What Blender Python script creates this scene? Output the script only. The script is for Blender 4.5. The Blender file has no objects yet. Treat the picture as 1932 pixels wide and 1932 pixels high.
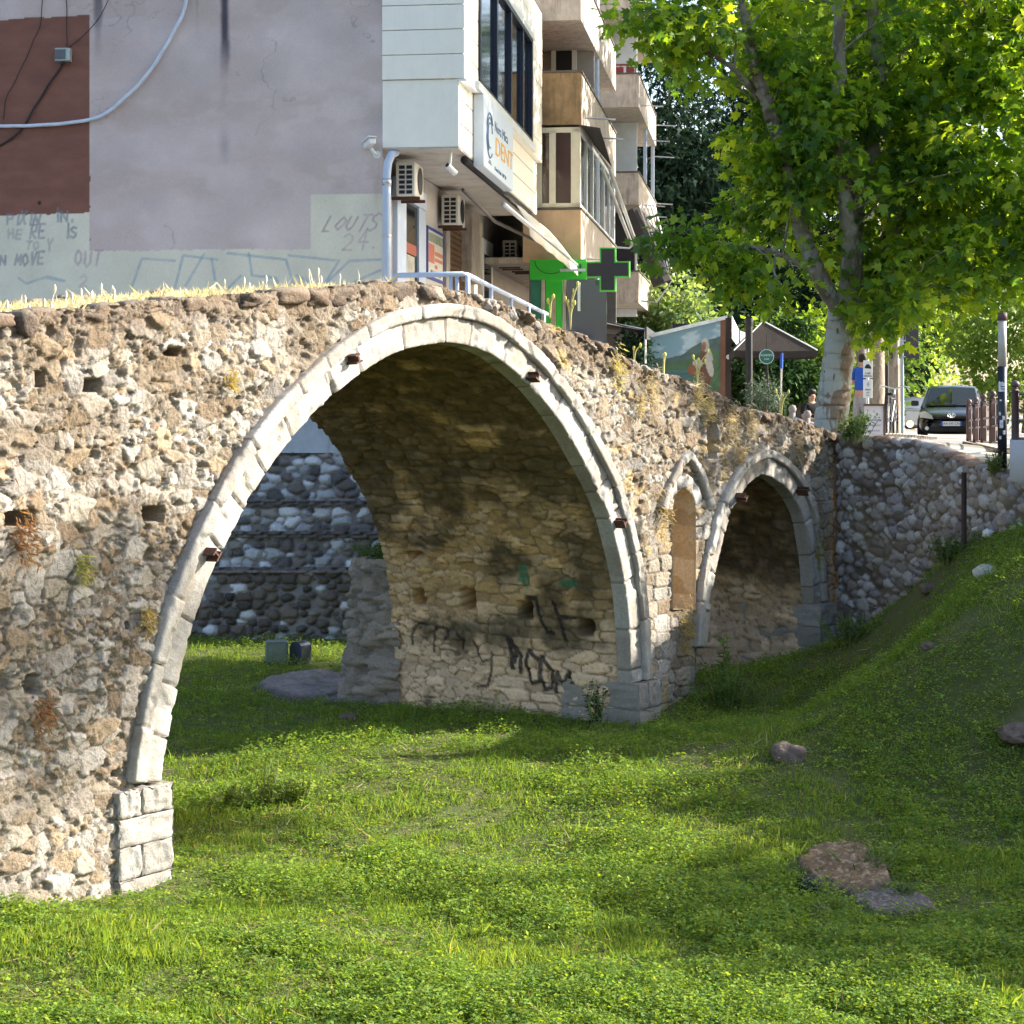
import bpy, math, random
import numpy as np
from mathutils import Matrix, Vector
random.seed(7); RNG = np.random.default_rng(11)
scene = bpy.context.scene
COL = scene.collection
# ---------------------------------------------------------------- camera
F = 3800.0 / 1932.0          # focal length / frame width
CZ = 3.8                     # eye height over the river bed
cam_d = bpy.data.cameras.new("camera"); cam = bpy.data.objects.new("camera", cam_d); COL.objects.link(cam)
cam_d.sensor_width = 36.0; cam_d.lens = 36.0 * F
cam_d.shift_y = (795 - 966) / 1932.0
cam_d.clip_end = 2000.0
cam.location = (0, 0, CZ); cam.rotation_euler = (math.radians(90), 0, 0)
scene.camera = cam
# ---------------------------------------------------------------- sky, sun, exposure
SUN_AZ = math.atan2(0.26, 0.966)      # direction towards the sun, from +X
SUN_EL = math.radians(28)
sd = Vector((math.cos(SUN_AZ) * math.cos(SUN_EL), math.sin(SUN_AZ) * math.cos(SUN_EL), math.sin(SUN_EL)))
world = bpy.data.worlds.new("World"); scene.world = world; world.use_nodes = True
wn = world.node_tree.nodes; wl = world.node_tree.links
bg = wn["Background"]; bg.inputs[1].default_value = 0.135
sky = wn.new("ShaderNodeTexSky"); sky.sky_type = 'NISHITA'; sky.sun_disc = False
sky.sun_elevation = SUN_EL; sky.sun_rotation = math.pi / 2 - SUN_AZ
sky.air_density = 1.0; sky.dust_density = 2.5; sky.ozone_density = 0.8
wl.new(sky.outputs[0], bg.inputs[0])
sun_d = bpy.data.lights.new("sun", 'SUN'); sun_d.energy = 5.0; sun_d.angle = math.radians(0.6); sun_d.color = (1.0, 0.925, 0.81)
sun = bpy.data.objects.new("sun", sun_d); COL.objects.link(sun); sun.rotation_euler = sd.to_track_quat('Z', 'Y').to_euler()
vs = scene.view_settings; vs.view_transform = 'Standard'; vs.look = 'None'; vs.gamma = 1.0; vs.use_curve_mapping = False
vs.exposure = 1.58
scene.cycles.max_bounces = 6; scene.cycles.diffuse_bounces = 3; scene.cycles.glossy_bounces = 2; scene.cycles.transmission_bounces = 3; scene.cycles.transparent_max_bounces = 4; scene.cycles.adaptive_threshold = .02
# ---------------------------------------------------------------- helpers
FP = 3800.0
def P(u, v, Y):
    return np.array([(u - 966) / FP * Y, Y, CZ + (795 - v) / FP * Y])

def hsh(i, j, k=0):
    i = np.asarray(i).astype(np.int64); j = np.asarray(j).astype(np.int64)
    x = (i * 374761393 + j * 668265263 + int(k) * 974634777) & 0xffffffff
    x = ((x ^ (x >> 13)) * 1274126177) & 0xffffffff
    x = ((x ^ (x >> 15)) * 2246822519) & 0xffffffff
    x = x ^ (x >> 16)
    return (x & 0xffffff) / float(0x1000000)

def vnoise(x, y, k=0):
    xi = np.floor(x); yi = np.floor(y); fx = x - xi; fy = y - yi
    fx = fx * fx * (3 - 2 * fx); fy = fy * fy * (3 - 2 * fy)
    a = hsh(xi, yi, k); b = hsh(xi + 1, yi, k); c = hsh(xi, yi + 1, k); d = hsh(xi + 1, yi + 1, k)
    return (a * (1 - fx) + b * fx) * (1 - fy) + (c * (1 - fx) + d * fx) * fy

def fbm(x, y, k=0, o=4):
    s = 0; a = .5; t = 0
    for q in range(o):
        s = s + a * vnoise(x * 2 ** q + 17.3 * q, y * 2 ** q - 9.1 * q, k + q); t += a; a *= .5
    return s / t

def sstep(a, b, x):
    t = np.clip((x - a) / (b - a), 0, 1); return t * t * (3 - 2 * t)

def stones(U, V, cw, ch, k, jit=.8, wv=.3, course=False, warp=.25, full=False):
    """cells of stones: returns (edge distance, centre distance, id hash a, id hash b)"""
    U = U + warp * cw * (fbm(U / cw * 1.3, V / ch * 1.3, k + 40, 3) - .5) * 2
    V = V + warp * ch * (fbm(U / cw * 1.3 + 50, V / ch * 1.3, k + 50, 3) - .5) * 2
    a = U / cw; b = V / ch
    i0 = np.floor(a); j0 = np.floor(b)
    f1 = np.full(a.shape, 9.); f2 = np.full(a.shape, 9.); lx = np.zeros(a.shape); ly = np.zeros(a.shape); ida = np.zeros(a.shape); idb = np.zeros(a.shape)
    for dj in (-1, 0, 1):
        for di in (-2, -1, 0, 1, 2):
            i = i0 + di; j = j0 + dj
            h1 = hsh(i, j, k); h2 = hsh(i, j, k + 1); h3 = hsh(i, j, k + 2)
            off = (np.mod(j, 2) * .5 + .37 * hsh(j, j * 0, k + 5)) if course else 0
            px = i + .5 + (h1 - .5) * jit + off; py = j + .5 + (h2 - .5) * jit * (.45 if course else 1)
            if course == 1:
                d = np.maximum(np.abs(a - px) * .95, np.abs(b - py) * 1.1) * .75 + .25 * np.hypot(a - px, b - py) - wv * (h3 - .5)
            else:
                d = np.hypot(a - px, b - py) - wv * (h3 - .5)
            n = d < f1
            f2 = np.where(n, f1, np.minimum(f2, d)); f1 = np.where(n, d, f1)
            lx = np.where(n, a - px, lx); ly = np.where(n, b - py, ly)
            ida = np.where(n, hsh(i, j, k + 7), ida); idb = np.where(n, hsh(i, j, k + 8), idb)
    tilt = (hsh(np.floor(ida * 99999), np.floor(idb * 9999), 1) - .5) * lx + (hsh(np.floor(ida * 99999), np.floor(idb * 9999), 2) - .5) * ly
    return (f2 - f1, f1, ida, idb, tilt) if full else (f2 - f1, f1, ida, idb)

def palette(h, cols):
    cols = np.array(cols); n = len(cols); x = np.clip(h, 0, .9999) * n; i = x.astype(int); 
    return cols[i]

def inside(poly, x, y):
    r = np.zeros(x.shape, bool); n = len(poly)
    for q in range(n):
        x1, y1 = poly[q]; x2, y2 = poly[(q + 1) % n]
        if y1 == y2: continue
        c = ((y1 > y) != (y2 > y)) & (x < (x2 - x1) * (y - y1) / (y2 - y1) + x1)
        r ^= c
    return r

# ---------------------------------------------------------------- objects
def tag(o, label=None, cat=None, group=None, kind=None):
    if label: o["label"] = label
    if cat: o["category"] = cat
    if group: o["group"] = group
    if kind: o["kind"] = kind
    return o

ROOTM = {}
def thing(name, label, cat, loc=(0, 0, 0), rotz=0.0, group=None):
    o = bpy.data.objects.new(name, None); COL.objects.link(o)
    o.empty_display_size = .2
    o.location = loc; o.rotation_euler = (0, 0, rotz)
    tag(o, label, cat, group)
    ROOTM[o.name] = Matrix.Translation(Vector([float(c) for c in loc])) @ Matrix.Rotation(rotz, 4, 'Z')
    return o

def link(name, me, mat=None, parent=None, world=True, label=None):
    o = bpy.data.objects.new(name, me); COL.objects.link(o)
    if mat is not None: me.materials.append(mat)
    if parent is not None:
        o.parent = parent
        root = parent
        while root.parent is not None: root = root.parent
        if world and parent.type == 'EMPTY':
            o.matrix_parent_inverse = ROOTM[root.name].inverted()
    if label: o["label"] = label
    return o

def raw_mesh(name, V, faces, smooth=False, col=None, quads=None):
    """V (n,3); faces list of tuples, or quads an (m,k) int array"""
    me = bpy.data.meshes.new(name)
    V = np.asarray(V, np.float32).reshape(-1, 3)
    if quads is not None:
        quads = np.asarray(quads, np.int32); m, k = quads.shape
        me.vertices.add(len(V)); me.vertices.foreach_set("co", V.ravel())
        me.loops.add(m * k); me.loops.foreach_set("vertex_index", quads.ravel())
        me.polygons.add(m); me.polygons.foreach_set("loop_start", np.arange(0, m * k, k, dtype=np.int32))
        me.update(calc_edges=True)
    else:
        me.from_pydata(V.tolist(), [], [tuple(int(i) for i in f) for f in faces]); me.update()
    if smooth: me.polygons.foreach_set("use_smooth", np.ones(len(me.polygons), bool))
    if col is not None:
        a = me.color_attributes.new("Col", 'FLOAT_COLOR', 'POINT')
        c = np.ones((len(V), 4), np.float32); c[:, :3] = np.asarray(col).reshape(-1, 3); a.data.foreach_set("color", c.ravel())
    return me

def grid_mesh(name, G, keep=None, col=None, smooth=True, flip=False):
    n, m = G.shape[:2]
    idx = np.arange(n * m).reshape(n, m)
    q = np.stack([idx[:-1, :-1], idx[1:, :-1], idx[1:, 1:], idx[:-1, 1:]], -1)
    if flip: q = q[..., ::-1]
    q = q.reshape(-1, 4)
    if keep is not None: q = q[keep.reshape(-1)]
    used = np.zeros(n * m, bool); used[q.ravel()] = True
    re = np.cumsum(used) - 1
    V = G.reshape(-1, 3)[used]; q = re[q]
    c = None if col is None else col.reshape(-1, 3)[used]
    return raw_mesh(name, V, None, smooth, c, quads=q)

class MB:
    """collects boxes, tubes, prisms into one mesh"""
    def __init__(s): s.V = []; s.F = []; s.cut = []
    def add(s, V, Fs):
        b = len(s.V); s.cut.append((b, len(s.F))); s.V += [tuple(map(float, v)) for v in V]; s.F += [tuple(i + b for i in f) for f in Fs]; return s
    def box(s, c, size, R=None, bev=0.0):
        x, y, z = [q / 2 for q in size]
        if bev > 0:
            b = min(bev, x * .49, y * .49, z * .49); V = []; 
            for sx in (-1, 1):
                for sy in (-1, 1):
                    for sz in (-1, 1):
                        V += [(sx * x, sy * (y - b), sz * (z - b)), (sx * (x - b), sy * y, sz * (z - b)), (sx * (x - b), sy * (y - b), sz * z)]
            I = lambda a, b_, c_, k: ((a * 2 + b_) * 2 + c_) * 3 + k
            Fs = []
            for a in (0, 1):
                f = [I(a, 0, 0, 0), I(a, 1, 0, 0), I(a, 1, 1, 0), I(a, 0, 1, 0)]; Fs.append(f if a else f[::-1])
                f = [I(0, a, 0, 1), I(0, a, 1, 1), I(1, a, 1, 1), I(1, a, 0, 1)]; Fs.append(f if a else f[::-1])
                f = [I(0, 0, a, 2), I(1, 0, a, 2), I(1, 1, a, 2), I(0, 1, a, 2)]; Fs.append(f if a else f[::-1])
            for a in (0, 1):
                for b_ in (0, 1):
                    Fs.append([I(a, b_, 0, 0), I(a, b_, 0, 1), I(a, b_, 1, 1), I(a, b_, 1, 0)])
                    Fs.append([I(a, 0, b_, 0), I(a, 0, b_, 2), I(a, 1, b_, 2), I(a, 1, b_, 0)])
                    Fs.append([I(0, a, b_, 1), I(0, a, b_, 2), I(1, a, b_, 2), I(1, a, b_, 1)])
                    for c_ in (0, 1): Fs.append([I(a, b_, c_, 0), I(a, b_, c_, 1), I(a, b_, c_, 2)])
            V = np.array(V)
        else:
            V = np.array([(sx * x, sy * y, sz * z) for sx in (-1, 1) for sy in (-1, 1) for sz in (-1, 1)])
            Fs = [(0, 1, 3, 2), (4, 6, 7, 5), (0, 4, 5, 1), (2, 3, 7, 6), (0, 2, 6, 4), (1, 5, 7, 3)]
        if R is not None: V = V @ np.array(R).T
        return s.add(V + np.array(c), Fs)
    def bx(s, x0, x1, y0, y1, z0, z1, bev=0.0):
        return s.box(((x0 + x1) / 2, (y0 + y1) / 2, (z0 + z1) / 2), (abs(x1 - x0), abs(y1 - y0), abs(z1 - z0)), None, bev)
    def tube(s, pts, r, n=8, caps=True):
        pts = [np.array(p, float) for p in pts]; m = len(pts)
        rs = r if hasattr(r, '__len__') else [r] * m
        V = []; ref = np.array([0.31, 0.17, 0.93])
        for i in range(m):
            t = pts[min(i + 1, m - 1)] - pts[max(i - 1, 0)]; t = t / (np.linalg.norm(t) + 1e-9)
            if i == 0:
                a = np.cross(t, ref); 
                if np.linalg.norm(a) < .1: a = np.cross(t, [1, 0, 0])
            else: a = a - t * np.dot(a, t)
            a = a / np.linalg.norm(a); b = np.cross(t, a)
            for k in range(n):
                th = 2 * math.pi * k / n; V.append(pts[i] + rs[i] * (math.cos(th) * a + math.sin(th) * b))
        Fs = []
        for i in range(m - 1):
            for k in range(n):
                k2 = (k + 1) % n; Fs.append((i * n + k, i * n + k2, (i + 1) * n + k2, (i + 1) * n + k))
        if caps: Fs += [tuple(range(n))[::-1], tuple((m - 1) * n + k for k in range(n))]
        return s.add(V, Fs)
    def prism(s, poly, fn, d0, d1):
        """poly in 2D, fn(a,b,d)->xyz"""
        n = len(poly); V = [fn(a, b, d0) for a, b in poly] + [fn(a, b, d1) for a, b in poly]
        Fs = [tuple(range(n))[::-1], tuple(range(n, 2 * n))] + [(i, (i + 1) % n, n + (i + 1) % n, n + i) for i in range(n)]
        return s.add(V, Fs)
    def lathe(s, prof, c, n=16, ax=(1, 0, 0), ay=(0, 1, 0), az=(0, 0, 1)):
        ax, ay, az, c = map(lambda q: np.array(q, float), (ax, ay, az, c)); V = []; Fs = []
        for r, h in prof:
            for k in range(n):
                t = 2 * math.pi * k / n; V.append(c + r * (math.cos(t) * ax + math.sin(t) * ay) + h * az)
        for i in range(len(prof) - 1):
            for k in range(n):
                k2 = (k + 1) % n; Fs.append((i * n + k, i * n + k2, (i + 1) * n + k2, (i + 1) * n + k))
        Fs += [tuple(range(n))[::-1], tuple((len(prof) - 1) * n + k for k in range(n))]
        return s.add(V, Fs)
    def build_each(s, name, mat, parent=None, smooth=False, world=True):
        """every collected piece as a part of its own"""
        ends = s.cut[1:] + [(len(s.V), len(s.F))]
        return [link(name, raw_mesh(name, s.V[v0:v1], [tuple(i - v0 for i in f) for f in s.F[f0:f1]], smooth), mat, parent, world) for (v0, f0), (v1, f1) in zip(s.cut, ends)]
    def build(s, name, mat, parent=None, smooth=False, world=True, label=None):
        me = raw_mesh(name, s.V, s.F, smooth)
        return link(name, me, mat, parent, world, label)

def text_mesh(name, txt, size, mat, parent, M, extrude=.004, world=True, align='CENTER', sx=1.0):
    c = bpy.data.curves.new(name, 'FONT'); c.body = txt; c.size = size; c.extrude = extrude; c.align_x = align; c.align_y = 'CENTER'
    o = bpy.data.objects.new(name, c); COL.objects.link(o)
    dg = bpy.context.evaluated_depsgraph_get(); me = bpy.data.meshes.new_from_object(o.evaluated_get(dg))
    bpy.data.objects.remove(o); bpy.data.curves.remove(c)
    me.transform(M @ Matrix.Diagonal((sx, 1, 1, 1))); me.name = name
    return link(name, me, mat, parent, world)

def frame3(o, ex, ey):
    """matrix with local x -> ex, y -> ey"""
    ex = Vector(ex).normalized(); ey = Vector(ey).normalized(); ez = ex.cross(ey)
    M = Matrix((ex, ey, ez)).transposed().to_4x4(); M.translation = Vector([float(q) for q in o]); return M

# ---------------------------------------------------------------- materials
def _nt(name):
    m = bpy.data.materials.new(name); m.use_nodes = True; nt = m.node_tree
    return m, nt, nt.nodes["Principled BSDF"]

def mat(name, col, rough=.6, metal=0.0, var=.18, scale=6.0, bump=.0, bscale=60.0, spec=.4, grime=0.0, gcol=(.08, .07, .06), streak=False, coat=0.0):
    m, nt, b = _nt(name); N = nt.nodes; L = nt.links
    b.inputs["Roughness"].default_value = rough; b.inputs["Metallic"].default_value = metal
    b.inputs["Specular IOR Level"].default_value = spec; b.inputs["Coat Weight"].default_value = coat
    tc = N.new("ShaderNodeTexCoord"); src = tc.outputs["Object"]
    nz = N.new("ShaderNodeTexNoise"); nz.inputs["Scale"].default_value = scale; nz.inputs["Detail"].default_value = 6; nz.inputs["Roughness"].default_value = .65
    L.new(src, nz.inputs["Vector"])
    mr = N.new("ShaderNodeMapRange"); mr.inputs[1].default_value = .25; mr.inputs[2].default_value = .75
    mr.inputs[3].default_value = 1 - var; mr.inputs[4].default_value = 1 + var; L.new(nz.outputs[0], mr.inputs[0])
    mx = N.new("ShaderNodeMix"); mx.data_type = 'RGBA'; mx.blend_type = 'MULTIPLY'; mx.inputs[0].default_value = 1
    mx.inputs[6].default_value = (*col, 1); L.new(mr.outputs[0], mx.inputs[7]); out = mx.outputs[2]
    if grime > 0:
        n2 = N.new("ShaderNodeTexNoise"); n2.inputs["Scale"].default_value = 2.2; n2.inputs["Detail"].default_value = 8; n2.inputs["Roughness"].default_value = .7
        if streak:
            mp = N.new("ShaderNodeMapping"); mp.inputs["Scale"].default_value = (3.5, 3.5, .45); L.new(src, mp.inputs[0]); L.new(mp.outputs[0], n2.inputs["Vector"])
        else: L.new(src, n2.inputs["Vector"])
        r2 = N.new("ShaderNodeMapRange"); r2.inputs[1].default_value = .5; r2.inputs[2].default_value = .78; r2.inputs[3].default_value = 0; r2.inputs[4].default_value = grime
        L.new(n2.outputs[0], r2.inputs[0])
        m2 = N.new("ShaderNodeMix"); m2.data_type = 'RGBA'; L.new(r2.outputs[0], m2.inputs[0]); L.new(out, m2.inputs[6]); m2.inputs[7].default_value = (*gcol, 1); out = m2.outputs[2]
    L.new(out, b.inputs["Base Color"])
    if bump > 0:
        n3 = N.new("ShaderNodeTexNoise"); n3.inputs["Scale"].default_value = bscale; n3.inputs["Detail"].default_value = 5; L.new(src, n3.inputs["Vector"])
        bp = N.new("ShaderNodeBump"); bp.inputs["Strength"].default_value = bump; bp.inputs["Distance"].default_value = .02
        L.new(n3.outputs[0], bp.inputs["Height"]); L.new(bp.outputs[0], b.inputs["Normal"])
    return m

def mat_col(name, rough=.85, var=.2, scale=25.0, bump=.5, bscale=90.0, dist=.02, spec=.25):
    """colour from the mesh's own surface colours, with fine grain"""
    m, nt, b = _nt(name); N = nt.nodes; L = nt.links
    b.inputs["Roughness"].default_value = rough; b.inputs["Specular IOR Level"].default_value = spec
    at = N.new("ShaderNodeAttribute"); at.attribute_name = "Col"
    tc = N.new("ShaderNodeTexCoord")
    nz = N.new("ShaderNodeTexNoise"); nz.inputs["Scale"].default_value = scale; nz.inputs["Detail"].default_value = 7; nz.inputs["Roughness"].default_value = .7
    L.new(tc.outputs["Object"], nz.inputs["Vector"])
    mr = N.new("ShaderNodeMapRange"); mr.inputs[1].default_value = .25; mr.inputs[2].default_value = .75; mr.inputs[3].default_value = 1 - var; mr.inputs[4].default_value = 1 + var
    L.new(nz.outputs[0], mr.inputs[0])
    mx = N.new("ShaderNodeMix"); mx.data_type = 'RGBA'; mx.blend_type = 'MULTIPLY'; mx.inputs[0].default_value = 1
    L.new(at.outputs["Color"], mx.inputs[6]); L.new(mr.outputs[0], mx.inputs[7]); L.new(mx.outputs[2], b.inputs["Base Color"])
    if bump > 0:
        n3 = N.new("ShaderNodeTexNoise"); n3.inputs["Scale"].default_value = bscale; n3.inputs["Detail"].default_value = 8; n3.inputs["Roughness"].default_value = .68; L.new(tc.outputs["Object"], n3.inputs["Vector"])
        bp = N.new("ShaderNodeBump"); bp.inputs["Strength"].default_value = bump; bp.inputs["Distance"].default_value = dist
        L.new(n3.outputs[0], bp.inputs["Height"]); L.new(bp.outputs[0], b.inputs["Normal"])
    return m

def mat_leaf(name, trans=.5, tcol=(1.0, 1.25, .35), rough=.45, spec=.35):
    """leaf colour from the mesh; light passes through as yellower green"""
    m, nt, b = _nt(name); N = nt.nodes; L = nt.links
    b.inputs["Roughness"].default_value = rough; b.inputs["Specular IOR Level"].default_value = spec
    at = N.new("ShaderNodeAttribute"); at.attribute_name = "Col"; L.new(at.outputs["Color"], b.inputs["Base Color"])
    mx = N.new("ShaderNodeMix"); mx.data_type = 'RGBA'; mx.blend_type = 'MULTIPLY'; mx.inputs[0].default_value = 1
    L.new(at.outputs["Color"], mx.inputs[6]); mx.inputs[7].default_value = (*tcol, 1)
    tr = N.new("ShaderNodeBsdfTranslucent"); L.new(mx.outputs[2], tr.inputs[0])
    ms = N.new("ShaderNodeMixShader"); ms.inputs[0].default_value = trans
    L.new(b.outputs[0], ms.inputs[1]); L.new(tr.outputs[0], ms.inputs[2]); L.new(ms.outputs[0], N["Material Output"].inputs[0])
    return m

def mat_glass(name, tint=(.02, .03, .035), rough=.06):
    m, nt, b = _nt(name); b.inputs["Base Color"].default_value = (*tint, 1); b.inputs["Roughness"].default_value = rough
    b.inputs["Specular IOR Level"].default_value = .8
    N = nt.nodes; L = nt.links
    tc = N.new("ShaderNodeTexCoord"); n3 = N.new("ShaderNodeTexNoise"); n3.inputs["Scale"].default_value = 1.3; L.new(tc.outputs["Object"], n3.inputs["Vector"])
    bp = N.new("ShaderNodeBump"); bp.inputs["Strength"].default_value = .06; L.new(n3.outputs[0], bp.inputs["Height"]); L.new(bp.outputs[0], b.inputs["Normal"])
    return m
# ================================================================ terrain
def rbf_fit(pts, lam=.05):
    pts = np.array(pts, float); X = pts[:, :2]; n = len(X)
    r = np.linalg.norm(X[:, None] - X[None], axis=-1); K = np.where(r > 0, r * r * np.log(r + 1e-9), 0) + lam * np.eye(n)
    Pm = np.c_[np.ones(n), X]; Am = np.block([[K, Pm], [Pm.T, np.zeros((3, 3))]])
    w = np.linalg.solve(Am, np.r_[pts[:, 2], 0, 0, 0])
    def f(x, y):
        x = np.asarray(x, float); y = np.asarray(y, float); s = w[n] + w[n + 1] * x + w[n + 2] * y
        for i in range(n):
            rr = (x - X[i, 0]) ** 2 + (y - X[i, 1]) ** 2; s = s + w[i] * .5 * rr * np.log(rr + 1e-9)
        return s
    return f
bed_px = [(0, 1712, 15.0), (235, 1682, 16.1), (315, 1660, 16.6), (966, 1932, 13.0), (100, 1932, 12.9), (1200, 1372, 22.7), (1550, 1243, 26.8), (500, 1205, 31), (700, 1205, 31), (350, 1200, 31),
          (750, 1450, 20.3), (1500, 1440, 19.6), (1600, 1690, 16.4), (1900, 1400, 19.4), (1900, 1150, 20.6), (1930, 1000, 22.6), (1800, 1055, 23.9), (1700, 1135, 25.2), (1880, 1030, 23.0), (1900, 1700, 16.2),
          (1932, 1932, 13), (1450, 1255, 25.6), (1330, 1292, 24.4), (1650, 1290, 23.2), (400, 1330, 25), (550, 1340, 24.5)]
bed_pts = [tuple(P(*q)) for q in bed_px] + [(-14, 14, -.1), (-14, 31, .5), (-3, 9, -.3), (5, 9, -.2), (14, 12, 2.0), (13, 20, 2.3), (13, 26, 2.6), (9, 14, .8), (7.6, 18, 1.2), (8, 21.5, 2.2), (-8, 22, .2)]
bed_f = rbf_fit(bed_pts, .03)
def bed_z(x, y):
    x = np.asarray(x, float); y = np.asarray(y, float)
    return np.clip(bed_f(x, y), -.4, 3.0) + .10 * (fbm(x * .9, y * .9, 3, 3) - .5) + .04 * (fbm(x * 4, y * 4, 9, 3) - .5)
st_pts = [tuple(P(*q)) for q in [(1575, 822, 27.4), (1700, 838, 28), (1890, 893, 24.2), (1880, 850, 36), (1800, 833, 62), (1700, 826, 50), (1560, 812, 34)]]
st_pts += [(-12, 31.5, 4.3), (-3, 31.5, 4.2), (1, 34, 3.9), (4.3, 31, 3.7), (-1, 36, 4.3), (2, 45, 4.0), (5, 50, 3.5), (4, 75, 4), (20, 100, 3.2), (-20, 60, 4.4), (40, 60, 3.2), (20, 26, 2.9), (30, 120, 3.4), (-30, 120, 4.5), (60, 30, 3)]
st_f = rbf_fit(st_pts, .6)
def st_z(x, y):
    return np.clip(st_f(x, y), 2.6, 4.6)

# bridge plan: A = front face at the left springing, d along the bridge, front normal n
BA = np.array([(301 - 966) / FP * 16.5, 16.5]); ang = math.radians(56.5)
BD = np.array([math.cos(ang), math.sin(ang)]); BN = np.array([math.sin(ang), -math.cos(ang)])
BW = 3.3
def BP(s, w, z):
    """along, depth behind the front face (negative = proud of it), height"""
    s, w, z = np.broadcast_arrays(np.asarray(s, float), np.asarray(w, float), np.asarray(z, float))
    return np.stack([BA[0] + s * BD[0] - w * BN[0], BA[1] + s * BD[1] - w * BN[1], z], -1)
def BU(u, v, w=0.0):
    u = np.asarray(u, float); v = np.asarray(v, float); q = (u - 966) / FP
    ax = BA[0] - w * BN[0]; ay = BA[1] - w * BN[1]
    s = (q * ay - ax) / (BD[0] - q * BD[1]); Y = ay + s * BD[1]
    return s, CZ + (795 - v) / FP * Y
def catmull(p, step):
    p = np.array(p, float); q = np.vstack([2 * p[0] - p[1], p, 2 * p[-1] - p[-2]]); out = []
    for i in range(1, len(q) - 2):
        t = np.linspace(0, 1, 24, endpoint=False)[:, None]
        out.append(.5 * ((2 * q[i]) + (-q[i - 1] + q[i + 1]) * t + (2 * q[i - 1] - 5 * q[i] + 4 * q[i + 1] - q[i + 2]) * t ** 2 + (-q[i - 1] + 3 * q[i] - 3 * q[i + 1] + q[i + 2]) * t ** 3))
    out = np.vstack(out + [p[-1:]])
    L = np.r_[0, np.cumsum(np.hypot(*np.diff(out, axis=0).T))]; n = max(4, int(L[-1] / step)); t = np.linspace(0, L[-1], n)
    return np.c_[np.interp(t, L, out[:, 0]), np.interp(t, L, out[:, 1])]
arch1_px = [(301, 1476), (306, 1429), (331, 1292), (360, 1180), (389, 1098), (418, 1033), (468, 936), (530, 845), (592, 777), (660, 715), (735, 667.6), (805, 650), (855, 648), (913, 663.5),
            (970.7, 705), (1012, 746), (1053.5, 800), (1095, 870.5), (1136, 953), (1157, 1024), (1173.6, 1102), (1182, 1185), (1186, 1289)]
arch2_px = [(1330, 1224), (1334, 1173), (1339, 1115), (1346.7, 1077), (1356.7, 1032), (1369, 986.7), (1384.5, 948.8), (1399.6, 923.6), (1417, 906), (1437.4, 896), (1455, 901), (1472.7, 913.5),
            (1490.4, 933.7), (1510.5, 971.5), (1520.6, 1022), (1527, 1065), (1532, 1140)]
niche_px = [(1266, 1150), (1266, 1050), (1265, 968), (1268, 945), (1275, 928), (1286, 919), (1297, 926), (1305, 942), (1309, 962), (1309, 1050), (1309, 1150)]
def px_path(px, step, w=0):
    s, z = BU([p[0] for p in px], [p[1] for p in px], w); return catmull(np.c_[s, z], step)
A1 = px_path(arch1_px, .02); A2 = px_path(arch2_px, .02)
ns, nz_ = BU([p[0] for p in niche_px], [p[1] for p in niche_px]); NI = np.c_[ns, nz_]
def normals(path):
    t = np.gradient(path, axis=0); t /= np.linalg.norm(t, axis=1)[:, None]
    return np.c_[-t[:, 1], t[:, 0]]     # left of travel = outside of the opening when going left foot -> crown -> right foot
def offset(path, r): return path + normals(path) * r
S1 = A1[-1, 0]; Z1 = A1[-1, 1]
top_px = [(-120, 606), (0, 597), (165, 582), (345, 562), (515, 550), (620, 541), (722, 533), (780, 531), (830, 541), (875, 552), (950, 574), (1050, 618), (1148, 655), (1188, 680), (1229, 699),
          (1266, 709), (1310, 724), (1331, 735), (1369, 751), (1391, 768), (1440, 776), (1473, 784), (1513, 796), (1554, 808), (1590, 824), (1640, 836)]
ts, tz = BU([p[0] for p in top_px], [p[1] for p in top_px])
def ztop(s): return np.interp(s, ts, tz)
SL, SR = -2.7, float(BU(1572, 800)[0])

LIME = [(.39, .37, .335), (.43, .41, .375), (.345, .325, .29), (.40, .39, .365)]
RUB = [(.40, .37, .325), (.35, .30, .235), (.41, .385, .34), (.29, .235, .17), (.25, .23, .205), (.38, .34, .275), (.455, .43, .39), (.23, .175, .12), (.33, .30, .26), (.36, .28, .19)]
M_rub = mat_col("rubble_stone", .92, .34, 34, .9, 42, .035)
M_lime = mat_col("limestone_ring", .85, .22, 26, .7, 55, .02)
M_soff = mat_col("vault_stone", .92, .28, 26, .6, 90, .02)
M_cob = mat_col("cobble_stone", .8, .2, 30, .4, 120, .012)
M_rust = mat("rusty_iron", (.10, .05, .035), .8, .2, .4, 30, .5)

bridge = thing("stone_footbridge", "old humpbacked rubble stone footbridge with one tall arch and a small side arch", "bridge", tuple(BP(S1 / 2, BW / 2, .2)))

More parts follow.
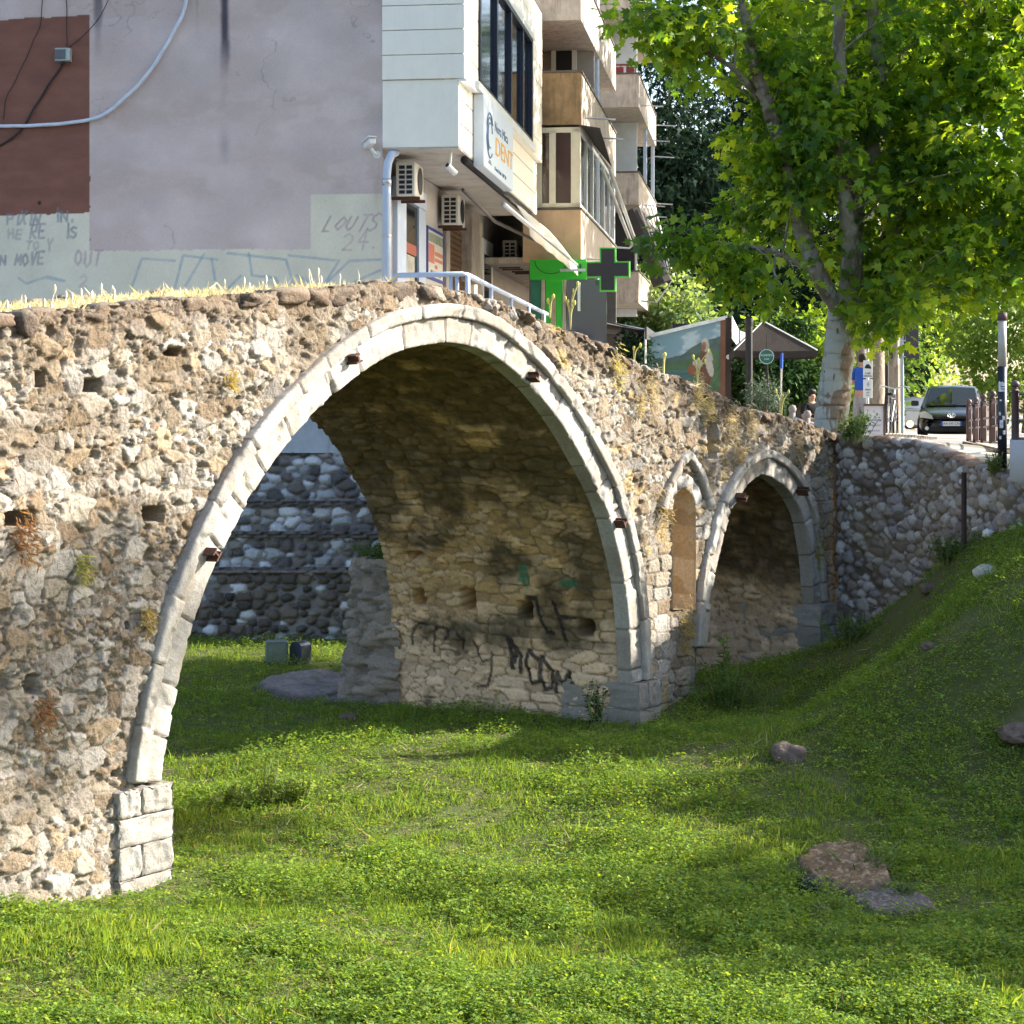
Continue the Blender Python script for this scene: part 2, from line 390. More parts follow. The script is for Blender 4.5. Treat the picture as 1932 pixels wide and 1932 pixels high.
# ---- front wall of rubble, cut by the openings
def front_wall():
    st = .0145
    s = np.arange(SL, SR + .35, st); z = np.arange(-.35, tz.max() + .05, st)
    S, Z = np.meshgrid(s, z, indexing='ij')
    e1, c1, a1, b1, t1 = stones(S, Z, .20, .125, 100, 1.0, .75, False, .34, True)
    e2, c2, a2, b2, t2 = stones(S, Z, .30, .17, 200, .7, .4, True, .14, True)
    e3, c3, a3, b3, t3 = stones(S, Z, .085, .06, 300, 1.0, .6, False, .34, True)
    ash = sstep(S1 + .25, S1 + .55, S) * sstep(3.5, 2.7, Z) * sstep(S1 + 6, S1 + 5, S)
    ash = np.clip(ash, 0, 1) > .5
    up = sstep(2.2, 4.6, Z + 1.2 * (fbm(S * .5, Z * .5, 61) - .5))
    e = np.where(ash, e2, e1); a = np.where(ash, a2, a1); b = np.where(ash, b2, b1)
    sm = (hsh(np.floor(a * 9999), np.floor(b * 9999), 3) < .42) & ~ash        # some cells broken into little stones
    e = np.where(sm, np.minimum(e1 * 1.5, e3), e); tl = np.where(ash, t2 * .4, np.where(sm, t3 * .5, t1)); a = np.where(sm, a3, a); b = np.where(sm, b3, b)
    body = sstep(.0, .13, e + .10 * (fbm(S * 22, Z * 22, 14, 3) - .5))
    rough = fbm(S * 9, Z * 9, 21, 4) - .5; fine = fbm(S * 34, Z * 34, 33, 3) - .5
    big = fbm(S * 1.1, Z * 1.1, 44, 3) - .5
    pro = body * (.010 + .026 * b + .050 * tl) * np.where(ash, .8, 1.0) - .012 * (1 - body) * (fbm(S * 6, Z * 6, 15, 3) > .42) + .042 * rough * np.where(ash, .45, 1) + .022 * fine + .07 * big
    pit = sstep(.66, .76, fbm(S * 6.5, Z * 8.5, 71, 3)); pro -= .035 * pit * ~ash
    # colours: stone, mortar, weathering
    colr = palette(a, RUB) * (.78 + .34 * b)[..., None]
    mort = np.array([.285, .25, .205]) * (.8 + .5 * fbm(S * 3, Z * 3, 5, 3))[..., None]
    k = sstep(.02, .13, e + .16 * (fbm(S * 12, Z * 12, 19, 3) - .5))[..., None]
    colr = mort * (1 - k) + colr * k
    dark = sstep(.47, .62, fbm(S * 1.6, Z * 2.2, 82, 5)) * .7 * (.45 + .55 * up)
    colr = colr * (1 - dark[..., None]) + np.array([.19, .145, .095]) * dark[..., None]
    crust = sstep(.45, .02, ztop(S) - Z) * (.55 + .4 * fbm(S * 4, Z * 4, 90)); crust = np.clip(crust, 0, .85)[..., None]
    colr = colr * (1 - crust) + np.array([.17, .125, .085]) * crust
    dirt = sstep(1.1, .1, Z - .2) * .35 * sstep(.4, .6, fbm(S * 2, Z * 2, 99)); colr = colr * (1 - dirt[..., None]) + np.array([.30, .25, .19]) * dirt[..., None]
    lich = sstep(.70, .76, fbm(S * 2.6 + 7, Z * 2.6, 57, 4)) * .6 * (S > 5.5) ; colr = colr * (1 - lich[..., None]) + np.array([.46, .33, .13]) * lich[..., None]
    # sockets in the wall
    for (u, v, wu, hv) in [(74, 716, 16, 26), (169, 727, 34, 24), (326, 662, 26, 16), (36, 979, 52, 30), (288, 970, 34, 26), (58, 1292, 24, 34), (216, 1458, 14, 12), (238, 1180, 10, 14)]:
        s0, z0 = BU(u, v); s1, _ = BU(u + wu / 2, v); _, z1 = BU(u, v - hv / 2)
        h = sstep(1.15, .8, np.maximum(abs(S - s0) / abs(s1 - s0), abs(Z - z0) / abs(z1 - z0)) + .25 * (fbm(S * 12, Z * 12, 4) - .5))
        pro = pro * (1 - h) - .30 * h
    s0, z0 = BU(1334, 865); s1, z1 = BU(1354, 785)                       # upright slot
    h = sstep(.02, -.01, np.maximum(np.maximum(s0 - S, S - s1), np.maximum(z0 - Z, Z - z1)))
    pro = pro * (1 - h) - .22 * h
    colr = colr * (1 - .4 * h[..., None]) + np.array([.34, .25, .15]) * .4 * h[..., None]
    G = BP(S, -pro, Z)
    sc = (S[:-1, :-1] + S[1:, 1:]) / 2; zc = (Z[:-1, :-1] + Z[1:, 1:]) / 2
    keep = zc < ztop(sc) + .03 * (fbm(sc * 6, zc * 0, 2) - .5)
    o1 = offset(A1, .33); o1 = np.vstack([[o1[0, 0], -1], o1, [o1[-1, 0], -1]])
    o2 = offset(A2, .27); o2 = np.vstack([o2, [o2[-1, 0], -1], [o2[0, 0], -1]])
    keep &= ~inside(o1, sc, zc); keep &= ~inside(o2, sc, zc)
    keep &= ~inside(NI, sc, zc)
    me = grid_mesh("spandrel_wall", G, keep, colr, True, False)
    return link("spandrel_wall", me, M_rub, bridge)
front_wall()
def abutment():
    st = .04; s = np.arange(-8.0, SL + .05, st); z = np.arange(-.4, 4.6, st); S, Z = np.meshgrid(s, z, indexing='ij')
    e, c, a, b, t = stones(S, Z, .22, .14, 104, 1.0, .7, False, .3, True); body = sstep(0, .15, e); colr = palette(a, RUB) * (.85 + .3 * b)[..., None]; k = sstep(.02, .13, e)[..., None]
    colr = colr * k + np.array([.30, .255, .20]) * (1 - k); pro = body * (.015 + .03 * b + .05 * t) + .04 * (fbm(S * 9, Z * 9, 21, 4) - .5)
    keep = ((Z[:-1, :-1] + Z[1:, 1:]) / 2) < ztop((S[:-1, :-1] + S[1:, 1:]) / 2)
    link("abutment_wall", grid_mesh("abutment_wall", BP(S, -pro, Z), keep, colr, True, False), M_rub, bridge)
    MB().prism([(-8, -.4), (SL + .3, -.4), (SL + .3, float(ztop(SL)) - .06), (-8, float(ztop(-8)) - .06)], lambda q, r, d: BP(q, d, r), .06, BW).build("abutment_core", M_rub_plain, bridge)
M_rub_plain = mat("plain_rubble", (.33, .29, .23), .95, 0, .4, 9, .8, 30, .2, .5, (.17, .13, .1))
abutment()

# ---- vault under an arch (with the upright sides of its piers)
def vault(name, path, w0, w1, st, k, zl, zr, right_only=False, paint=None):
    pth = path
    left = np.c_[np.full(8, pth[0, 0]), np.linspace(zl, pth[0, 1], 8, endpoint=False)]
    right = np.c_[np.full(8, pth[-1, 0]), np.linspace(pth[-1, 1], zr, 9)[1:]]
    full = np.vstack([left, pth, right]); L = np.r_[0, np.cumsum(np.hypot(*np.diff(full, axis=0).T))]
    t = np.arange(0, L[-1], st); ps = np.interp(t, L, full[:, 0]); pz = np.interp(t, L, full[:, 1])
    nn = normals(np.c_[ps, pz]); ker = np.ones(9) / 9
    nn = np.c_[np.convolve(np.pad(nn[:, 0], 4, 'edge'), ker, 'valid'), np.convolve(np.pad(nn[:, 1], 4, 'edge'), ker, 'valid')]
    w = np.arange(w0, w1 + st, st)
    T, Wd = np.meshgrid(t, w, indexing='ij'); PZ = np.broadcast_to(pz[:, None], T.shape)
    e, c, a, b = stones(Wd, T, .34, .125, k, .75, .35, True, .16)
    e2, c2, a2, b2 = stones(Wd, T, .2, .09, k + 60, .9, .5, False, .25)
    mixm = fbm(Wd * .8, T * .8, k + 9) > .5
    e = np.where(mixm, e2, e); a = np.where(mixm, a2, a); b = np.where(mixm, b2, b)
    rough = fbm(Wd * 10, T * 10, k + 3, 4) - .5
    pro = sstep(0, .22, e) * (.005 + .035 * b) + .045 * rough + .05 * (fbm(Wd * 1.3, T * 1.3, k + 4, 3) - .5)
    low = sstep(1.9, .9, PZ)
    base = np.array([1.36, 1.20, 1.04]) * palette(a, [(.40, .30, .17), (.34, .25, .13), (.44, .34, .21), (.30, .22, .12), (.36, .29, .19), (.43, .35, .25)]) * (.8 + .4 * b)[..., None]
    base = base * (1 - low[..., None] * .55) + np.array([.74, .57, .42]) * low[..., None] * .55 * (.8 + .4 * b)[..., None]  # paler pier stone, with bounced light put into the lower colour
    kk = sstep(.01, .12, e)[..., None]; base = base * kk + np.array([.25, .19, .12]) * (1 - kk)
    algae_shade = sstep(.40, .62, fbm(Wd * 1.9 + 3, T * 2.1, k + 20, 6) + .15 * sstep(1.8, 3.6, PZ) - .20 * low)  # dark patina, with some of the vault's shade put into the colour
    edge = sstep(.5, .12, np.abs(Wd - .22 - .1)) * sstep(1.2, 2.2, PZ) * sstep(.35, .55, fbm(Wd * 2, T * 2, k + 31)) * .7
    algae_shade = np.clip(np.maximum(algae_shade * .80 * (.75 + .5 * fbm(Wd * 9, T * 9, k + 77, 3)), edge), 0, .9)[..., None]
    base = base * (1 - algae_shade) + np.array([.060, .048, .026]) * algae_shade
    f_ = sstep(.0, .22, Wd - w0); pro = pro * f_ - .03 * (1 - f_)
    if paint is not None: base, pro = paint(base, pro, Wd, T, PZ, np.broadcast_to(ps[:, None], T.shape))
    Sx = ps[:, None] - nn[:, 0:1] * pro; Zx = pz[:, None] - nn[:, 1:2] * pro
    G = BP(Sx, Wd, Zx)
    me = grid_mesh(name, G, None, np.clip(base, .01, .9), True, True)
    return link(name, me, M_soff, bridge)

STROKES = {  # letters as pen strokes on a unit box
 'P': [[(0, 0), (0, 1), (.5, 1), (.62, .8), (.5, .55), (0, .5)]], 'I': [[(.3, 0), (.3, 1)]], 'N': [[(0, 0), (0, 1), (.6, 0), (.6, 1)]], '.': [[(.2, 0), (.24, .03)]], ',': [[(.24, .1), (.18, -.1)]],
 'H': [[(0, 0), (0, 1)], [(.6, 0), (.6, 1)], [(0, .5), (.6, .5)]], 'E': [[(.6, 0), (0, 0), (0, 1), (.6, 1)], [(0, .5), (.5, .5)]], 'R': [[(0, 0), (0, 1), (.5, 1), (.6, .75), (.5, .5), (0, .5), (.6, 0)]],
 'S': [[(.6, .9), (.3, 1), (.05, .8), (.15, .58), (.5, .42), (.6, .2), (.3, 0), (0, .1)]], 'T': [[(0, 1), (.7, 1)], [(.35, 1), (.35, 0)]], 'O': [[(.3, 0), (.02, .3), (.02, .7), (.3, 1), (.6, .7), (.6, .3), (.3, 0)]],
 'M': [[(0, 0), (.08, 1), (.35, .3), (.62, 1), (.7, 0)]], 'V': [[(0, 1), (.3, 0), (.6, 1)]], 'U': [[(0, 1), (.02, .25), (.3, 0), (.58, .25), (.6, 1)]], 'L': [[(0, 1), (0, 0), (.5, 0)]], 'Y': [[(0, 1), (.3, .5), (.6, 1)], [(.3, .5), (.3, 0)]],
 '2': [[(.02, .8), (.3, 1), (.58, .8), (.5, .5), (0, 0), (.62, 0)]], '4': [[(.45, 0), (.45, 1), (0, .35), (.65, .35)]], 'X': [[(0, 0), (.6, 1)], [(0, 1), (.6, 0)]], 'K': [[(0, 0), (0, 1)], [(.6, 1), (0, .45), (.6, 0)]], 'A': [[(0, 0), (.3, 1), (.6, 0)], [(.12, .4), (.48, .4)]], 'D': [[(0, 0), (0, 1), (.4, .95), (.6, .6), (.6, .35), (.4, .05), (0, 0)]]}
def word(txt, x, y, h, wd=.75, slant=0):
    out = []
    for ch in txt:
        ky = 1 + .18 * math.sin(x * 37.1); jy = .07 * h * math.sin(x * 53.7)
        for stt in STROKES.get(ch, []): out.append([(x + q * h * wd + (slant + .06 * math.sin(x * 21)) * r * h + .05 * h * math.sin(9 * r + x * 5), y + jy + r * h * ky) for q, r in stt])
        x += h * (wd * .95 if ch not in 'I.,' else wd * .6)
    return out
def pen(X, Y, lines):
    """distance to a set of polylines"""
    d = np.full(X.shape, 9.)
    for ln in lines:
        for (x1, y1), (x2, y2) in zip(ln[:-1], ln[1:]):
            dx, dy = x2 - x1, y2 - y1; L2 = dx * dx + dy * dy + 1e-9
            t = np.clip(((X - x1) * dx + (Y - y1) * dy) / L2, 0, 1); d = np.minimum(d, np.hypot(X - x1 - t * dx, Y - y1 - t * dy))
    return d
def SOFF(u, v):
    """pixel on the right pier's inner side (s = S1) -> (depth w, height)"""
    q = (u - 966) / FP; x0 = BA[0] + S1 * BD[0]; y0 = BA[1] + S1 * BD[1]
    w = (x0 - q * y0) / (BN[0] - q * BN[1]); Y = y0 - w * BN[1]; return float(w), float(CZ + (795 - v) / FP * Y)
def c7(x, y): return SOFF(556.6 + .4141 * x, 626.2 + .4141 * y)
def graff(base, pro, Wd, T, PZ, PS):
    on = PS > S1 - 1.0
    L1 = [[(615, 1330), (580, 1325), (550, 1350), (540, 1390), (545, 1420)], [(640, 1455), (645, 1380), (660, 1340), (700, 1345), (715, 1380), (690, 1400)], [(755, 1370), (775, 1400), (770, 1440)],
          [(825, 1405), (840, 1470), (860, 1500), (900, 1490), (905, 1460)], [(905, 1460), (900, 1540), (880, 1610), (835, 1615)]]
    L2 = [[(1080, 1205), (1125, 1210), (1125, 1250), (1140, 1310), (1160, 1365), (1195, 1370)], [(1200, 1225), (1215, 1280), (1230, 1330), (1245, 1400)], [(1225, 1290), (1290, 1300)]]
    L3 = [[(975, 1395), (990, 1460), (1000, 1530)], [(970, 1400), (995, 1400), (1005, 1440), (1010, 1500)], [(1010, 1440), (1035, 1480), (1030, 1550), (1035, 1480)], [(1070, 1450), (1055, 1510), (1080, 1600), (1120, 1590), (1120, 1500), (1070, 1450)],
          [(1130, 1480), (1125, 1560), (1140, 1630), (1175, 1620), (1180, 1540), (1130, 1480)], [(1190, 1640), (1200, 1550), (1225, 1610), (1250, 1550), (1270, 1640)], [(1270, 1600), (1245, 1680), (1230, 1740)], [(985, 1420), (990, 1530)]]
    d = pen(Wd, PZ, [[c7(*p) for p in l] for l in L1]); m = on * sstep(.026, .012, d) * .85
    d = pen(Wd, PZ, [[c7(*p) for p in l] for l in L2]); m = np.maximum(m, on * sstep(.032, .016, d) * .92)
    d = pen(Wd, PZ, [[c7(*p) for p in l] for l in L3]); m = np.maximum(m, on * sstep(.036, .018, d) * .95)
    m = m * (.78 + .35 * fbm(Wd * 18, PZ * 18, 7)); m = np.clip(m, 0, .93)[..., None]
    base = base * (1 - m) + np.array([.018, .017, .020]) * m
    for (x, y, rw, rh) in [(1085, 1100, .07, .16), (1280, 1140, .14, .05), (1070, 1115, .06, .06)]:
        w0, z0 = c7(x, y); g = (on * sstep(1.1, .7, np.hypot((Wd - w0) / rw, (PZ - z0) / rh) + .5 * (fbm(Wd * 14, PZ * 14, 6) - .5)) * .75)[..., None]
        base = base * (1 - g) + np.array([.03, .17, .09]) * g
    for (x, y, ww, hh) in [(590, 1205, .085, .10), (815, 1215, .10, .12), (1070, 1265, .09, .10), (1340, 1345, .10, .09), (605, 1010, .1, .05)]:
        w0, z0 = c7(x, y); h = on * sstep(1.1, .98, np.maximum(abs(Wd - w0) / ww, abs(PZ - z0) / hh) + .2 * (fbm(Wd * 15, PZ * 15, 8) - .5))
        pro = pro * (1 - h) - .75 * h
    return base, pro
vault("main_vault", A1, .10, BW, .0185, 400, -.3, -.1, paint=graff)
A2b = np.vstack([A2])
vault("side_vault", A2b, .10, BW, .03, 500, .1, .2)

# ---- dressed stone rings
def ring(name, path, prof, joint, k, zdrop=None):
    """sweep a profile [(radial, depth)] along the path, grooved at the joints"""
    L = np.r_[0, np.cumsum(np.hypot(*np.diff(path, axis=0).T))]; t = np.linspace(0, L[-1], int(L[-1] / .018))
    ps = np.interp(t, L, path[:, 0]); pz = np.interp(t, L, path[:, 1]); nn = normals(np.c_[ps, pz])
    ker = np.ones(15) / 15; nn = np.c_[np.convolve(np.pad(nn[:, 0], 7, 'edge'), ker, 'valid'), np.convolve(np.pad(nn[:, 1], 7, 'edge'), ker, 'valid')]
    pr = []
    for (r0, d0), (r1, d1) in zip(prof[:-1], prof[1:]):
        n = max(1, int(math.hypot(r1 - r0, d1 - d0) / .022))
        pr += [(r0 + (r1 - r0) * q / n, d0 + (d1 - d0) * q / n) for q in range(n)]
    pr.append(prof[-1]); pr = np.array(pr)
    jt = [0.0]; rr = random.Random(k)
    while jt[-1] < L[-1]: jt.append(jt[-1] + joint * rr.uniform(.65, 1.5))
    jt = np.array(jt); bid = np.searchsorted(jt, t)
    dj = np.min(np.abs(t[:, None] - jt[None]), axis=1)
    Tm, R = np.meshgrid(t, pr[:, 0], indexing='ij'); D = np.broadcast_to(pr[:, 1], Tm.shape)
    DJ = np.min(np.abs((Tm - .05 * (R - .1))[..., None] - jt), axis=-1) if len(jt) < 60 else np.broadcast_to(dj[:, None], Tm.shape)
    bh = hsh(bid, bid * 0 + 3, k)[:, None]; bh2 = hsh(bid, bid * 0 + 9, k)[:, None]
    grow = sstep(.015, .003, DJ) * .034
    bumpy = .016 * (fbm(Tm * 20, R * 20 + D * 20, k + 2, 4) - .5) + .008 * (fbm(Tm * 3, R * 3, k + 3, 2) - .5) + .013 * (bh - .5)
    # chipped edges
    chip = sstep(.60, .72, fbm(Tm * 5, R * 6 + 3, k + 6, 3)) * .022
    dd = D + np.where(D < .05, grow - bumpy + chip, 0)
    rr_ = R + np.where(R < .03, .0 + .3 * grow - .4 * bumpy, .4 * bumpy)
    G = BP(ps[:, None] + nn[:, 0:1] * rr_, dd, pz[:, None] + nn[:, 1:2] * rr_)
    c = palette(np.broadcast_to(bh2, Tm.shape), LIME) * (.78 + .40 * bh)[..., None]
    st = sstep(.44, .62, fbm(Tm * 3.2, R * 9, k + 11, 5)) * .62; c = c * (1 - st[..., None]) + np.array([.27, .235, .195]) * st[..., None]
    g = sstep(.014, .005, DJ)[..., None] * .85; c = c * (1 - g) + np.array([.16, .13, .10]) * g
    me = grid_mesh(name, G, None, c, True, False)
    return link(name, me, M_lime, bridge)
ring("arch_ring", A1, [(-.012, .14), (0, .08), (0, -.028), (.008, -.038), (.245, -.038), (.252, -.03), (.252, .1)], .56, 31)
ring("hood_moulding", offset(A1, .252), [(-.005, .08), (0, -.085), (.008, -.098), (.12, -.098), (.135, -.085), (.14, .06)], .62, 32)
ring("arch_ring", A2, [(-.012, .14), (0, .08), (0, -.028), (.008, -.036), (.21, -.036), (.218, -.028), (.218, .1)], .4, 33)
ring("hood_moulding", offset(A2, .218), [(-.005, .08), (0, -.08), (.008, -.092), (.10, -.092), (.112, -.08), (.116, .06)], .5, 34)
hood_px = [(1241, 958), (1252, 925), (1266, 893), (1280, 865), (1293, 852), (1307, 868), (1320, 895), (1330, 925), (1337, 950)]
HN = px_path(hood_px, .02)
ring("hood_moulding", offset(HN, -.10), [(-.005, .08), (0, -.07), (.015, -.09), (.10, -.09), (.12, -.07), (.125, .05)], .3, 35)
ring("arch_ring", catmull(NI[2:9], .02), [(0, .3), (0, -.02), (.010, -.034), (.17, -.034), (.18, .1)], .35, 36)
# recess of the pointed niche: jambs and back
def niche_back():
    st = .03; s = np.arange(NI[:, 0].min() - .15, NI[:, 0].max() + .15, st); z = np.arange(NI[:, 1].min() - .05, NI[:, 1].max() + .08, st)
    S, Z = np.meshgrid(s, z, indexing='ij'); e, c, a, b = stones(S, Z, .3, .2, 610, .6, .3, True)
    colr = palette(a, [(.46, .37, .26), (.42, .33, .22), (.50, .41, .30)]) * (.85 + .3 * b)[..., None]
    G = BP(S, .55 - .02 * sstep(0, .2, e) - .015 * fbm(S * 12, Z * 12, 3), Z)
    link("niche_back", grid_mesh("niche_back", G, None, colr), M_soff, bridge)
    pth = np.vstack([NI, NI[:1]]); L = np.r_[0, np.cumsum(np.hypot(*np.diff(pth, axis=0).T))]; t = np.arange(0, L[-1] + .02, .02)
    ps = np.interp(t, L, pth[:, 0]); pz = np.interp(t, L, pth[:, 1]); w = np.linspace(-.03, .57, 20)
    T, W = np.meshgrid(t, w, indexing='ij'); e, c, a, b = stones(W, T, .4, .2, 620, .6, .3, True)
    colr = palette(a, [(.46, .34, .21), (.42, .31, .19), (.50, .40, .28)]) * (.85 + .3 * b)[..., None]
    G = BP(ps[:, None] + .015 * (fbm(W * 9, T * 9, 2) - .5), W, pz[:, None] + .015 * (fbm(W * 9, T * 9, 5) - .5))
    link("niche_jamb", grid_mesh("niche_jamb", G, None, colr), M_soff, bridge)
niche_back()
# ---- dressed blocks at the feet of the arches
def block_stack(name, s0, s1, w0, w1, zs, k):
    V = []; Fq = []; C = []; base = 0
    for i, (za, zb) in enumerate(zip(zs[:-1], zs[1:])):
        cuts = [0] + ([.42 if i % 2 else .0] if i % 2 else []) + [1]
        for c0, c1 in zip(cuts[:-1], cuts[1:]):
            for face in range(4):   # front, left end, right end, top
                n1 = 22; n2 = 14
                A_, B_ = np.meshgrid(np.linspace(0, 1, n1), np.linspace(0, 1, n2), indexing='ij')
                sa = s0 + (s1 - s0) * c0 + .004; sb = s0 + (s1 - s0) * c1 - .004; z0 = za + .004; z1 = zb - .004
                edge = np.minimum(np.minimum(A_, 1 - A_) * (n1 - 1), np.minimum(B_, 1 - B_) * (n2 - 1)); rd = np.where(edge < .5, .012, 0)
                nz = .05 * (fbm(A_ * 6 + i * 7, B_ * 4 + face * 3, k, 4) - .5)
                if face == 0: G = BP(sa + (sb - sa) * A_, w0 + rd - nz, z0 + (z1 - z0) * B_)
                elif face == 1: G = BP(sa + rd - nz, w1 + (w0 - w1) * A_, z0 + (z1 - z0) * B_)
                elif face == 2: G = BP(sb - rd + nz, w0 + (w1 - w0) * A_, z0 + (z1 - z0) * B_)
                else: G = BP(sa + (sb - sa) * A_, w0 + (w1 - w0) * B_, z1 - rd + nz)
                idx = np.arange(n1 * n2).reshape(n1, n2) + base
                Fq.append(np.stack([idx[:-1, :-1], idx[1:, :-1], idx[1:, 1:], idx[:-1, 1:]], -1).reshape(-1, 4)); V.append(G.reshape(-1, 3)); base += n1 * n2
                h = hsh(i, int(c0 * 10), k); col = np.array(LIME)[int(h * 3.99)] * (.70 + .25 * h)
                st = sstep(.45, .65, fbm(A_ * 3 + i, B_ * 3, k + 4, 4))[..., None] * .55
                C.append((col * (1 - st) + np.array([.27, .235, .20]) * st).reshape(-1, 3))
    me = raw_mesh(name, np.vstack(V), None, True, np.vstack(C), quads=np.vstack(Fq))
    return link(name, me, M_lime, bridge)
sL, zL = BU(315, 1478); z_b = zL - 1.05
block_stack("springer_block", float(sL) - .62, float(sL) + .01, -.07, 1.2, [z_b, z_b + .36, z_b + .62, z_b + .85, zL + .02], 71)
block_stack("springer_block", S1 - .02, S1 + .50, -.15, .9, [Z1 - .75, Z1 - .30, Z1 + .0], 72)
s2, z2 = BU(1533, 1140)
block_stack("springer_block", float(s2) - .02, float(s2) + .52, -.12, 1.1, [z2 - .85, z2 - .58, z2 - .30, z2], 73)
# ---- top: walkway, coping stones, back wall
def deck():
    s = np.arange(SL, SR + .8, .05); w = np.linspace(.02, BW, 40); S, W = np.meshgrid(s, w, indexing='ij')
    z = ztop(S) - .05 + .05 * (fbm(S * 3, W * 3, 6, 4) - .5) + .02 * (fbm(S * 20, W * 20, 6, 2) - .5)
    e, c, a, b = stones(S, W, .2, .2, 640)
    g = sstep(.4, .6, fbm(S * 1.3, W * 1.3, 12))[..., None]
    colr = palette(a, [(.36, .31, .25), (.42, .37, .30), (.30, .26, .20)]) * (1 - g) + np.array([.40, .34, .20]) * g
    link("walkway", grid_mesh("walkway", BP(S, W, z), None, colr, True, False), M_rub, bridge)
    s = np.arange(SL, SR, .03); z = np.arange(-.3, 5.4, .03); S, Z = np.meshgrid(s, z, indexing='ij')
    sc = (S[:-1, :-1] + S[1:, 1:]) / 2; zc = (Z[:-1, :-1] + Z[1:, 1:]) / 2
    o1 = np.vstack([[A1[0, 0], -1], A1, [A1[-1, 0], -1]]); o2 = np.vstack([A2, [A2[-1, 0], -1], [A2[0, 0], -1]])
    keep = (zc < ztop(sc)) & ~inside(o1, sc, zc) & ~inside(o2, sc, zc)
    e, c, a, b = stones(S, Z, .3, .2, 650); colr = palette(a, RUB)
    link("back_wall", grid_mesh("back_wall", BP(S, BW - .02, Z), keep, colr, True, True), M_rub, bridge)
deck()
def rock_verts(n, k, rough=.25, flat=1.0, p=3.0):
    """unit lumpy stone"""
    th, ph = np.meshgrid(np.linspace(0, 2 * np.pi, n, endpoint=False), np.linspace(0.0, np.pi, n // 2 + 1), indexing='ij')
    x = np.cos(th) * np.sin(ph); y = np.sin(th) * np.sin(ph); z = np.cos(ph)
    L = (np.abs(x) ** p + np.abs(y) ** p + np.abs(z) ** p) ** (1 / p); x, y, z = x / L, y / L, z / L
    r = 1 + rough * (fbm(x * 1.7 + z * 1.1 + k, y * 1.7 - z * .9 + k * 3, k, 3) - .5) * 2 + .12 * (fbm(x * 6 + z * 4, y * 6 - z * 5, k + 5, 3) - .5)
    G = np.stack([x * r, y * r, z * r * flat], -1)
    idx = np.arange(G.shape[0] * G.shape[1]).reshape(G.shape[:2]); nx = np.roll(idx, -1, 0)
    q = np.stack([idx[:, :-1], idx[:, 1:], nx[:, 1:], nx[:, :-1]], -1).reshape(-1, 4)
    return G.reshape(-1, 3), q
def coping(row):
    V = []; Q = []; C = []; b = 0; s = SL; r = random.Random(5 + row); i = 0
    while s < SR - .1:
        ln = r.choice([.12, .16, .22, .3, .42]) * r.uniform(.8, 1.2) if s < 3.5 else r.uniform(.08, .24)
        for w0 in ((0.0,), (BW - .12,))[row]:
            G, q = rock_verts(22, i * 2.7 + w0, .34, 1.0, 7.0)
            G = G + .10 * (fbm(G[:, 0] * 3 + i, G[:, 1] * 3 + G[:, 2] * 4, i, 4) - .5)[:, None]
            hh = r.uniform(.05, .10) * (1 if s < 3.5 else .7); dp = r.uniform(.12, .19)
            sl = float(ztop(s + ln / 2 + .1) - ztop(s + ln / 2 - .1)) / .2
            ss = s + ln / 2 + G[:, 0] * ln * .53; ww = w0 + .13 + G[:, 1] * dp - r.uniform(-.03, .05) * (1 if s < 3.6 else .3)
            zz = ztop(s + ln / 2) - hh * .8 - r.uniform(-.02, .04) + G[:, 2] * hh + sl * (ss - s - ln / 2)
            if w0 > 0: ww = w0 + .1 - G[:, 1] * dp
            V.append(BP(ss, ww, zz)); Q.append(q + b); b += len(G)
            h = r.random(); c0 = np.array([(.16, .115, .085), (.20, .15, .11), (.13, .10, .08), (.30, .26, .22), (.38, .35, .32)][int(h * 4.99) if s > 3.5 and r.random() < .7 else int(h * 2.99)])
            n = fbm(G[:, 0] * 3 + i, G[:, 1] * 3 + G[:, 2] * 2, 8, 3)[:, None]; tp = sstep(.35, .8, G[:, 2])[:, None] * .35
            C.append(c0 * (.75 + .5 * n) * (1 - tp) + np.array([.36, .31, .24]) * tp)
        s += ln * r.uniform(.95, 1.08); i += 1
    me = raw_mesh("coping_stones", np.vstack(V), None, True, np.vstack(C), quads=np.vstack(Q)); link("coping_stones", me, M_rub, bridge)
coping(0); coping(1)
# cutwater behind the right pier
def cutwater():
    th = np.linspace(0, math.pi, 60); zz = np.arange(-.2, 2.12, .025); TH, Z = np.meshgrid(th, zz, indexing='ij')
    ps = S1 + .75 + .80 * np.sign(np.cos(TH)) * np.abs(np.cos(TH)) ** .8; pw = BW - .1 + 1.22 * np.sin(TH) ** .75
    e, c, a, b = stones(TH * 1.3, Z, .24, .13, 660, .8, .4); pro = .11 * b * sstep(0, .15, e) + .10 * (fbm(TH * 9, Z * 9, 5) - .5)
    k_ = 1 + (pro - .12 * (Z - .2) * .6)
    colr = palette(a, [(.27, .23, .18), (.32, .27, .22), (.22, .19, .16), (.30, .26, .22)]) * (.8 + .4 * b)[..., None]
    G = BP(S1 + .75 + (ps - S1 - .75) * k_, BW - .1 + (pw - BW + .1) * k_, Z)
    link("cutwater", grid_mesh("cutwater", G, None, colr, True, False), M_rub, bridge)
    MB().prism([(S1 + .75 + .68 * math.cos(t), BW - .1 + 1.05 * math.sin(t) ** .75) for t in th], lambda a_, b_, d_: BP(a_, b_, d_), 2.0, 2.08).build("cutwater_cap", M_rust2, bridge)
M_rust2 = mat("weathered_cap", (.34, .29, .22), .9, 0, .3, 12, .5)
cutwater()
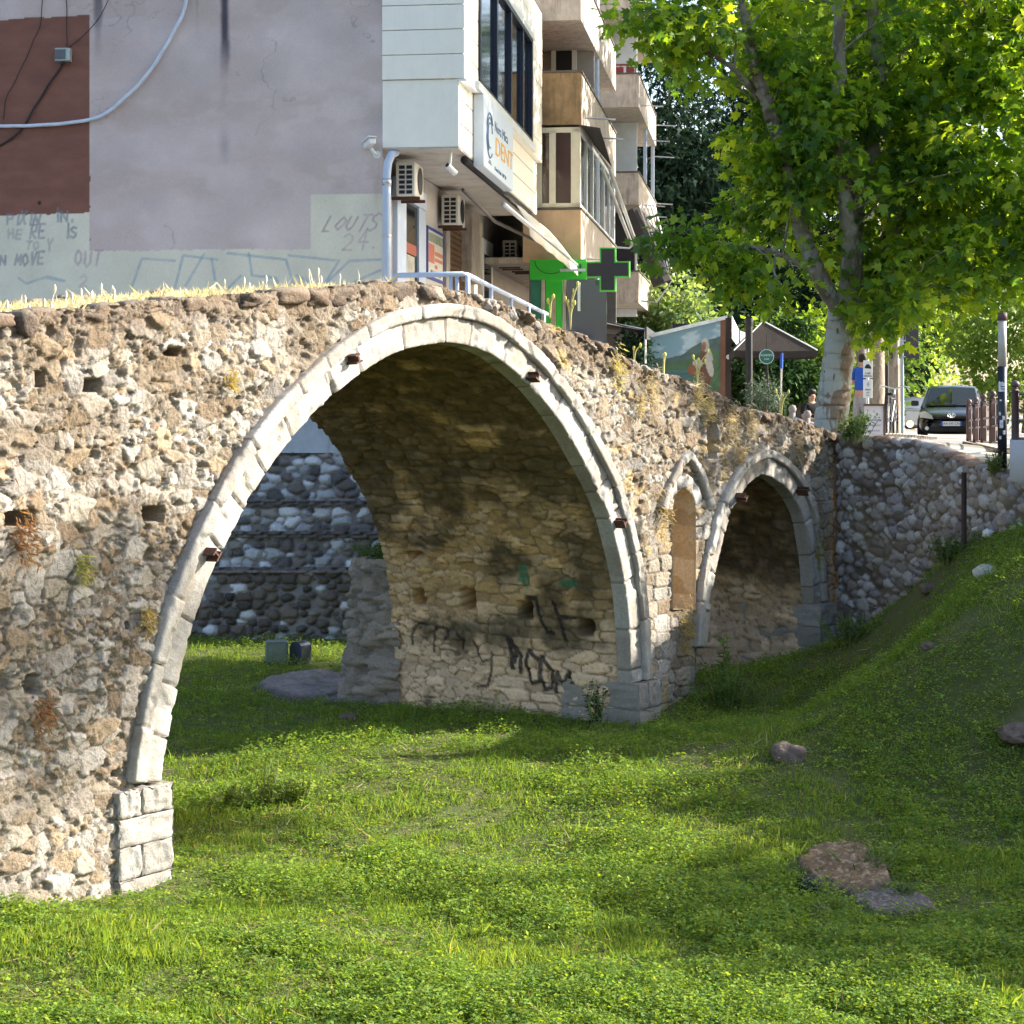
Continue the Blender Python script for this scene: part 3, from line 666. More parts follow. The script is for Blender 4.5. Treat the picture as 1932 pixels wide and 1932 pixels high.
# iron stubs in the arch rings
def clamp(u, v, rot):
    s, z = BU(u, v, -.06); mb = MB(); ca, sa = math.cos(rot), math.sin(rot)
    def f(a, b, d): return BP(float(s) + a * ca - b * sa, d, float(z) + a * sa + b * ca)
    mb.prism([(-.05, -.04), (.05, -.04), (.05, -.026), (.009, -.022), (.009, .026), (.036, .03), (.036, .042), (-.036, .042), (-.036, .03), (-.009, .026), (-.009, -.022), (-.05, -.026)], f, -.19 - .05 * math.sin(u), .2)
    mb.build("iron_stub", M_rust, bridge)
for u, v, r in [(395, 1045, .9), (664, 677, .35), (1003, 711, -.5), (1166, 986, -1.0), (1508, 926, -.9), (1392, 938, .9)]: clamp(u, v, r)

# ================================================================ walls of the river bank
E0 = BP(SR - .06, -.02, 0)[:2]
rw_line = np.array([E0 + BD * .0, E0 + np.array([.95, -1.05]), P(1890, 900, 23.4)[:2], P(2050, 900, 22.2)[:2], np.array([14.0, 21.2])])
def side_wall():
    L = np.r_[0, np.cumsum(np.hypot(*np.diff(rw_line, axis=0).T))]; st = .02
    t = np.arange(0, L[-1], st); x = np.interp(t, L, rw_line[:, 0]); y = np.interp(t, L, rw_line[:, 1]); ker = np.ones(41) / 41
    x = np.convolve(np.pad(x, 20, 'edge'), ker, 'valid'); y = np.convolve(np.pad(y, 20, 'edge'), ker, 'valid')
    nx = np.gradient(y); ny = -np.gradient(x); l = np.hypot(nx, ny); nx /= l; ny /= l
    ztp = np.interp(t, [0, L[1], L[2], L[3], L[4]], [P(1575, 823, 27.2)[2], P(1620, 836, 26.1)[2], P(1890, 903, 23.4)[2], 2.9, 2.8])
    h = np.arange(0, 3.6, st); T, H = np.meshgrid(t, h, indexing='ij'); Z = ztp[:, None] - H
    e, c, a, b = stones(T, Z, .135, .105, 700, 1.0, .85, False, .22); e = np.minimum(e, np.maximum(.62 - c, 0) * 1.3)
    body = np.sqrt(sstep(0.02, .5, e)); blend = sstep(.15, 1.0, T)[...]
    pro = (body * (.03 + .05 * b)) + .012 * (fbm(T * 20, Z * 20, 4, 3) - .5) + .05 * (fbm(T * .9, Z * .9, 6) - .5)
    colr = palette(a, [(.28, .26, .265), (.35, .33, .33), (.20, .18, .18), (.42, .41, .40), (.16, .135, .12), (.29, .255, .23), (.24, .23, .25), (.47, .46, .45)]) * (.85 + .3 * b)[..., None]
    k = sstep(.02, .12, e)[..., None]; colr = colr * k + np.array([.12, .10, .08]) * (1 - k)
    dr = sstep(.5, .7, fbm(T * 1.2, Z * 1.2, 71, 4))[..., None] * .4; colr = colr * (1 - dr) + np.array([.30, .25, .17]) * dr
    G = np.stack([x[:, None] + nx[:, None] * pro, y[:, None] + ny[:, None] * pro, Z], -1)
    w = thing("cobble_retaining_wall", "grey cobblestone retaining wall carrying the pavement right of the bridge", "wall", (float(x[60]), float(y[60]), 1.2))
    link("cobble_face", grid_mesh("cobble_face", G, None, colr, True, False), M_cob, w)
    # row of thin edging stones along the top
    V = []; Q = []; C = []; b_ = 0; tt = 0; r = random.Random(3); i = 0
    while tt < L[-1] - .2:
        ln = r.uniform(.07, .13) if r.random() < .7 else r.uniform(.2, .35); G_, q = rock_verts(14, i * 1.3, .1)
        j = min(int((tt + ln / 2) / st), len(t) - 1); tx, ty = -ny[j], nx[j]
        cx = x[j] - nx[j] * .09; cy = y[j] - ny[j] * .09
        V.append(np.stack([cx + tx * G_[:, 0] * ln * .5 + nx[j] * G_[:, 1] * .13, cy + ty * G_[:, 0] * ln * .5 + ny[j] * G_[:, 1] * .13, ztp[j] - .0 + G_[:, 2] * .055], -1)); Q.append(q + b_); b_ += len(G_)
        C.append(np.tile(np.array([(.30, .20, .15), (.34, .30, .27), (.26, .22, .20), (.38, .35, .33)][r.randrange(4)]) * r.uniform(.8, 1.15), (len(G_), 1))); tt += ln * 1.02; i += 1
    link("edging_stones", raw_mesh("edging_stones", np.vstack(V), None, True, np.vstack(C), quads=np.vstack(Q)), M_cob, w)
    return x, y, ztp
RWX, RWY, RWZ = side_wall()
def back_wall():
    w = thing("pebble_retaining_wall", "tall embankment wall of black and white river pebbles seen through the big arch", "wall", (-3.5, 31, .5))
    st = .019; x = np.arange(-5.9, -.8, st); z = np.arange(.0, P(600, 852, 31)[2], st); X, Z = np.meshgrid(x, z, indexing='ij')
    e, c, a, b = stones(X, Z, .20, .13, 720, .85, .60, 2, .16); e = np.minimum(e, (.66 - c) * 1.3)
    bz = [P(600, v, 31)[2] for v in (950, 1008, 1075)]
    band = np.zeros(Z.shape, bool)
    for q in bz: band |= np.abs(Z - q) < .05
    eb, cb, ab, bb = stones(X, Z, .25, .05, 730, .5, .2, True, .05)
    e = np.where(band, eb, e); b = np.where(band, bb, b); a = np.where(band, .20 + .09 * ab, a)
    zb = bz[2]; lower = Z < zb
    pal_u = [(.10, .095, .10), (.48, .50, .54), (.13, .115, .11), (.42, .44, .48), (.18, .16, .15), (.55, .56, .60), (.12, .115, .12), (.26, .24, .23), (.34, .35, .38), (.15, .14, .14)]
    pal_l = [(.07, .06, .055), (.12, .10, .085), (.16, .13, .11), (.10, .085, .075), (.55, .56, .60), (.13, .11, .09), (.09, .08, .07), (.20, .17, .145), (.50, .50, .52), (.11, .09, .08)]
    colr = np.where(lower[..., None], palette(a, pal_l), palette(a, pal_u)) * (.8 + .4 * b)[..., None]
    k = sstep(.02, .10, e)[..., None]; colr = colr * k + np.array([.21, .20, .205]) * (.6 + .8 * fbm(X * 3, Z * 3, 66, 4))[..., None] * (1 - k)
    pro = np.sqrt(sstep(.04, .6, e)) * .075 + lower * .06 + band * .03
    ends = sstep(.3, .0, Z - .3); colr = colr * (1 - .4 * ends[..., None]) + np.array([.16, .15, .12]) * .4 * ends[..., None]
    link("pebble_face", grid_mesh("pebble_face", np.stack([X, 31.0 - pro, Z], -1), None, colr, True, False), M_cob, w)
    zc = P(600, 852, 31)[2]
    MB().bx(-14, -1.5, 30.93, 31.6, zc - .02, 4.45).build("concrete_band", mat("stained_concrete", (.42, .45, .50), .85, 0, .15, 4, .3, 50, .3, .75, (.16, .17, .19), True), w)
    MB().bx(-14, -1.5, 31.02, 31.6, -.5, zc).bx(-1.72, -1.5, 31.6, 34.3, -.5, 4.2).bx(-1.5, 4.1, 34.0, 34.3, -.5, 4.0).bx(3.95, 4.25, 28.0, 34.0, -.5, 3.7).build("wall_core", mat("dark_mortar", (.1, .095, .09), .9), w)  # unseen return walls line the notch cut for the sun
back_wall()
# ground sheets
def ground():
    x = np.arange(-14, 14.01, .12); y = np.arange(8, 34.2, .12); X, Y = np.meshgrid(x, y, indexing='ij'); Z = bed_z(X, Y)
    q = fbm(X * 1.5, Y * 1.5, 30, 4)[..., None]; colr = np.array([.07, .095, .025]) * (1 - q) + np.array([.105, .10, .045]) * q
    # bed lies in front of the side wall only
    poly = np.vstack([np.c_[RWX + .25, RWY + .25], [[14.2, 7], [-15, 7], [-15, 32], [-1.5, 32], [-1.5, 34.1], [4.2, 34.1]]])
    xc = (X[:-1, :-1] + X[1:, 1:]) / 2; yc = (Y[:-1, :-1] + Y[1:, 1:]) / 2
    tag(link("riverbed_ground", grid_mesh("riverbed_ground", np.stack([X, Y, Z], -1), inside(poly, xc, yc), colr, True, False), mat_col("soil", .95, .3, 20, .6, 60)), kind="structure")
    # upper street
    x = np.r_[np.arange(-60, -14, 3), np.arange(-14, 24, .25), np.arange(24, 160, 4)]; y = np.r_[np.arange(20, 40, .25), np.arange(40, 110, 1.), np.arange(110, 600, 10)]
    X, Y = np.meshgrid(x, y, indexing='ij'); Z = st_z(X, Y)
    fr = np.interp(X, np.r_[-70, -1.62, -1.5, 3.9, 4.05, RWX[5:], 200], np.r_[31.4, 31.4, 34.0, 34.0, 28.5, RWY[5:] + .18, 21.3])  # hidden notch behind the bridge, cut back so sun reaches the grass
    Yc = np.maximum(Y, fr); Zc = st_z(X, Yc)
    keep = (np.maximum(Y, 0)[1:, 1:] > fr[1:, 1:] - .0)
    q = fbm(X * .6, Y * .6, 31, 4)[..., None]; lt = sstep(.48, .56, fbm(X * .35 + Y * .2, Y * .18, 37, 4))[..., None]
    colr = (np.array([.22, .21, .20]) * (1 - lt) + np.array([.36, .35, .33]) * lt) * (.8 + .4 * q)
    tag(link("street", grid_mesh("street", np.stack([X, Yc, Zc], -1), keep, colr, True, False), mat_col("worn_paving", .85, .2, 8, .4, 70)), kind="structure")
ground()
# ================================================================ apartment building
C0 = np.array([(722 - 966) / FP * 36.0, 36.0]); BROT = math.radians(-7.5)
BF = np.array([-math.sin(BROT), math.cos(BROT)]); BX = np.array([math.cos(BROT), math.sin(BROT)])
def LB(u, v, x):
    """pixel on the plane local x = const -> (y, z)"""
    q = (u - 966) / FP; b = C0 + x * BX; y = (q * b[1] - b[0]) / (BF[0] - q * BF[1]); Y = b[1] + y * BF[1]
    return float(y), float(CZ + (795 - v) / FP * Y)
def LY(u, v, y):
    """pixel on the plane local y = const -> (x, z)"""
    q = (u - 966) / FP; b = C0 + y * BF; x = (q * b[1] - b[0]) / (BX[0] - q * BX[1]); Y = b[1] + x * BX[1]
    return float(x), float(CZ + (795 - v) / FP * Y)
bld = thing("apartment_building", "weathered apartment block with painted gable wall, white clad corner bay and stained balconies", "building", (C0[0], C0[1], 4.0), BROT)
def zl(z): return z - 4.0
class LM(MB):
    """boxes given in building coordinates with world heights"""
    def put(s, name, m, parent=bld, each=False, **k):
        s.V = [(x, y, z - 4.0) for x, y, z in s.V]; return (s.build_each if each else s.build)(name, m, parent, world=False, **k)
M_plaster = mat("grey_plaster", (.40, .37, .35), .9, 0, .2, 5, .3, 60, .2, .5, (.2, .18, .16), True)
M_white = mat("white_cladding", (.88, .845, .755), .55, 0, .04, 3, .05, 90, .4, .12, (.5, .47, .4), True)
M_tan = mat("stained_ochre_render", (.32, .21, .11), .9, 0, .35, 3.5, .4, 50, .2, .95, (.14, .10, .07), True)
M_beige = mat("stained_beige_render", (.40, .355, .31), .9, 0, .25, 4, .3, 50, .2, .95, (.13, .105, .085), True)
M_cream = mat("cream_frame", (.66, .60, .46), .5, 0, .08, 8)
M_dark = mat("dark_interior", (.02, .02, .022), .8)
M_glass = mat_glass("window_glass", (.008, .012, .02)); M_navy = mat("navy_frame", (.015, .02, .05), .35, 0, .1)
M_alu = mat("white_aluminium", (.72, .74, .76), .4, .1, .06, 6, 0, 60, .5, .2, (.4, .38, .35), True)
M_steel = mat("galvanised_steel", (.55, .56, .58), .35, .8, .15, 10)
M_bluegrey = mat("blue_grey_paint", (.45, .53, .68), .5, 0, .06, 6)
M_shade = mat("shaded_shopfront", (.46, .43, .41), .8, 0, .1, 4, .1)
def gable():
    st = .02; x = np.arange(-10.4, .001, st); z = np.arange(4.6, 13.6, st); X, Z = np.meshgrid(x, z, indexing='ij')
    def p(u, v): return LY(u, v, 0.0)
    col = np.array([.57, .475, .455]) * (.80 + .40 * fbm(X * 1.4, Z * 1.4, 3, 6))[..., None]
    cr = np.abs(fbm(X * .7, Z * .9, 41, 5) - .5); col = col * (1 - .30 * sstep(.006, .0, cr)[..., None] * (fbm(X * .5, Z * .5, 44) > .48)[..., None])
    w = sstep(.45, .65, fbm(X * .8, Z * 1.6, 8, 4))[..., None] * .5; col = col * (1 - w) + np.array([.53, .405, .37]) * w
    for zq in (9.4, 8.2, 11.3):
        g = (sstep(.5, .1, np.abs(Z - zq - .2 * (fbm(X, Z * 0, 5) - .5))) * sstep(.45, .6, fbm(X * 1.5, Z * 3, 12)) * .35)[..., None]; col = col * (1 - g) + np.array([.42, .33, .29]) * g
    n = .05 * (fbm(X * 5, Z * 5, 7, 3) - .5)
    x1, zt = p(170, 28); x2, zb = p(170, 401)
    red = (X < x1 + n * .3) & (Z < zt + n + .03 * (X - x1)) & (Z > zb - 1)
    rc = np.array([.215, .098, .072]) * (.8 + .4 * fbm(X * 2.5, Z * 6, 15, 4))[..., None]; col = np.where(red[..., None], rc, col)
    pale = np.array([.68, .635, .515]) * (.88 + .22 * fbm(X * 2, Z * 2, 17, 4))[..., None]
    _, z3 = p(170, 475); x4, z4 = p(586, 372); wm = ((X < x1) & (Z < zb + n - .07 * (x1 - X) ** .5 * .3)) | (Z < z3 + n * 1.1 - .002 * X) | ((X > x4 + n * .5) & (Z < z4 + n + .04))
    col = np.where(wm[..., None], pale, col)
    # damp streaks from the roof
    for (u, v0, hw, a) in [(185, 110, .11, .6), (424, 150, .12, .95), (372, 55, .05, .35), (187, 60, .08, .5)]:
        xs, zs = p(u, v0); g = (sstep(hw, hw * .25, np.abs(X - xs) + .07 * (fbm(X * 4, Z * 2.5, 19) - .5)) * sstep(zs - .4, zs + 1.0, Z + .8 * (fbm(X * 5, Z * 2, 23) - .5)) * a)[..., None]
        col = col * (1 - g) + np.array([.06, .055, .075]) * g
    xs, zs = p(424, 275); g = (np.exp(-((X - xs) / .10) ** 2 - ((Z - zs) / .3) ** 2) * .4)[..., None]; col = col * (1 - g) + np.array([.16, .15, .18]) * g
    xs, zs = p(712, 330); g = (np.exp(-((X - xs) / .10) ** 2 - ((Z - zs) / .55) ** 2) * .6 * fbm(X * 9, Z * 3, 25))[..., None]; col = col * (1 - g) + np.array([.33, .22, .14]) * g
    # faded writing
    def wr(txt, u, v, hpx, c, a, wd=.8, rad=.030, sl=.1):
        nonlocal col
        x0, z0 = p(u, v); h = hpx / FP * 36.5; d = pen(X, Z, word(txt, x0, z0, h, wd, sl))
        m = (sstep(rad, rad * .45, d) * a * (.45 + .8 * fbm(X * 11, Z * 11, 27, 3)))[..., None]; m = np.clip(m, 0, .9); col = col * (1 - m) + np.array(c) * m
    B1 = (.20, .22, .26); PK = (.40, .28, .32); BL = (.22, .32, .42)
    wr("PIXIN", 14, 424, 21, B1, .75); wr("IN,", 104, 418, 24, B1, .75); wr("HE", 16, 450, 20, B1, .45); wr("RE", 58, 450, 22, B1, .7); wr("IS", 122, 449, 24, B1, .8); wr("TO Y", 50, 472, 18, B1, .5)
    wr("N MOVE", 0, 500, 20, B1, .75); wr("OUT", 142, 502, 24, PK, .65); wr("LOUTS", 608, 436, 28, PK, .75, .8, .024, .55); wr("24.", 645, 470, 34, PK, .6, .85, .022, .2); wr("2", 150, 540, 26, PK, .4)
    for ln in [[(250, 540), (268, 488), (330, 492)], [(330, 545), (346, 482), (410, 490)], [(350, 540), (385, 480)], [(400, 490), (408, 540)], [(430, 478), (470, 482), (540, 490), (555, 540)], [(470, 478), (476, 520), (520, 524), (530, 545)], [(545, 482), (640, 492), (610, 540), (660, 492), (718, 490)], [(640, 545), (718, 510)], [(560, 520), (600, 540)],
               [(36, 525), (50, 535), (90, 522), (122, 530), (90, 525)], [(430, 545), (455, 520)]]:
        d = pen(X, Z, [[p(*q) for q in ln]]); m = np.clip(sstep(.034, .012, d) * .6 * (.4 + .9 * fbm(X * 8, Z * 8, 29, 3)), 0, .8)[..., None]; col = col * (1 - m) + np.array(BL) * m
    d = pen(X, Z, [[p(75, 383)] * 2]); m = sstep(.05, .02, d)[..., None]; col = col * (1 - m) + np.array([.03, .025, .025]) * m
    G = np.stack([X, -.012 - .006 * fbm(X * 6, Z * 6, 4), Z - 4.0], -1)
    link("gable_wall", grid_mesh("gable_wall", G, None, col, True, False), mat_col("painted_plaster", .92, .10, 40, .35, 130, .006), bld, world=False)
gable()
LM().bx(-14, 0, .0, 45, 3.0, 21).put("wall", M_plaster)
LM().bx(-14, 0, -.012, -.001, 3.0, 4.6).bx(-14, -10.4, -.012, -.001, 4.6, 21).bx(-10.4, 0, -.012, -.001, 13.6, 21).put("upper_wall", M_plaster)
LM().bx(-13, 1.35, -1.1, 42, 3.0, 5.4).put("raised_walkway", mat("walkway_concrete", (.4, .39, .37), .9, 0, .15, 5, .3))
# ---- white clad bay on the corner
bx_lo = LY(866, 280, 0)[0]; bx_up = LY(877, 150, -.05)[0]; z_bot = LY(800, 278, 0)[1]; z_mid = LY(800, 149, -.05)[1]; BL_ = 11.7
wy0, wzb = LB(903, 165, bx_up); wy1, wzt = LB(1003, 76, bx_up); wzb = (wzb + LB(1003, 266, bx_up)[1]) / 2
sp = .44
m = LM(); m.bx(.002, bx_lo, -.03, BL_, z_bot, z_mid - .008, .006); m.put("bay_lower_cladding", M_white)
m = LM()
for q in (1, 2): m.bx(bx_lo - .01, bx_lo + .006, .0, BL_, z_bot + q * sp - .006, z_bot + q * sp + .006)
m.put("cladding_joint", mat("joint_shadow", (.25, .25, .24), .9))
m = LM(); z = z_mid
while z < 13.4:
    zt = min(z + sp - .012, 13.5)
    m.bx(.002, bx_up, -.07, wy0 - .05, z, zt, .008)
    if zt > wzb and z < wzt:
        m.bx(bx_lo - .25, bx_up, wy1 + .05, BL_ + .1, z, zt, .008)
        if zt > wzt: m.bx(.01, bx_up - .002, wy0 - .05, wy1 + .05, max(z, wzt), zt)
        if z < wzb: m.bx(.01, bx_up - .002, wy0 - .05, wy1 + .05, z, min(zt, wzb))
    else: m.bx(.01, bx_up, wy0 - .05, BL_ + .1, z, zt, .008)
    z += sp
m.put("bay_upper_cladding", M_white)
LM().bx(.02, bx_lo - .26, -.04, BL_ + .06, z_mid - .01, 13.4).put("bay_backing", mat("backing_board", (.3, .3, .29), .9))
LM().bx(.01, bx_lo - .01, -.02, BL_, z_bot - .03, z_bot - .004).put("bay_soffit", mat("soffit_paint", (.50, .47, .44), .9, 0, .15, 2, .1, 40, .2, .6, (.2, .17, .15)))
win = LM(); 
for (a, b, c, d) in [(wy0, wy1, wzb, wzb + .08), (wy0, wy1, wzt - .08, wzt), (wy0, wy0 + .14, wzb, wzt), (wy1 - .2, wy1, wzb, wzt)]: win.bx(bx_up - .16, bx_up + .035, a, b, c, d)
for f_ in (.30, .56, .80): y = wy0 + (wy1 - wy0) * f_; win.bx(bx_up - .1, bx_up + .02, y - .10, y + .10, wzb, wzt)
w = win.put("bay_window", M_navy)
LM().bx(bx_up - .07, bx_up - .05, wy0, wy1, wzb, wzt).put("pane", M_glass, w)
LM().bx(bx_up + .0, bx_up + .07, wy0 - .4, wy1 + .25, wzb - .16, wzb - .01).put("sill", M_alu, w)
LM().bx(bx_up + .0, bx_up + .05, wy0 - .1, wy1 + .1, wzt + .01, wzt + .14).put("lintel_trim", M_alu, w)
LM().bx(bx_lo + .0, bx_up + .03, -.06, wy0 - .4, z_mid - .05, z_mid - .005).put("drip_edge", M_alu)
# ---- shopfront under the bay
def shop(u0, u1, v0, zb, name, m, x=.02, d=.06):
    y0, z0 = LB(u0, v0, x); y1, _ = LB(u1, v0, x); return LM().bx(x - d, x + .01, y0, y1, zb, z0).put(name, m), y0, y1, z0
_, y0, y1, z0 = shop(760, 786, 378, 5.42, "shop_door", M_glass, .02)
LM().bx(.0, .09, y0 - .9, y0, 5.42, z0 + .05).bx(.0, .07, y1, y1 + .75, 5.42, z0 + .05).bx(.0, .09, y0 - .9, y1 + .75, z0 + .02, z0 + .35).put("door_surround", M_bluegrey)
LM().bx(.025, .035, y0 + .1, y1 - .1, z0 - .95, z0 - .75).put("door_banner", mat("door_banner_red", (.35, .08, .05), .6))
LM().bx(.032, .036, y0 + .08, y1 - 1.0 if y1 - y0 > 1.6 else y1 - .3, z0 - 1.7, z0 - .98).put("door_poster", mat("door_poster_paper", (.42, .40, .36), .7, 0, .5, 3))
LM().bx(.0, .03, y1 + .75, 7.2, 5.4, z_bot - .05).put("shop_wall", M_shade)
yl0, zl0 = LB(845, 425, .05); yl1, _ = LB(884, 425, .05)
gr = LM(); n = 22
for i in range(-n, n * 2):
    for sgn in (1, -1):
        ya = yl0 + (yl1 - yl0) * i / n; h = zl0 - 5.4; dy = h * .55
        p0 = [ya, 5.4]; p1 = [ya + sgn * dy, zl0]
        t0, t1 = 0., 1.
        for lim, s_ in ((yl0, 1), (yl1, -1)):
            f0 = s_ * (p0[0] - lim); f1 = s_ * (p1[0] - lim)
            if f0 < 0 and f1 < 0: t0 = 2
            elif f0 < 0: t0 = max(t0, f0 / (f0 - f1))
            elif f1 < 0: t1 = min(t1, f0 / (f0 - f1))
        if t0 < t1 and t1 - t0 > .05:
            q0 = (.07, p0[0] + (p1[0] - p0[0]) * t0, p0[1] + (p1[1] - p0[1]) * t0); q1 = (.07, p0[0] + (p1[0] - p0[0]) * t1, p0[1] + (p1[1] - p0[1]) * t1)
            gr.tube([q0, q1], .014, 4)
gr.put("window_grille", mat("rust_brown_grille", (.20, .12, .07), .7))
LM().bx(-.05, .035, yl0, yl1, 5.42, zl0).put("grille_window", M_dark)
LM().bx(.0, .10, yl0 - .5, yl0, 5.4, zl0 + .1).bx(.0, .3, yl1 + .02, 8.6, 6.9, 8.45).put("shop_pillar", M_beige, each=True)
LM().bx(.0, .05, yl1 + .02, BL_ + .3, 5.4, 8.5).put("shop_wall", mat("cream_shop_wall", (.52, .46, .38), .85, 0, .12, 4, .15, 50, .2, .3, (.25, .2, .15)))
_, y0, y1, z0 = shop(912, 926, 478, 5.5, "shop_window", M_glass, .07)
LM().bx(.05, .09, y0 - .25, y0, 5.5, z0 + .35).bx(.05, .09, y1, y1 + .25, 5.5, z0 + .35).bx(.05, .09, y0, y1, z0, z0 + .35).put("window_surround", M_alu)
# ---- ochre balconies further along
YB = 12.1; XB = LY(1096, 140, YB)[0]; xa = -.0; YE = 22.5
zz = lambda v, y=YB: LY(1060, v, y)[1]
def parapet(z0, z1, y0, y1, xf, m1, m2, cap=True, xi=0.0):
    LM().bx(xi, xf, y0, y0 + .12, z0, z1).put("balcony_end_panel", m1)
    LM().bx(xf - .12, xf, y0 + .122, y1, z0, z1).put("balcony_front_panel", m2)
    LM().bx(.0, xf - .122, y0 + .122, y1, z0, z0 + .14).put("balcony_slab", M_beige)
    if cap: LM().bx(xi, xf + .03, y0 - .03, y0 + .14, z1 + .002, z1 + .05).bx(xf - .14, xf + .03, y0 + .142, y1 + .03, z1 + .002, z1 + .05).put("balcony_coping", mat("dark_coping", (.10, .085, .075), .9, 0, .3))
M_endtan = M_tan
parapet(zz(235), zz(137), YB, YE, XB, M_tan, M_beige)
parapet(zz(495), zz(396), YB, YE, XB, mat("peach_render", (.50, .34, .22), .9, 0, .15, 3, .2, 50, .2, .3, (.25, .17, .1), True), M_beige, True, 1.0)
parapet(zz(38), zz(38) + 1.15, YB, YE, XB, M_beige, M_beige)
# enclosed balcony: cream windows with brown curtains
za, zb_ = zz(391), zz(240); xs = [LY(u, 300, YB)[0] for u in (1016, 1022, 1036, 1048, 1077, 1096)]
f = LM(); f.bx(xs[0], XB - .02, YB + .02, YB + .14, za, za + .10).bx(xs[0], XB - .02, YB + .02, YB + .14, zb_ - .12, zb_)
f.bx(xs[2], xs[3], YB + .02, YB + .14, za, zb_).bx(xs[4], XB - .02, YB + .02, YB + .14, za, zb_).bx(xs[0] - .3, xs[1], YB + .02, YB + .14, za, zb_)
w = f.put("enclosed_balcony_window", M_cream)
LM().bx(xs[0], XB - .05, YB + .10, YB + .11, za + .05, zb_ - .05).put("pane", mat_glass("curtained_glass", (.06, .028, .02), .12), w)
cur = LM()
for i in range(26):
    x = xs[0] + (xs[4] - xs[0]) * (i + .5) / 26; cur.tube([(x, YB + .22 + .02 * (i % 2), za + .1), (x + .02, YB + .22 + .02 * (i % 2), zb_ - .1)], .035, 6)
cur.put("curtain", mat("brown_curtain", (.10, .045, .03), .9, 0, .3, 9), w)
f = LM(); 
for i in range(7):
    y = YB + .16 + (YE - YB - .3) * (i / 6) ** 1.0; f.bx(XB - .10, XB - .02, y - .07, y + .07, za, zb_)
f.bx(XB - .10, XB - .03, YB + .2, YE, zb_ - .1, zb_).bx(XB - .10, XB - .03, YB + .2, YE, za, za + .1)
w = f.put("enclosed_balcony_window", M_alu); LM().bx(XB - .07, XB - .06, YB + .2, YE, za + .1, zb_ - .1).put("pane", mat_glass("side_glass", (.10, .10, .11), .1), w)
LM().bx(.1, XB - .15, YE - .1, YE, za, zb_).put("balcony_end_wall", M_beige)
# dark little blind over the side window
LM().add([(XB, YB + .1, zb_ + .06), (XB, YB + 3.4, zb_ + .06), (XB + .45, YB + 3.4, zb_ - .5), (XB + .45, YB + .1, zb_ - .02), (XB, YB + .1, zb_ + .03), (XB, YB + 3.4, zb_ + .03), (XB + .45, YB + 3.4, zb_ - .53), (XB + .45, YB + .1, zb_ - .05)],
         [(0, 1, 2, 3), (7, 6, 5, 4), (0, 3, 7, 4), (1, 5, 6, 2), (3, 2, 6, 7), (0, 4, 5, 1)]).put("window_hood", mat("dark_hood", (.03, .025, .025), .8))
# open balcony above with its door
zt_ = zz(137); LM().bx(.0, .06, YB + .1, YE, zt_ - 1.1, zz(40)).put("balcony_back_wall", M_plaster)
LM().bx(.062, .10, YB + .3, YB + 3.2, zt_ - .9, zt_ + 1.2).put("roller_blind", mat("orange_blind", (.30, .09, .03), .7))
LM().bx(.3, XB - .05, YB + 4.0, YB + 4.1, zt_ - 1.1, zz(40)).put("balcony_partition", mat("grey_partition", (.33, .31, .29), .9, 0, .1, 4))
xd0, xd1 = LY(1040, 80, YB + 3.9)[0], LY(1088, 80, YB + 3.9)[0]; ztd = LY(1060, 72, YB + 3.9)[1]
f = LM().bx(xd0, xd0 + .12, YB + 3.88, YB + 3.98, zt_ - 1, ztd).bx(xd1 - .12, xd1, YB + 3.88, YB + 3.98, zt_ - 1, ztd).bx(xd0, xd1, YB + 3.88, YB + 3.98, ztd - .12, ztd); w = f.put("balcony_window", M_alu)
LM().bx(xd0 + .1, xd1 - .1, YB + 3.92, YB + 3.94, zt_ - 1, ztd - .1).put("pane", M_glass, w)
f = LM()
for i in range(24): f.bx(XB - .5, XB - .42, YB + 4.2 + (i % 2) * .03, YB + 7.5, zt_ - 1.0 + i * .13, zt_ - 1.0 + i * .13 + .10)
f.put("louvre_screen", mat("grey_louvre", (.42, .41, .38), .6))
LM().tube([(XB - .1, YB + 5.2, 7.5), (XB - .1, YB + 5.2, 16)], .09, 8).put("rain_pipe", M_bluegrey)
# second stack of balconies
Y2 = 30.3; X2 = LY(1205, 140, Y2)[0]; Y3 = 39.8
z2_ = lambda v: LY(1180, v, Y2)[1]
for v0, v1 in ((202, 140), (386, 326), (572, 513), (22, -45)):
    parapet(z2_(v0), z2_(v1), Y2, Y3, X2, M_beige, M_beige)
LM().bx(.0, .8, YE, Y3, 5.4, 21).put("inner_facade", M_plaster)
LM().bx(.8, X2 - .3, Y2 + 3.5, Y2 + 3.6, 7.4, 21).put("balcony_partition", mat("pale_blue_wall", (.60, .64, .68), .85, 0, .1, 3, .1, 50, .2, .25, (.35, .33, .3)))
LM().bx(X2 - .18, X2 - .06, Y2 + 5, Y2 + 5.12, z2_(326), z2_(202)).bx(X2 - .18, X2 - .06, Y3 - .2, Y3 - .08, z2_(326), z2_(202)).put("balcony_post", M_bluegrey, each=True)
LM().bx(.6, 1.1, Y2 + 3.3, Y2 + 3.48, z2_(326), z2_(260)).put("balcony_door", M_dark)
LM().bx(.8, X2 - .2, Y2 + 1.0, Y2 + 1.1, z2_(510), z2_(395)).put("dark_fill", M_dark)
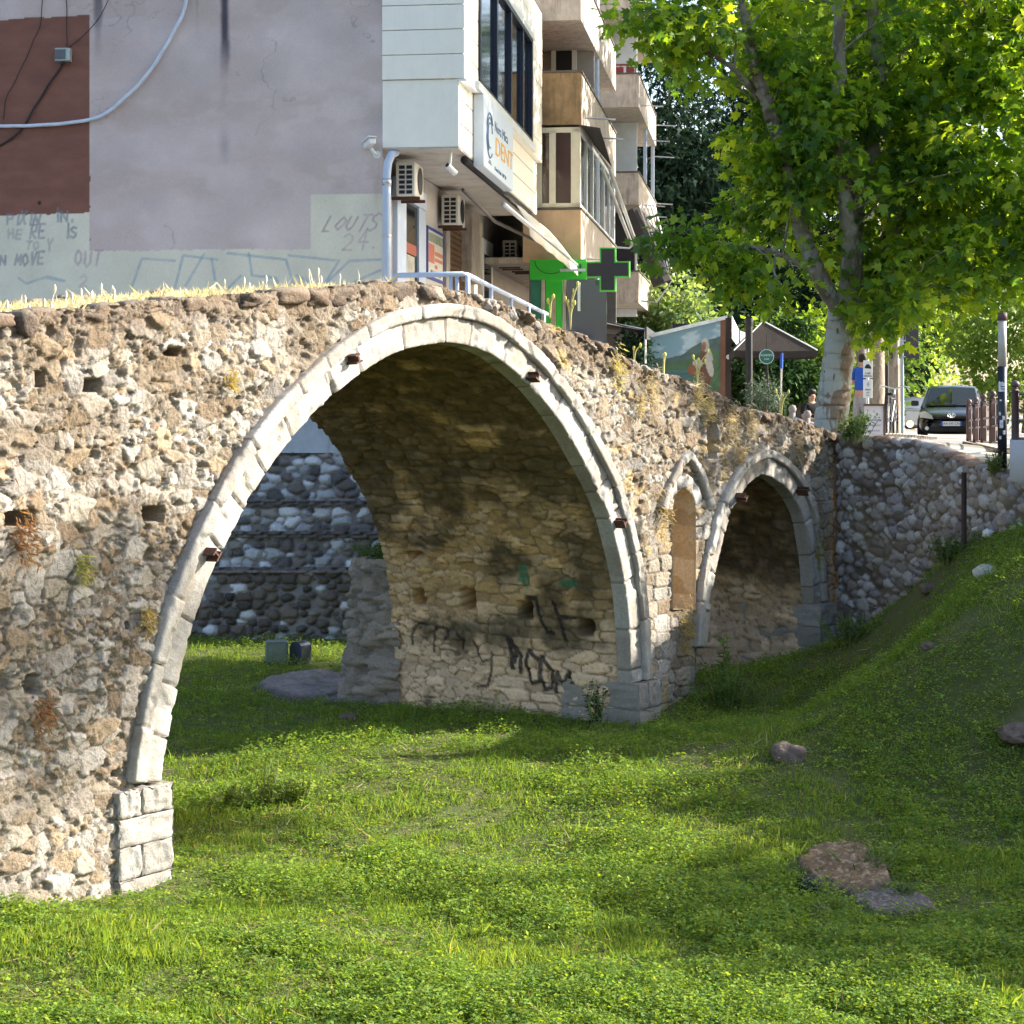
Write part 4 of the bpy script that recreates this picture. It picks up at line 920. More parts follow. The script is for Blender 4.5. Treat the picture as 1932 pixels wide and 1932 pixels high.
# rods for drying clothes
r = LM()
for (y, z, x) in [(YB + .9, zz(212), XB), (YB + 3.2, zz(240) + .2, XB), (YB + 1.4, zz(480), XB), (Y2 + 1, z2_(190), X2), (Y2 + 5, z2_(225), X2), (Y2 + 8, z2_(235), X2), (Y2 + 7, z2_(340), X2), (Y2 + 2, z2_(375), X2), (Y2 + 3, z2_(390), X2), (Y2 + 9, z2_(160), X2)]:
    r.tube([(x - .1, y, z), (x + .75, y, z - .06)], .022, 6)
r.put("drying_rod", M_steel, each=True)
r = LM().bx(1.2, X2 - .1, Y2 - .02, Y2 + .12, z2_(140) + .30, z2_(140) + .34)
for i in range(6): x = 1.2 + (X2 - 1.3) * i / 5; r.bx(x - .015, x + .015, Y2 + .03, Y2 + .07, z2_(140) + .05, z2_(140) + .32)
r.put("balcony_railing", mat("red_railing", (.18, .03, .03), .6))
r = MB()
for x in (1.35, 1.75, 2.1):
    r.bx(x, x + .26, Y2 + .0, Y2 + .12, z2_(140) + .06 - 4, z2_(140) + .24 - 4)
r.build_each("flower_box", mat("red_planter", (.16, .02, .025), .7), bld, world=False)
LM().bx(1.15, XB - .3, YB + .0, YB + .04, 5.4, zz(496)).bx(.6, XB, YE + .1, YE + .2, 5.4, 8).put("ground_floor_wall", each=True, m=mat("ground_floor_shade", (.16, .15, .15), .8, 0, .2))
# ---- things fixed to the building
def bthing(name, label, cat, x, y, z, group=None):
    p_ = C0 + x * BX + y * BF; return thing(name, label, cat, (p_[0], p_[1], z), BROT, group)
M_ac = mat("air_conditioner_white", (.66, .64, .58), .5, 0, .06, 5, 0, 60, .4, .35, (.28, .22, .16), True); M_slot = mat("vent_slot", (.01, .012, .03), .6)
def aircon(u, vt, x0, lab, first=[None], sc=1.0):
    y, z = LB(u, vt, x0 + .17)
    if first[0] is None:
        t = bthing("air_conditioner", lab, "air conditioner", x0, y, z - .62, "air conditioners on the shop facade")
        MB().box((.18, .43, .31), (.36, .86, .62), None, .02).build("casing", M_ac, t, world=False)
        m = MB()
        for i in range(2):
            for j in range(6): m.box((.115 + i * .135, -.004, .07 + j * .09), (.105, .012, .062))
        m.build("side_vent", M_slot, t, world=False)
        MB().lathe([(.24, 0), (.25, .01), (.0, .012)], (.362, .48, .31), 20, (0, 1, 0), (0, 0, 1), (1, 0, 0)).build("fan_guard", M_slot, t, world=False)
        MB().bx(-.1, .42, .12, .16, -.06, -.004).bx(-.1, .42, .68, .72, -.06, -.004).build_each("bracket", M_rust, t, world=False)
        first[0] = t; return t
    src = first[0]; t = src.copy(); COL.objects.link(t); p_ = C0 + x0 * BX + y * BF; t.location = (p_[0], p_[1], z - .62); t["label"] = lab; t.scale = (sc,) * 3
    for ch in src.children:
        c = ch.copy(); COL.objects.link(c); c.parent = t
    return t
aircon(764, 305, .12, "air conditioner beside the blue-grey downpipe under the white bay")
aircon(848, 367, .12, "air conditioner above the brown lattice grille")
aircon(961, 453, .35, "air conditioner between the lattice grille and the green fascia, nearer of a pair")
aircon(985, 462, .50, "air conditioner half hidden behind another one beside the green fascia", sc=1.05)
x_, z_ = LY(1086, 552, 11.9); t = aircon(1086, 552, x_ - .2, "small air conditioner in shade below the green pharmacy fascia", sc=.7)
# downpipe
t = bthing("downpipe", "blue-grey drainpipe at the corner of the building", "pipe", .1, -.14, 5.4)
MB().tube([(.12, .25, 3.22), (.06, .12, 3.16), (.02, .02, 3.0), (0, 0, 2.8), (0, 0, 0)], .075, 12).build("pipe", M_bluegrey, t, True, False)
MB().tube([(0, 0, 2.72), (0, 0, 2.60)], .088, 12).tube([(0, 0, 1.72), (0, 0, 1.68)], .088, 12).build_each("collar", M_steel, t, True, False)
# security cameras
M_cam = mat("camera_white", (.72, .74, .74), .35)
x, z = LY(697, 276, -.1); t = bthing("security_camera", "white bullet security camera on the lavender gable wall", "camera", x, -.02, z - .12, "security cameras")
MB().box((.02, -.16, .16), (.13, .36, .11), np.array(Matrix.Rotation(.5, 3, 'Z') @ Matrix.Rotation(-.15, 3, 'X')), .02).build("housing", M_cam, t, world=False)
MB().box((.02, -.18, .23), (.16, .40, .015), np.array(Matrix.Rotation(.5, 3, 'Z') @ Matrix.Rotation(-.15, 3, 'X'))).build("sunshade", M_cam, t, world=False)
MB().tube([(.12, .01, -.02), (.10, -.06, -.02), (.04, -.12, .08)], .03, 8).tube([(.12, .02, -.02), (.12, -.01, -.02)], .07, 10).build("bracket", M_cam, t, world=False)
x, z = LY(851, 288, .35); t = bthing("security_camera", "small white security camera hanging on a rod below the bay", "camera", x, .35, z_bot - .02, "security cameras")
MB().tube([(0, 0, 0), (-.02, 0, -.26)], .028, 8).build("rod", M_cam, t, world=False)
MB().tube([(-.06, -.05, -.27), (.06, .10, -.40)], [.055, .06], 12).build("housing", M_cam, t, world=False)
MB().tube([(-.058, -.048, -.268), (-.066, -.058, -.262)], .04, 12).build("lens", M_slot, t, world=False)
# dental sign
ysa, zsa = LB(914, 215, bx_lo + .22); ysb, _ = LB(969, 300, bx_lo + .22); zs0 = LB(914, 313, bx_lo + .22)[1]
t = bthing("dental_sign", "pale blue dental clinic sign box below the dark bay window", "sign", bx_lo + .01, ysa, zs0)
sw, sh = ysb - ysa, wzb - .18 - zs0
MB().bx(0, .20, 0, sw, 0, sh, .01).build("box", mat("sign_pale_blue", (.62, .70, .80), .4, 0, .06, 3), t, world=False)
def bt(txt, y, z, size, m, name, sx=1.0): return text_mesh(name, txt, size, m, t, frame3((.204, y, z), (0, 1, 0), (0, 0, 1)), .003, False, 'LEFT', sx)
M_ink = mat("sign_blue_ink", (.10, .17, .30), .5); M_or = mat("sign_orange_ink", (.75, .38, .02), .45)
bt("Nora Mica", sw * .34, sh * .70, .28, M_ink, "lettering", 1.6); bt("DENT", sw * .36, sh * .42, .50, M_or, "lettering", 2.0); bt("Dental clinic  069 20", sw * .34, sh * .10, .11, M_ink, "small_lettering", 1.8)
lg = MB()
for (ry, rz, a0, a1, th) in [(.62, .42, .6, 5.4, .016), (.45, .34, .2, 4.2, .012), (.30, .24, 1.2, 5.2, .010)]:
    lg.tube([(.206, sw * .18 + ry * .7 * math.cos(a), sh * .50 + rz * math.sin(a)) for a in np.linspace(a0, a1, 30)], th, 5)
lg.build("emblem", M_ink, t, world=False); MB().bx(.2, .206, sw * .14, sw * .24, sh * .10, sh * .12).bx(.2, .206, sw * .16, sw * .22, sh * .13, sh * .15).build("emblem_foot", M_ink, t, world=False)
# poster
y0, zt0 = LB(807, 425, .06); y1, _ = LB(838, 425, .06); t = bthing("framed_poster", "blue framed notice board with a red and white advert on the shop wall", "poster", .03, y0, zt0 - 1.05)
pw = y1 - y0
MB().bx(0, .03, 0, pw, 0, .06).bx(0, .03, 0, pw, .99, 1.05).bx(0, .03, 0, .10, .06, .99).bx(0, .03, pw - .1, pw, .06, .99).build("frame", mat("poster_blue", (.03, .06, .28), .5), t, world=False)
MB().bx(.005, .02, .1, pw - .1, .06, .99).build("sheet", mat("poster_paper", (.55, .52, .47), .7, 0, .06), t, world=False)
MB().bx(.02, .024, .15, pw * .42, .34, .72).bx(.02, .024, pw * .46, pw - .15, .52, .60).bx(.02, .024, pw * .46, pw - .15, .40, .47).bx(.02, .024, pw * .46, pw * .6, .25, .32).build("red_print", mat("poster_red", (.50, .17, .11), .7, 0, .2), t, world=False)
MB().bx(.02, .023, .12, pw - .12, .76, .94).build("green_print", mat("poster_green", (.24, .27, .20), .7, 0, .4, 5), t, world=False)
text_mesh("lettering", "VILA HISTORI", .15, M_ink, t, frame3((.023, pw / 2, .14), (0, 1, 0), (0, 0, 1)), .002, False, 'CENTER', pw / 1.45)
# junction box and cables on the gable
x, z = LY(120, 104, -.1); t = bthing("junction_box", "small grey metal junction box on the red-brown painted patch", "box", x, -.03, z - .12)
MB().box((0, -.08, .12), (.28, .16, .24), None, .012).build("case", mat("box_grey", (.36, .40, .38), .45, .3, .1), t, world=False)
MB().box((-.03, -.163, .12), (.20, .008, .18)).build("cover", mat("box_dark_cover", (.10, .11, .12), .4), t, world=False)
MB().tube([(0, -.08, 0), (-.01, -.08, -.05)], .035, 8).build("gland", M_slot, t, world=False)
def cable(name, px, r, lab, cat, m, group=None, yy=-.05):
    pts = [LY(u, v, yy) for u, v in px]; p = catmull(pts, .06); x0, z0 = p[0]
    t = bthing(name, lab, cat, float(x0), yy, float(z0), group)
    mb = MB().tube([(a - x0, 0.012 * math.sin(i * .7), b - z0) for i, (a, b) in enumerate(p)], r, 6); mb.build("strand", m, t, True, False)
cable("conduit", [(-330, 232), (-200, 236), (-60, 237), (0, 238), (60, 237), (130, 232), (180, 223), (205, 210), (235, 185), (270, 150), (300, 108), (325, 65), (345, 25), (356, -20)], .034, "pale blue flexible conduit sweeping in a curve over the gable wall", "cable", mat("conduit_pale", (.58, .63, .72), .45), yy=-.09)
M_cab = mat("cable_black", (.03, .022, .022), .6)
G_ = "thin cables on the gable wall"
cable("cable", [(118, 122), (100, 148), (70, 195), (35, 250), (-10, 280)], .022, "thick dark cable running down from the junction box to the lower left", "cable", M_cab, G_)
cable("cable", [(126, 94), (126, 40), (125, -20)], .009, "thin cable rising straight up from the junction box", "cable", M_cab, G_)
cable("cable", [(80, -20), (77, 40), (62, 80), (35, 140), (12, 185), (6, 225)], .008, "thin cable wandering down the red-brown patch left of the junction box", "cable", M_cab, G_)
cable("cable", [(128, 90), (165, 60), (195, 20), (210, -15)], .007, "thin cable slanting up to the right of the junction box", "cable", M_cab, G_)
# cream awning with its silver bar
t = bthing("awning", "half folded cream awning with silver bar below the white bay", "awning", bx_lo, 3, 7.4)
yA, zA = LB(950, 385, 1.75); A_ = np.array([1.75, yA, zA]); yb_ = 11.5; xb, zb2 = LY(1087, 500, yb_); B_ = np.array([xb, yb_, zb2])
o_ = np.array([bx_lo, 3, 7.4]); loc = lambda p_: tuple(np.array(p_) - o_)
MB().tube([loc(A_), loc(A_ + (B_ - A_) * .6), loc(B_)], [.05, .045, .05], 10).build("front_bar", M_steel, t, True, False)
MB().tube([loc((bx_lo - .05, .9, z_bot - .12)), loc((bx_lo - .05, BL_ - .5, z_bot - .14))], .07, 10).build("roller", M_dark, t, True, False)
ya_, za_ = LB(822, 340, .9)
MB().tube([loc((1.0, yA - .3, zA + .25)), loc((1.25, 5.5, 7.9)), loc((xb - .4, 9.6, zb2 + .25))], .035, 8).build("folding_arm", mat("arm_dark", (.12, .11, .11), .5, .5), t, True, False)
fl = MB(); xc, zc = LY(1070, 415, 11.3); n = 9
fa = [np.array((bx_lo - .02, 6.0 + 5.4 * i / n, z_bot - .18)) for i in range(n + 1)]; fb = [A_ + (B_ - A_) * (.30 + .70 * i / n) for i in range(n + 1)]
V = []; Fs = []
for i in range(n + 1):
    for k in range(7):
        p_ = fa[i] + (fb[i] - fa[i]) * k / 6; p_ = p_ + np.array([0, 0, .10 * math.sin(math.pi * k / 6) + .02 * math.sin(i * 2.1 + k)])
        V.append(loc(p_))
    V.append(loc(fb[i] + np.array([.03, .05, -.22 - .03 * (i % 2)])))
for i in range(n):
    for k in range(7): a = i * 8 + k; Fs.append((a, a + 8, a + 9, a + 1))
fl.add(V, Fs); o = fl.build("canopy", mat("cream_canvas", (.68, .62, .52), .9, 0, .1, 5, .2, 80), t, True, False)
sm_ = o.modifiers.new("thick", 'SOLIDIFY'); sm_.thickness = .012
# green pharmacy
gx0, gz1 = LY(1000, 490, 11.75); gx1, gz0 = LY(1106, 527, 11.75)
t = bthing("pharmacy_fascia", "bright green fascia board of the pharmacy with a thin dark curve", "sign", gx0, 11.75, gz0)
M_green = mat("pharmacy_green", (.03, .42, .03), .4, 0, .08, 3)
MB().bx(0, gx1 - gx0, 0, .12, 0, gz1 - gz0).build("board", M_green, t, world=False)
MB().tube([(.12 + .38 * (1 + math.cos(a)), -.006, (gz1 - gz0) * .92 + .3 * math.sin(a)) for a in np.linspace(math.pi, 2 * math.pi, 24)], .010, 5).bx((gx1 - gx0) * .80, (gx1 - gx0) * .835, -.008, .002, .12, .36).bx((gx1 - gx0) * .88, (gx1 - gx0) * .915, -.008, .002, .12, .36).build("emblem", mat("dark_green_line", (.01, .10, .02), .5), t, world=False)
t = bthing("pharmacy_entrance", "green pharmacy door frame under the green fascia", "shopfront", gx0, 11.9, 5.4)
w_ = gx1 - gx0
MB().bx(.0, w_ * .18, 0, .1, 0, gz0 - 5.4).build("green_panel", mat("teal_panel", (.02, .14, .10), .4), t, world=False)
MB().bx(w_ * .27, w_ * .56, 0, .1, 0, gz0 - 5.4).build("green_door", M_green, t, world=False)
MB().bx(w_ * .36, w_ * .45, -.02, .02, .2, gz0 - 5.75).build("door_glass", mat("door_beige_glass", (.36, .30, .18), .3), t, world=False)
MB().bx(w_ * .19, w_ * .26, -.02, .08, 0, gz0 - 5.4).bx(w_ * .57, w_ * .63, -.02, .08, 0, gz0 - 5.4).build_each("door_post", M_beige, t, world=False)
MB().bx(w_ * .64, w_ * 1.35, .02, .08, 0, gz0 - 5.4).build("dark_window", mat_glass("shop_dark_glass", (.03, .03, .05)), t, world=False)
ccx, cz1 = LY(1105, 465, 10.6); cx1, cz0 = LY(1188, 552, 10.6); S_ = cx1 - ccx; mx_, mz_ = (ccx + cx1) / 2, (cz0 + cz1) / 2
t = bthing("pharmacy_cross", "green edged pharmacy cross sign with dark unlit face", "sign", mx_, 10.6, mz_)
a, b = S_ / 2, S_ / 6 * 1.1
cr = [(-b, -a), (b, -a), (b, -b), (a, -b), (a, b), (b, b), (b, a), (-b, a), (-b, b), (-a, b), (-a, -b), (-b, -b)]
MB().prism(cr, lambda q, r_, d_: (q, d_, r_), 0, .16).build("rim", mat("cross_green", (.10, .50, .07), .4), t, world=False)
e_ = .035; ci = [(-b + e_, -a + e_), (b - e_, -a + e_), (b - e_, -b + e_), (a - e_, -b + e_), (a - e_, b - e_), (b - e_, b - e_), (b - e_, a - e_), (-b + e_, a - e_), (-b + e_, b - e_), (-a + e_, b - e_), (-a + e_, -b + e_), (-b + e_, -b + e_)]
MB().prism(ci, lambda q, r_, d_: (q, d_, r_), -.012, .0).build("dark_face", mat("led_face", (.025, .025, .032), .45, 0, .2, 40), t, world=False)
MB().bx(-a - .6, -a, .06, .10, -.03, .03).build("bracket", M_steel, t, world=False)
x0, z0 = LY(1098, 533, 11.0)
t = bthing("shop_sign", "white slanted shop sign panel below the pharmacy cross", "sign", XB - .05, 11.8, 6.45)
MB().bx(0, .06, 0, 7.5, -.05, .62).build("panel", mat("white_green_panel", (.70, .76, .74), .4, 0, .25, 1.5), t, world=False)
# dark canopy, folding frames
t = bthing("shop_canopy", "sagging dark brown canopy over the far shops", "canopy", XB, 14, 6.2)
V = []; Fs = []
for i in range(15):
    for k in range(5): V.append((-.6 + 2.1 * k / 4, -1 + 17 * i / 14, .25 - .42 * k / 4 + .05 * math.sin(i * 1.7 + k) - .05 * math.sin(math.pi * k / 4)))
for i in range(14):
    for k in range(4): a = i * 5 + k; Fs.append((a, a + 1, a + 6, a + 5))
o = MB().add(V, Fs).build("canopy", mat("dark_canvas", (.055, .048, .045), .9, 0, .3, 3, .3), t, True, False); o.modifiers.new("thick", 'SOLIDIFY').thickness = .02
MB().bx(1.46, 1.5, -1, 16, -.42, -.12).build("valance", mat("dark_canvas_edge", (.05, .05, .055), .9, 0, .3), t, False, False)
m = MB()
for y in (-.8, 5, 11, 15.8): m.tube([(-.6, y, .2), (1.5, y, -.2)], .03, 6).tube([(1.45, y, -.2), (1.45, y, -1.0)], .03, 6)
m.build("frame", M_steel, t, False, False)
t = bthing("folding_awning", "bare silver awning arms slanting down beside the ochre balcony", "awning", XB, YE, 8)
p0 = LB(1136, 318, XB + .05); p1 = LY(1200, 462, YE + 2.5); p2 = LB(1150, 318, XB + .1)
M_ = lambda x, y, z: (x - XB, y - YE, z - 8)
MB().tube([M_(XB + .05, p0[0], p0[1]), M_(p1[0] - .12, YE + 2.5, p1[1])], .05, 8).build("arm", M_steel, t, world=False)
MB().tube([M_(XB + .1, p2[0], p2[1]), M_(p1[0], YE + 2.5, p1[1] + .05)], .05, 8).build("arm", M_steel, t, world=False)
MB().tube([M_(XB - .4, YE + 2.5, p1[1] - .05), M_(p1[0] - .2, YE + 2.5, p1[1] - .1), M_(p1[0] + .02, YE + 2.5, p1[1] + .1)], .03, 6).build("cross_bar", M_steel, t, world=False)
t = bthing("rolled_awning", "black rolled awning with bundle of silver rods under the farther balconies", "awning", X2, Y2 + 2, 8)
q0 = LY(1192, 395, Y2 - 1); q1 = LY(1250, 535, Y2 - 1)
K = lambda a, b: (a - X2, -3.0, b - 8)
MB().tube([K(*q0), K(*q1)], [.16, .34], 8).build("rolled_canvas", mat("black_canvas", (.035, .032, .035), .9, 0, .3, 4), t, False, False)
m = MB()
for i in range(5): m.tube([(K(q0[0] + .25 + .12 * i, q0[1] + .1)), (K(q1[0] + .08 + .05 * i, q1[1] + .05 + .1 * i))], .028, 6)
m.tube([K(q1[0] - .7, q1[1] - .55), K(q1[0] - .2, q1[1] - .6), K(q1[0] + .1, q1[1] - .2), K(q1[0] + .3, q1[1] + .1)], .03, 6)
m.build("rod_bundle", M_steel, t, False, False)
# handrail of the raised walkway
t = bthing("handrail", "pale blue-grey tubular handrail along the raised walkway", "railing", 1.2, -.8, 5.4)
hx0, hz = LY(741, 518, -.8); hx1, _ = LY(882, 514, -.8)
o2 = np.array([1.2, -.8, 5.4]); hz -= 5.4
MB().tube([(hx0 - 1.2, 0, hz - .02), (hx1 - 1.2 - .08, 0, hz), (hx1 - 1.2, .06, hz - .02), (hx1 - 1.2, 33, hz - .12)], .045, 10).build("top_rail", M_bluegrey, t, True, False)
for xx in (LY(850, 530, -.8)[0], LY(862, 530, -.8)[0], LY(882, 530, -.8)[0]): MB().tube([(xx - 1.2, .02, 0), (xx - 1.2, .02, hz - .03)], .035 if xx < hx1 - .02 else .045, 8).build("post", M_bluegrey, t, True, False)
for i in range(1, 12): MB().tube([(hx1 - 1.2, i * 2.9, 0), (hx1 - 1.2, i * 2.9, hz - .05)], .04, 8).build("post", M_bluegrey, t, True, False)
MB().tube([(hx1 - 1.2, .1, hz * .5), (hx1 - 1.2, 33, hz * .5 - .1)], .025, 8).build("mid_rail", M_bluegrey, t, True, False)
# ================================================================ vegetation helpers
def gpix(u, v):
    """where the sight line through a picture point meets the river bed"""
    Ys = np.linspace(10, 33, 2400); X = (u - 966) / FP * Ys; i = int(np.argmax(bed_z(X, Ys) >= CZ + (795 - v) / FP * Ys)); return np.array([X[i], Ys[i], float(bed_z(X[i], Ys[i]))])
T_PLANE = (np.array([(0, .36, .05), (0, 0, 0), (.20, -.06, .0), (.50, .14, -.06), (.29, .30, .02), (.44, .64, -.07), (.16, .58, .02), (0, 1.0, -.06), (-.16, .58, .02), (-.44, .64, -.07), (-.29, .30, .02), (-.50, .14, -.06), (-.20, -.06, 0)], float),
           np.array([(0, i, i + 1) for i in range(1, 12)] + [(0, 12, 1)]))
T_LEAF = (np.array([(0, 0, 0), (.27, .42, .07), (0, 1.0, -.05), (-.27, .42, .07), (0, .45, 0)], float), np.array([(0, 1, 4), (1, 2, 4), (2, 3, 4), (3, 0, 4)]))
T_SPRAY = (np.array([(0, 0, 0), (.10, .5, .03), (.32, .55, -.03), (.12, .62, .02), (0, 1.0, -.08), (-.12, .62, .02), (-.30, .5, -.03), (-.10, .45, .03)], float), np.array([(0, 1, 7), (1, 2, 3), (1, 3, 7), (7, 3, 5), (7, 5, 6), (3, 4, 5)]))
T_TINY = (np.array([(0, 0, 0), (.30, .45, .06), (0, 1.0, -.06), (-.30, .45, .06)], float), np.array([(0, 1, 2), (0, 2, 3)]))
T_CARD = (np.array([(-.30, 0, 0), (.28, .1, .03), (.34, .8, -.04), (-.2, 1, .04), (.0, .5, .10)], float), np.array([(0, 1, 4), (1, 2, 4), (2, 3, 4), (3, 0, 4)]))
def leaf_mesh(name, Cn, dirs, nrm, size, tmpl, cols):
    """many leaves: base points, pointing directions, facing normals"""
    Vt, Ft = tmpl; n = len(Cn); k = len(Vt)
    d = dirs / (np.linalg.norm(dirs, axis=1, keepdims=True) + 1e-9)
    x = np.cross(d, nrm); x /= (np.linalg.norm(x, axis=1, keepdims=True) + 1e-9); z = np.cross(x, d)
    V = Cn[:, None] + size[:, None, None] * (Vt[None, :, 0:1] * x[:, None] + Vt[None, :, 1:2] * d[:, None] + Vt[None, :, 2:3] * z[:, None])
    Fs = (Ft[None] + (np.arange(n) * k)[:, None, None]).reshape(-1, 3)
    return raw_mesh(name, V.reshape(-1, 3), None, False, np.repeat(cols, k, axis=0), quads=Fs)
def cloud(ells, ncl, per, rad, size, cols, droop=.35, shell=.55, r=RNG, flat=.75):
    """clumps of leaves inside a union of ellipsoids -> arrays; more clumps near the surface"""
    w = np.array([e[1][0] * e[1][1] + e[1][0] * e[1][2] + e[1][1] * e[1][2] for e in ells]); w = w / w.sum()
    pick = r.choice(len(ells), ncl, p=w); q = r.normal(size=(ncl, 3)); q /= np.linalg.norm(q, axis=1, keepdims=True)
    q *= (r.random(ncl) ** (1 - shell))[:, None]
    cc = np.array([ells[i][0] for i in pick]) + q * np.array([ells[i][1] for i in pick])
    m = np.maximum(6, (per * r.uniform(.5, 1.5, ncl)).astype(int)); idx = np.repeat(np.arange(ncl), m); N = len(idx)
    o = r.normal(size=(N, 3)) * np.array([1, 1, flat]); o /= np.linalg.norm(o, axis=1, keepdims=True); rr = rad * r.uniform(.6, 1.5, ncl)
    o2 = o * (r.random(N) ** .5)[:, None]
    C = cc[idx] + o2 * rr[idx][:, None]
    dirs = o + r.normal(size=(N, 3)) * .5; dirs[:, 2] -= droop
    nrm = r.normal(size=(N, 3)) * .8 + np.array([0, 0, .8]) + .35 * o
    cl = np.array(cols); ck = r.random(ncl)
    ci = np.clip(ck[idx] + r.normal(size=N) * .18, 0, .999) * len(cl); col = cl[ci.astype(int)] * r.uniform(.8, 1.2, (N, 1))
    return C, dirs, nrm, size * r.uniform(.65, 1.25, N), col, cc
M_plane = mat_leaf("plane_leaf", .62, (3.0, 2.4, .5), .42, .4); M_dk = mat_leaf("evergreen_leaf", .2, (1, 1, .6), .7, .08); M_lg = mat_leaf("light_leaf", .55, (2.0, 1.7, .6), .5, .3)
M_grass = mat_leaf("grass_blade", .46, (1.7, 1.5, .6), .65, .15); M_dry = mat_leaf("dry_grass", .45, (1.2, 1.1, .9), .6, .2); M_weed = mat_leaf("weed_leaf", .46, (1.8, 1.55, .6), .65, .15)
M_stem = mat("green_stem", (.16, .20, .06), .7, 0, .2, 20); M_twig = mat("brown_twig", (.14, .10, .07), .9, 0, .3, 10)
def bark(name, base, patch1, patch2, sc=3.0):
    m, nt, b = _nt(name); N = nt.nodes; L = nt.links; b.inputs["Roughness"].default_value = .8
    tc = N.new("ShaderNodeTexCoord"); mp = N.new("ShaderNodeMapping"); mp.inputs["Scale"].default_value = (1, 1, .45); L.new(tc.outputs["Object"], mp.inputs[0])
    prev = None; 
    for i, (c, s_, lo) in enumerate([(patch1, sc, .50), (patch2, sc * 1.7, .56), ((.10, .085, .06), sc * 2.6, .66)]):
        n = N.new("ShaderNodeTexNoise"); n.inputs["Scale"].default_value = s_; n.inputs["Detail"].default_value = 4; n.inputs["Distortion"].default_value = .6; L.new(mp.outputs[0], n.inputs["Vector"])
        rp = N.new("ShaderNodeMapRange"); rp.inputs[1].default_value = lo; rp.inputs[2].default_value = lo + .03; L.new(n.outputs[0], rp.inputs[0])
        mx = N.new("ShaderNodeMix"); mx.data_type = 'RGBA'; L.new(rp.outputs[0], mx.inputs[0]); mx.inputs[7].default_value = (*c, 1)
        if prev is None: mx.inputs[6].default_value = (*base, 1)
        else: L.new(prev, mx.inputs[6])
        prev = mx.outputs[2]
    L.new(prev, b.inputs["Base Color"])
    n = N.new("ShaderNodeTexNoise"); n.inputs["Scale"].default_value = 14; n.inputs["Detail"].default_value = 8; L.new(tc.outputs["Object"], n.inputs["Vector"])
    bp = N.new("ShaderNodeBump"); bp.inputs["Strength"].default_value = .6; bp.inputs["Distance"].default_value = .03; L.new(n.outputs[0], bp.inputs["Height"]); L.new(bp.outputs[0], b.inputs["Normal"])
    return m
M_pbark = bark("plane_bark", (.36, .36, .33), (.22, .16, .11), (.25, .27, .24)); M_bark = bark("grey_brown_bark", (.26, .21, .16), (.20, .16, .12), (.34, .29, .23))
M_limb = bark("limb_bark", (.20, .175, .14), (.13, .105, .08), (.26, .25, .21))
def limb(mb, pts, r0, r1, n=10, seed=0, wob=.03):
    p = catmull3(pts, 14); m = len(p); t = np.linspace(0, 1, m); rs = r0 + (r1 - r0) * t
    g = random.Random(seed); p = p + np.array([[g.uniform(-wob, wob) for _ in range(3)] for _ in range(m)]) * np.minimum(1, 4 * t)[:, None]
    mb.tube(p, rs * (1 + .02 * np.sin(np.arange(m) * .9 + seed)), n); return p
def catmull3(p, k):
    p = np.array(p, float); q = np.vstack([2 * p[0] - p[1], p, 2 * p[-1] - p[-2]]); out = []
    for i in range(1, len(q) - 2):
        t = np.linspace(0, 1, k, endpoint=False)[:, None]
        out.append(.5 * ((2 * q[i]) + (-q[i - 1] + q[i + 1]) * t + (2 * q[i - 1] - 5 * q[i] + 4 * q[i + 1] - q[i + 2]) * t ** 2 + (-q[i - 1] + 3 * q[i] - 3 * q[i + 1] + q[i + 2]) * t ** 3))
    return np.vstack(out + [p[-1:]])
def E(u, v, Y, ru, rv, ry): return (P(u, v, Y), (ru / FP * Y, ry, rv / FP * Y))
def tree(name, label, base, trunk, limbs, ells, ncl, per, rad, size, cols, ml, mb_, tmpl, group=None, droop=.35, shell=.55, twigs=0):
    t = thing(name, label, "tree", tuple(base), 0, group); m = MB()
    limb(m, trunk[0], trunk[1], trunk[2], 14, 1, .015)
    lm_ = MB() if len(limbs) > 5 else m
    for i, (pts, r0, r1) in enumerate(limbs): limb(lm_, pts, r0, r1, 9, i + 2)
    C, d, n, s, c, cc = cloud(ells, ncl, per, rad, size, cols, droop, shell)
    if twigs and limbs:
        pts = np.vstack([catmull3(l[0], 14) for l in limbs])
        for q in cc[:twigs]:
            j = np.argmin(np.linalg.norm(pts - q + np.array([0, 0, .5]), axis=1)); a = pts[j]
            if np.linalg.norm(a - q) < 2.6: lm_.tube([a, (a + q) / 2 + np.array([0, 0, .12]), q], [.024, .016, .007], 5, False)
    if lm_ is not m: lm_.build("limbs", M_limb, t, True)
    m.build("trunk", mb_, t, True)
    link("crown", leaf_mesh("crown", C, d, n, s, tmpl, c), ml, t)
    return t
PG = [(.075, .155, .025), (.10, .19, .028), (.055, .12, .026), (.13, .22, .03), (.07, .15, .03)]
PGP = [(.045, .11, .028), (.065, .15, .03), (.085, .175, .03), (.11, .21, .033), (.15, .255, .036), (.21, .31, .045)]
Yt = 29.0
W = lambda u, v, dy=0: P(u, v, Yt + dy * .6 - (.25 if v < 560 else 0))
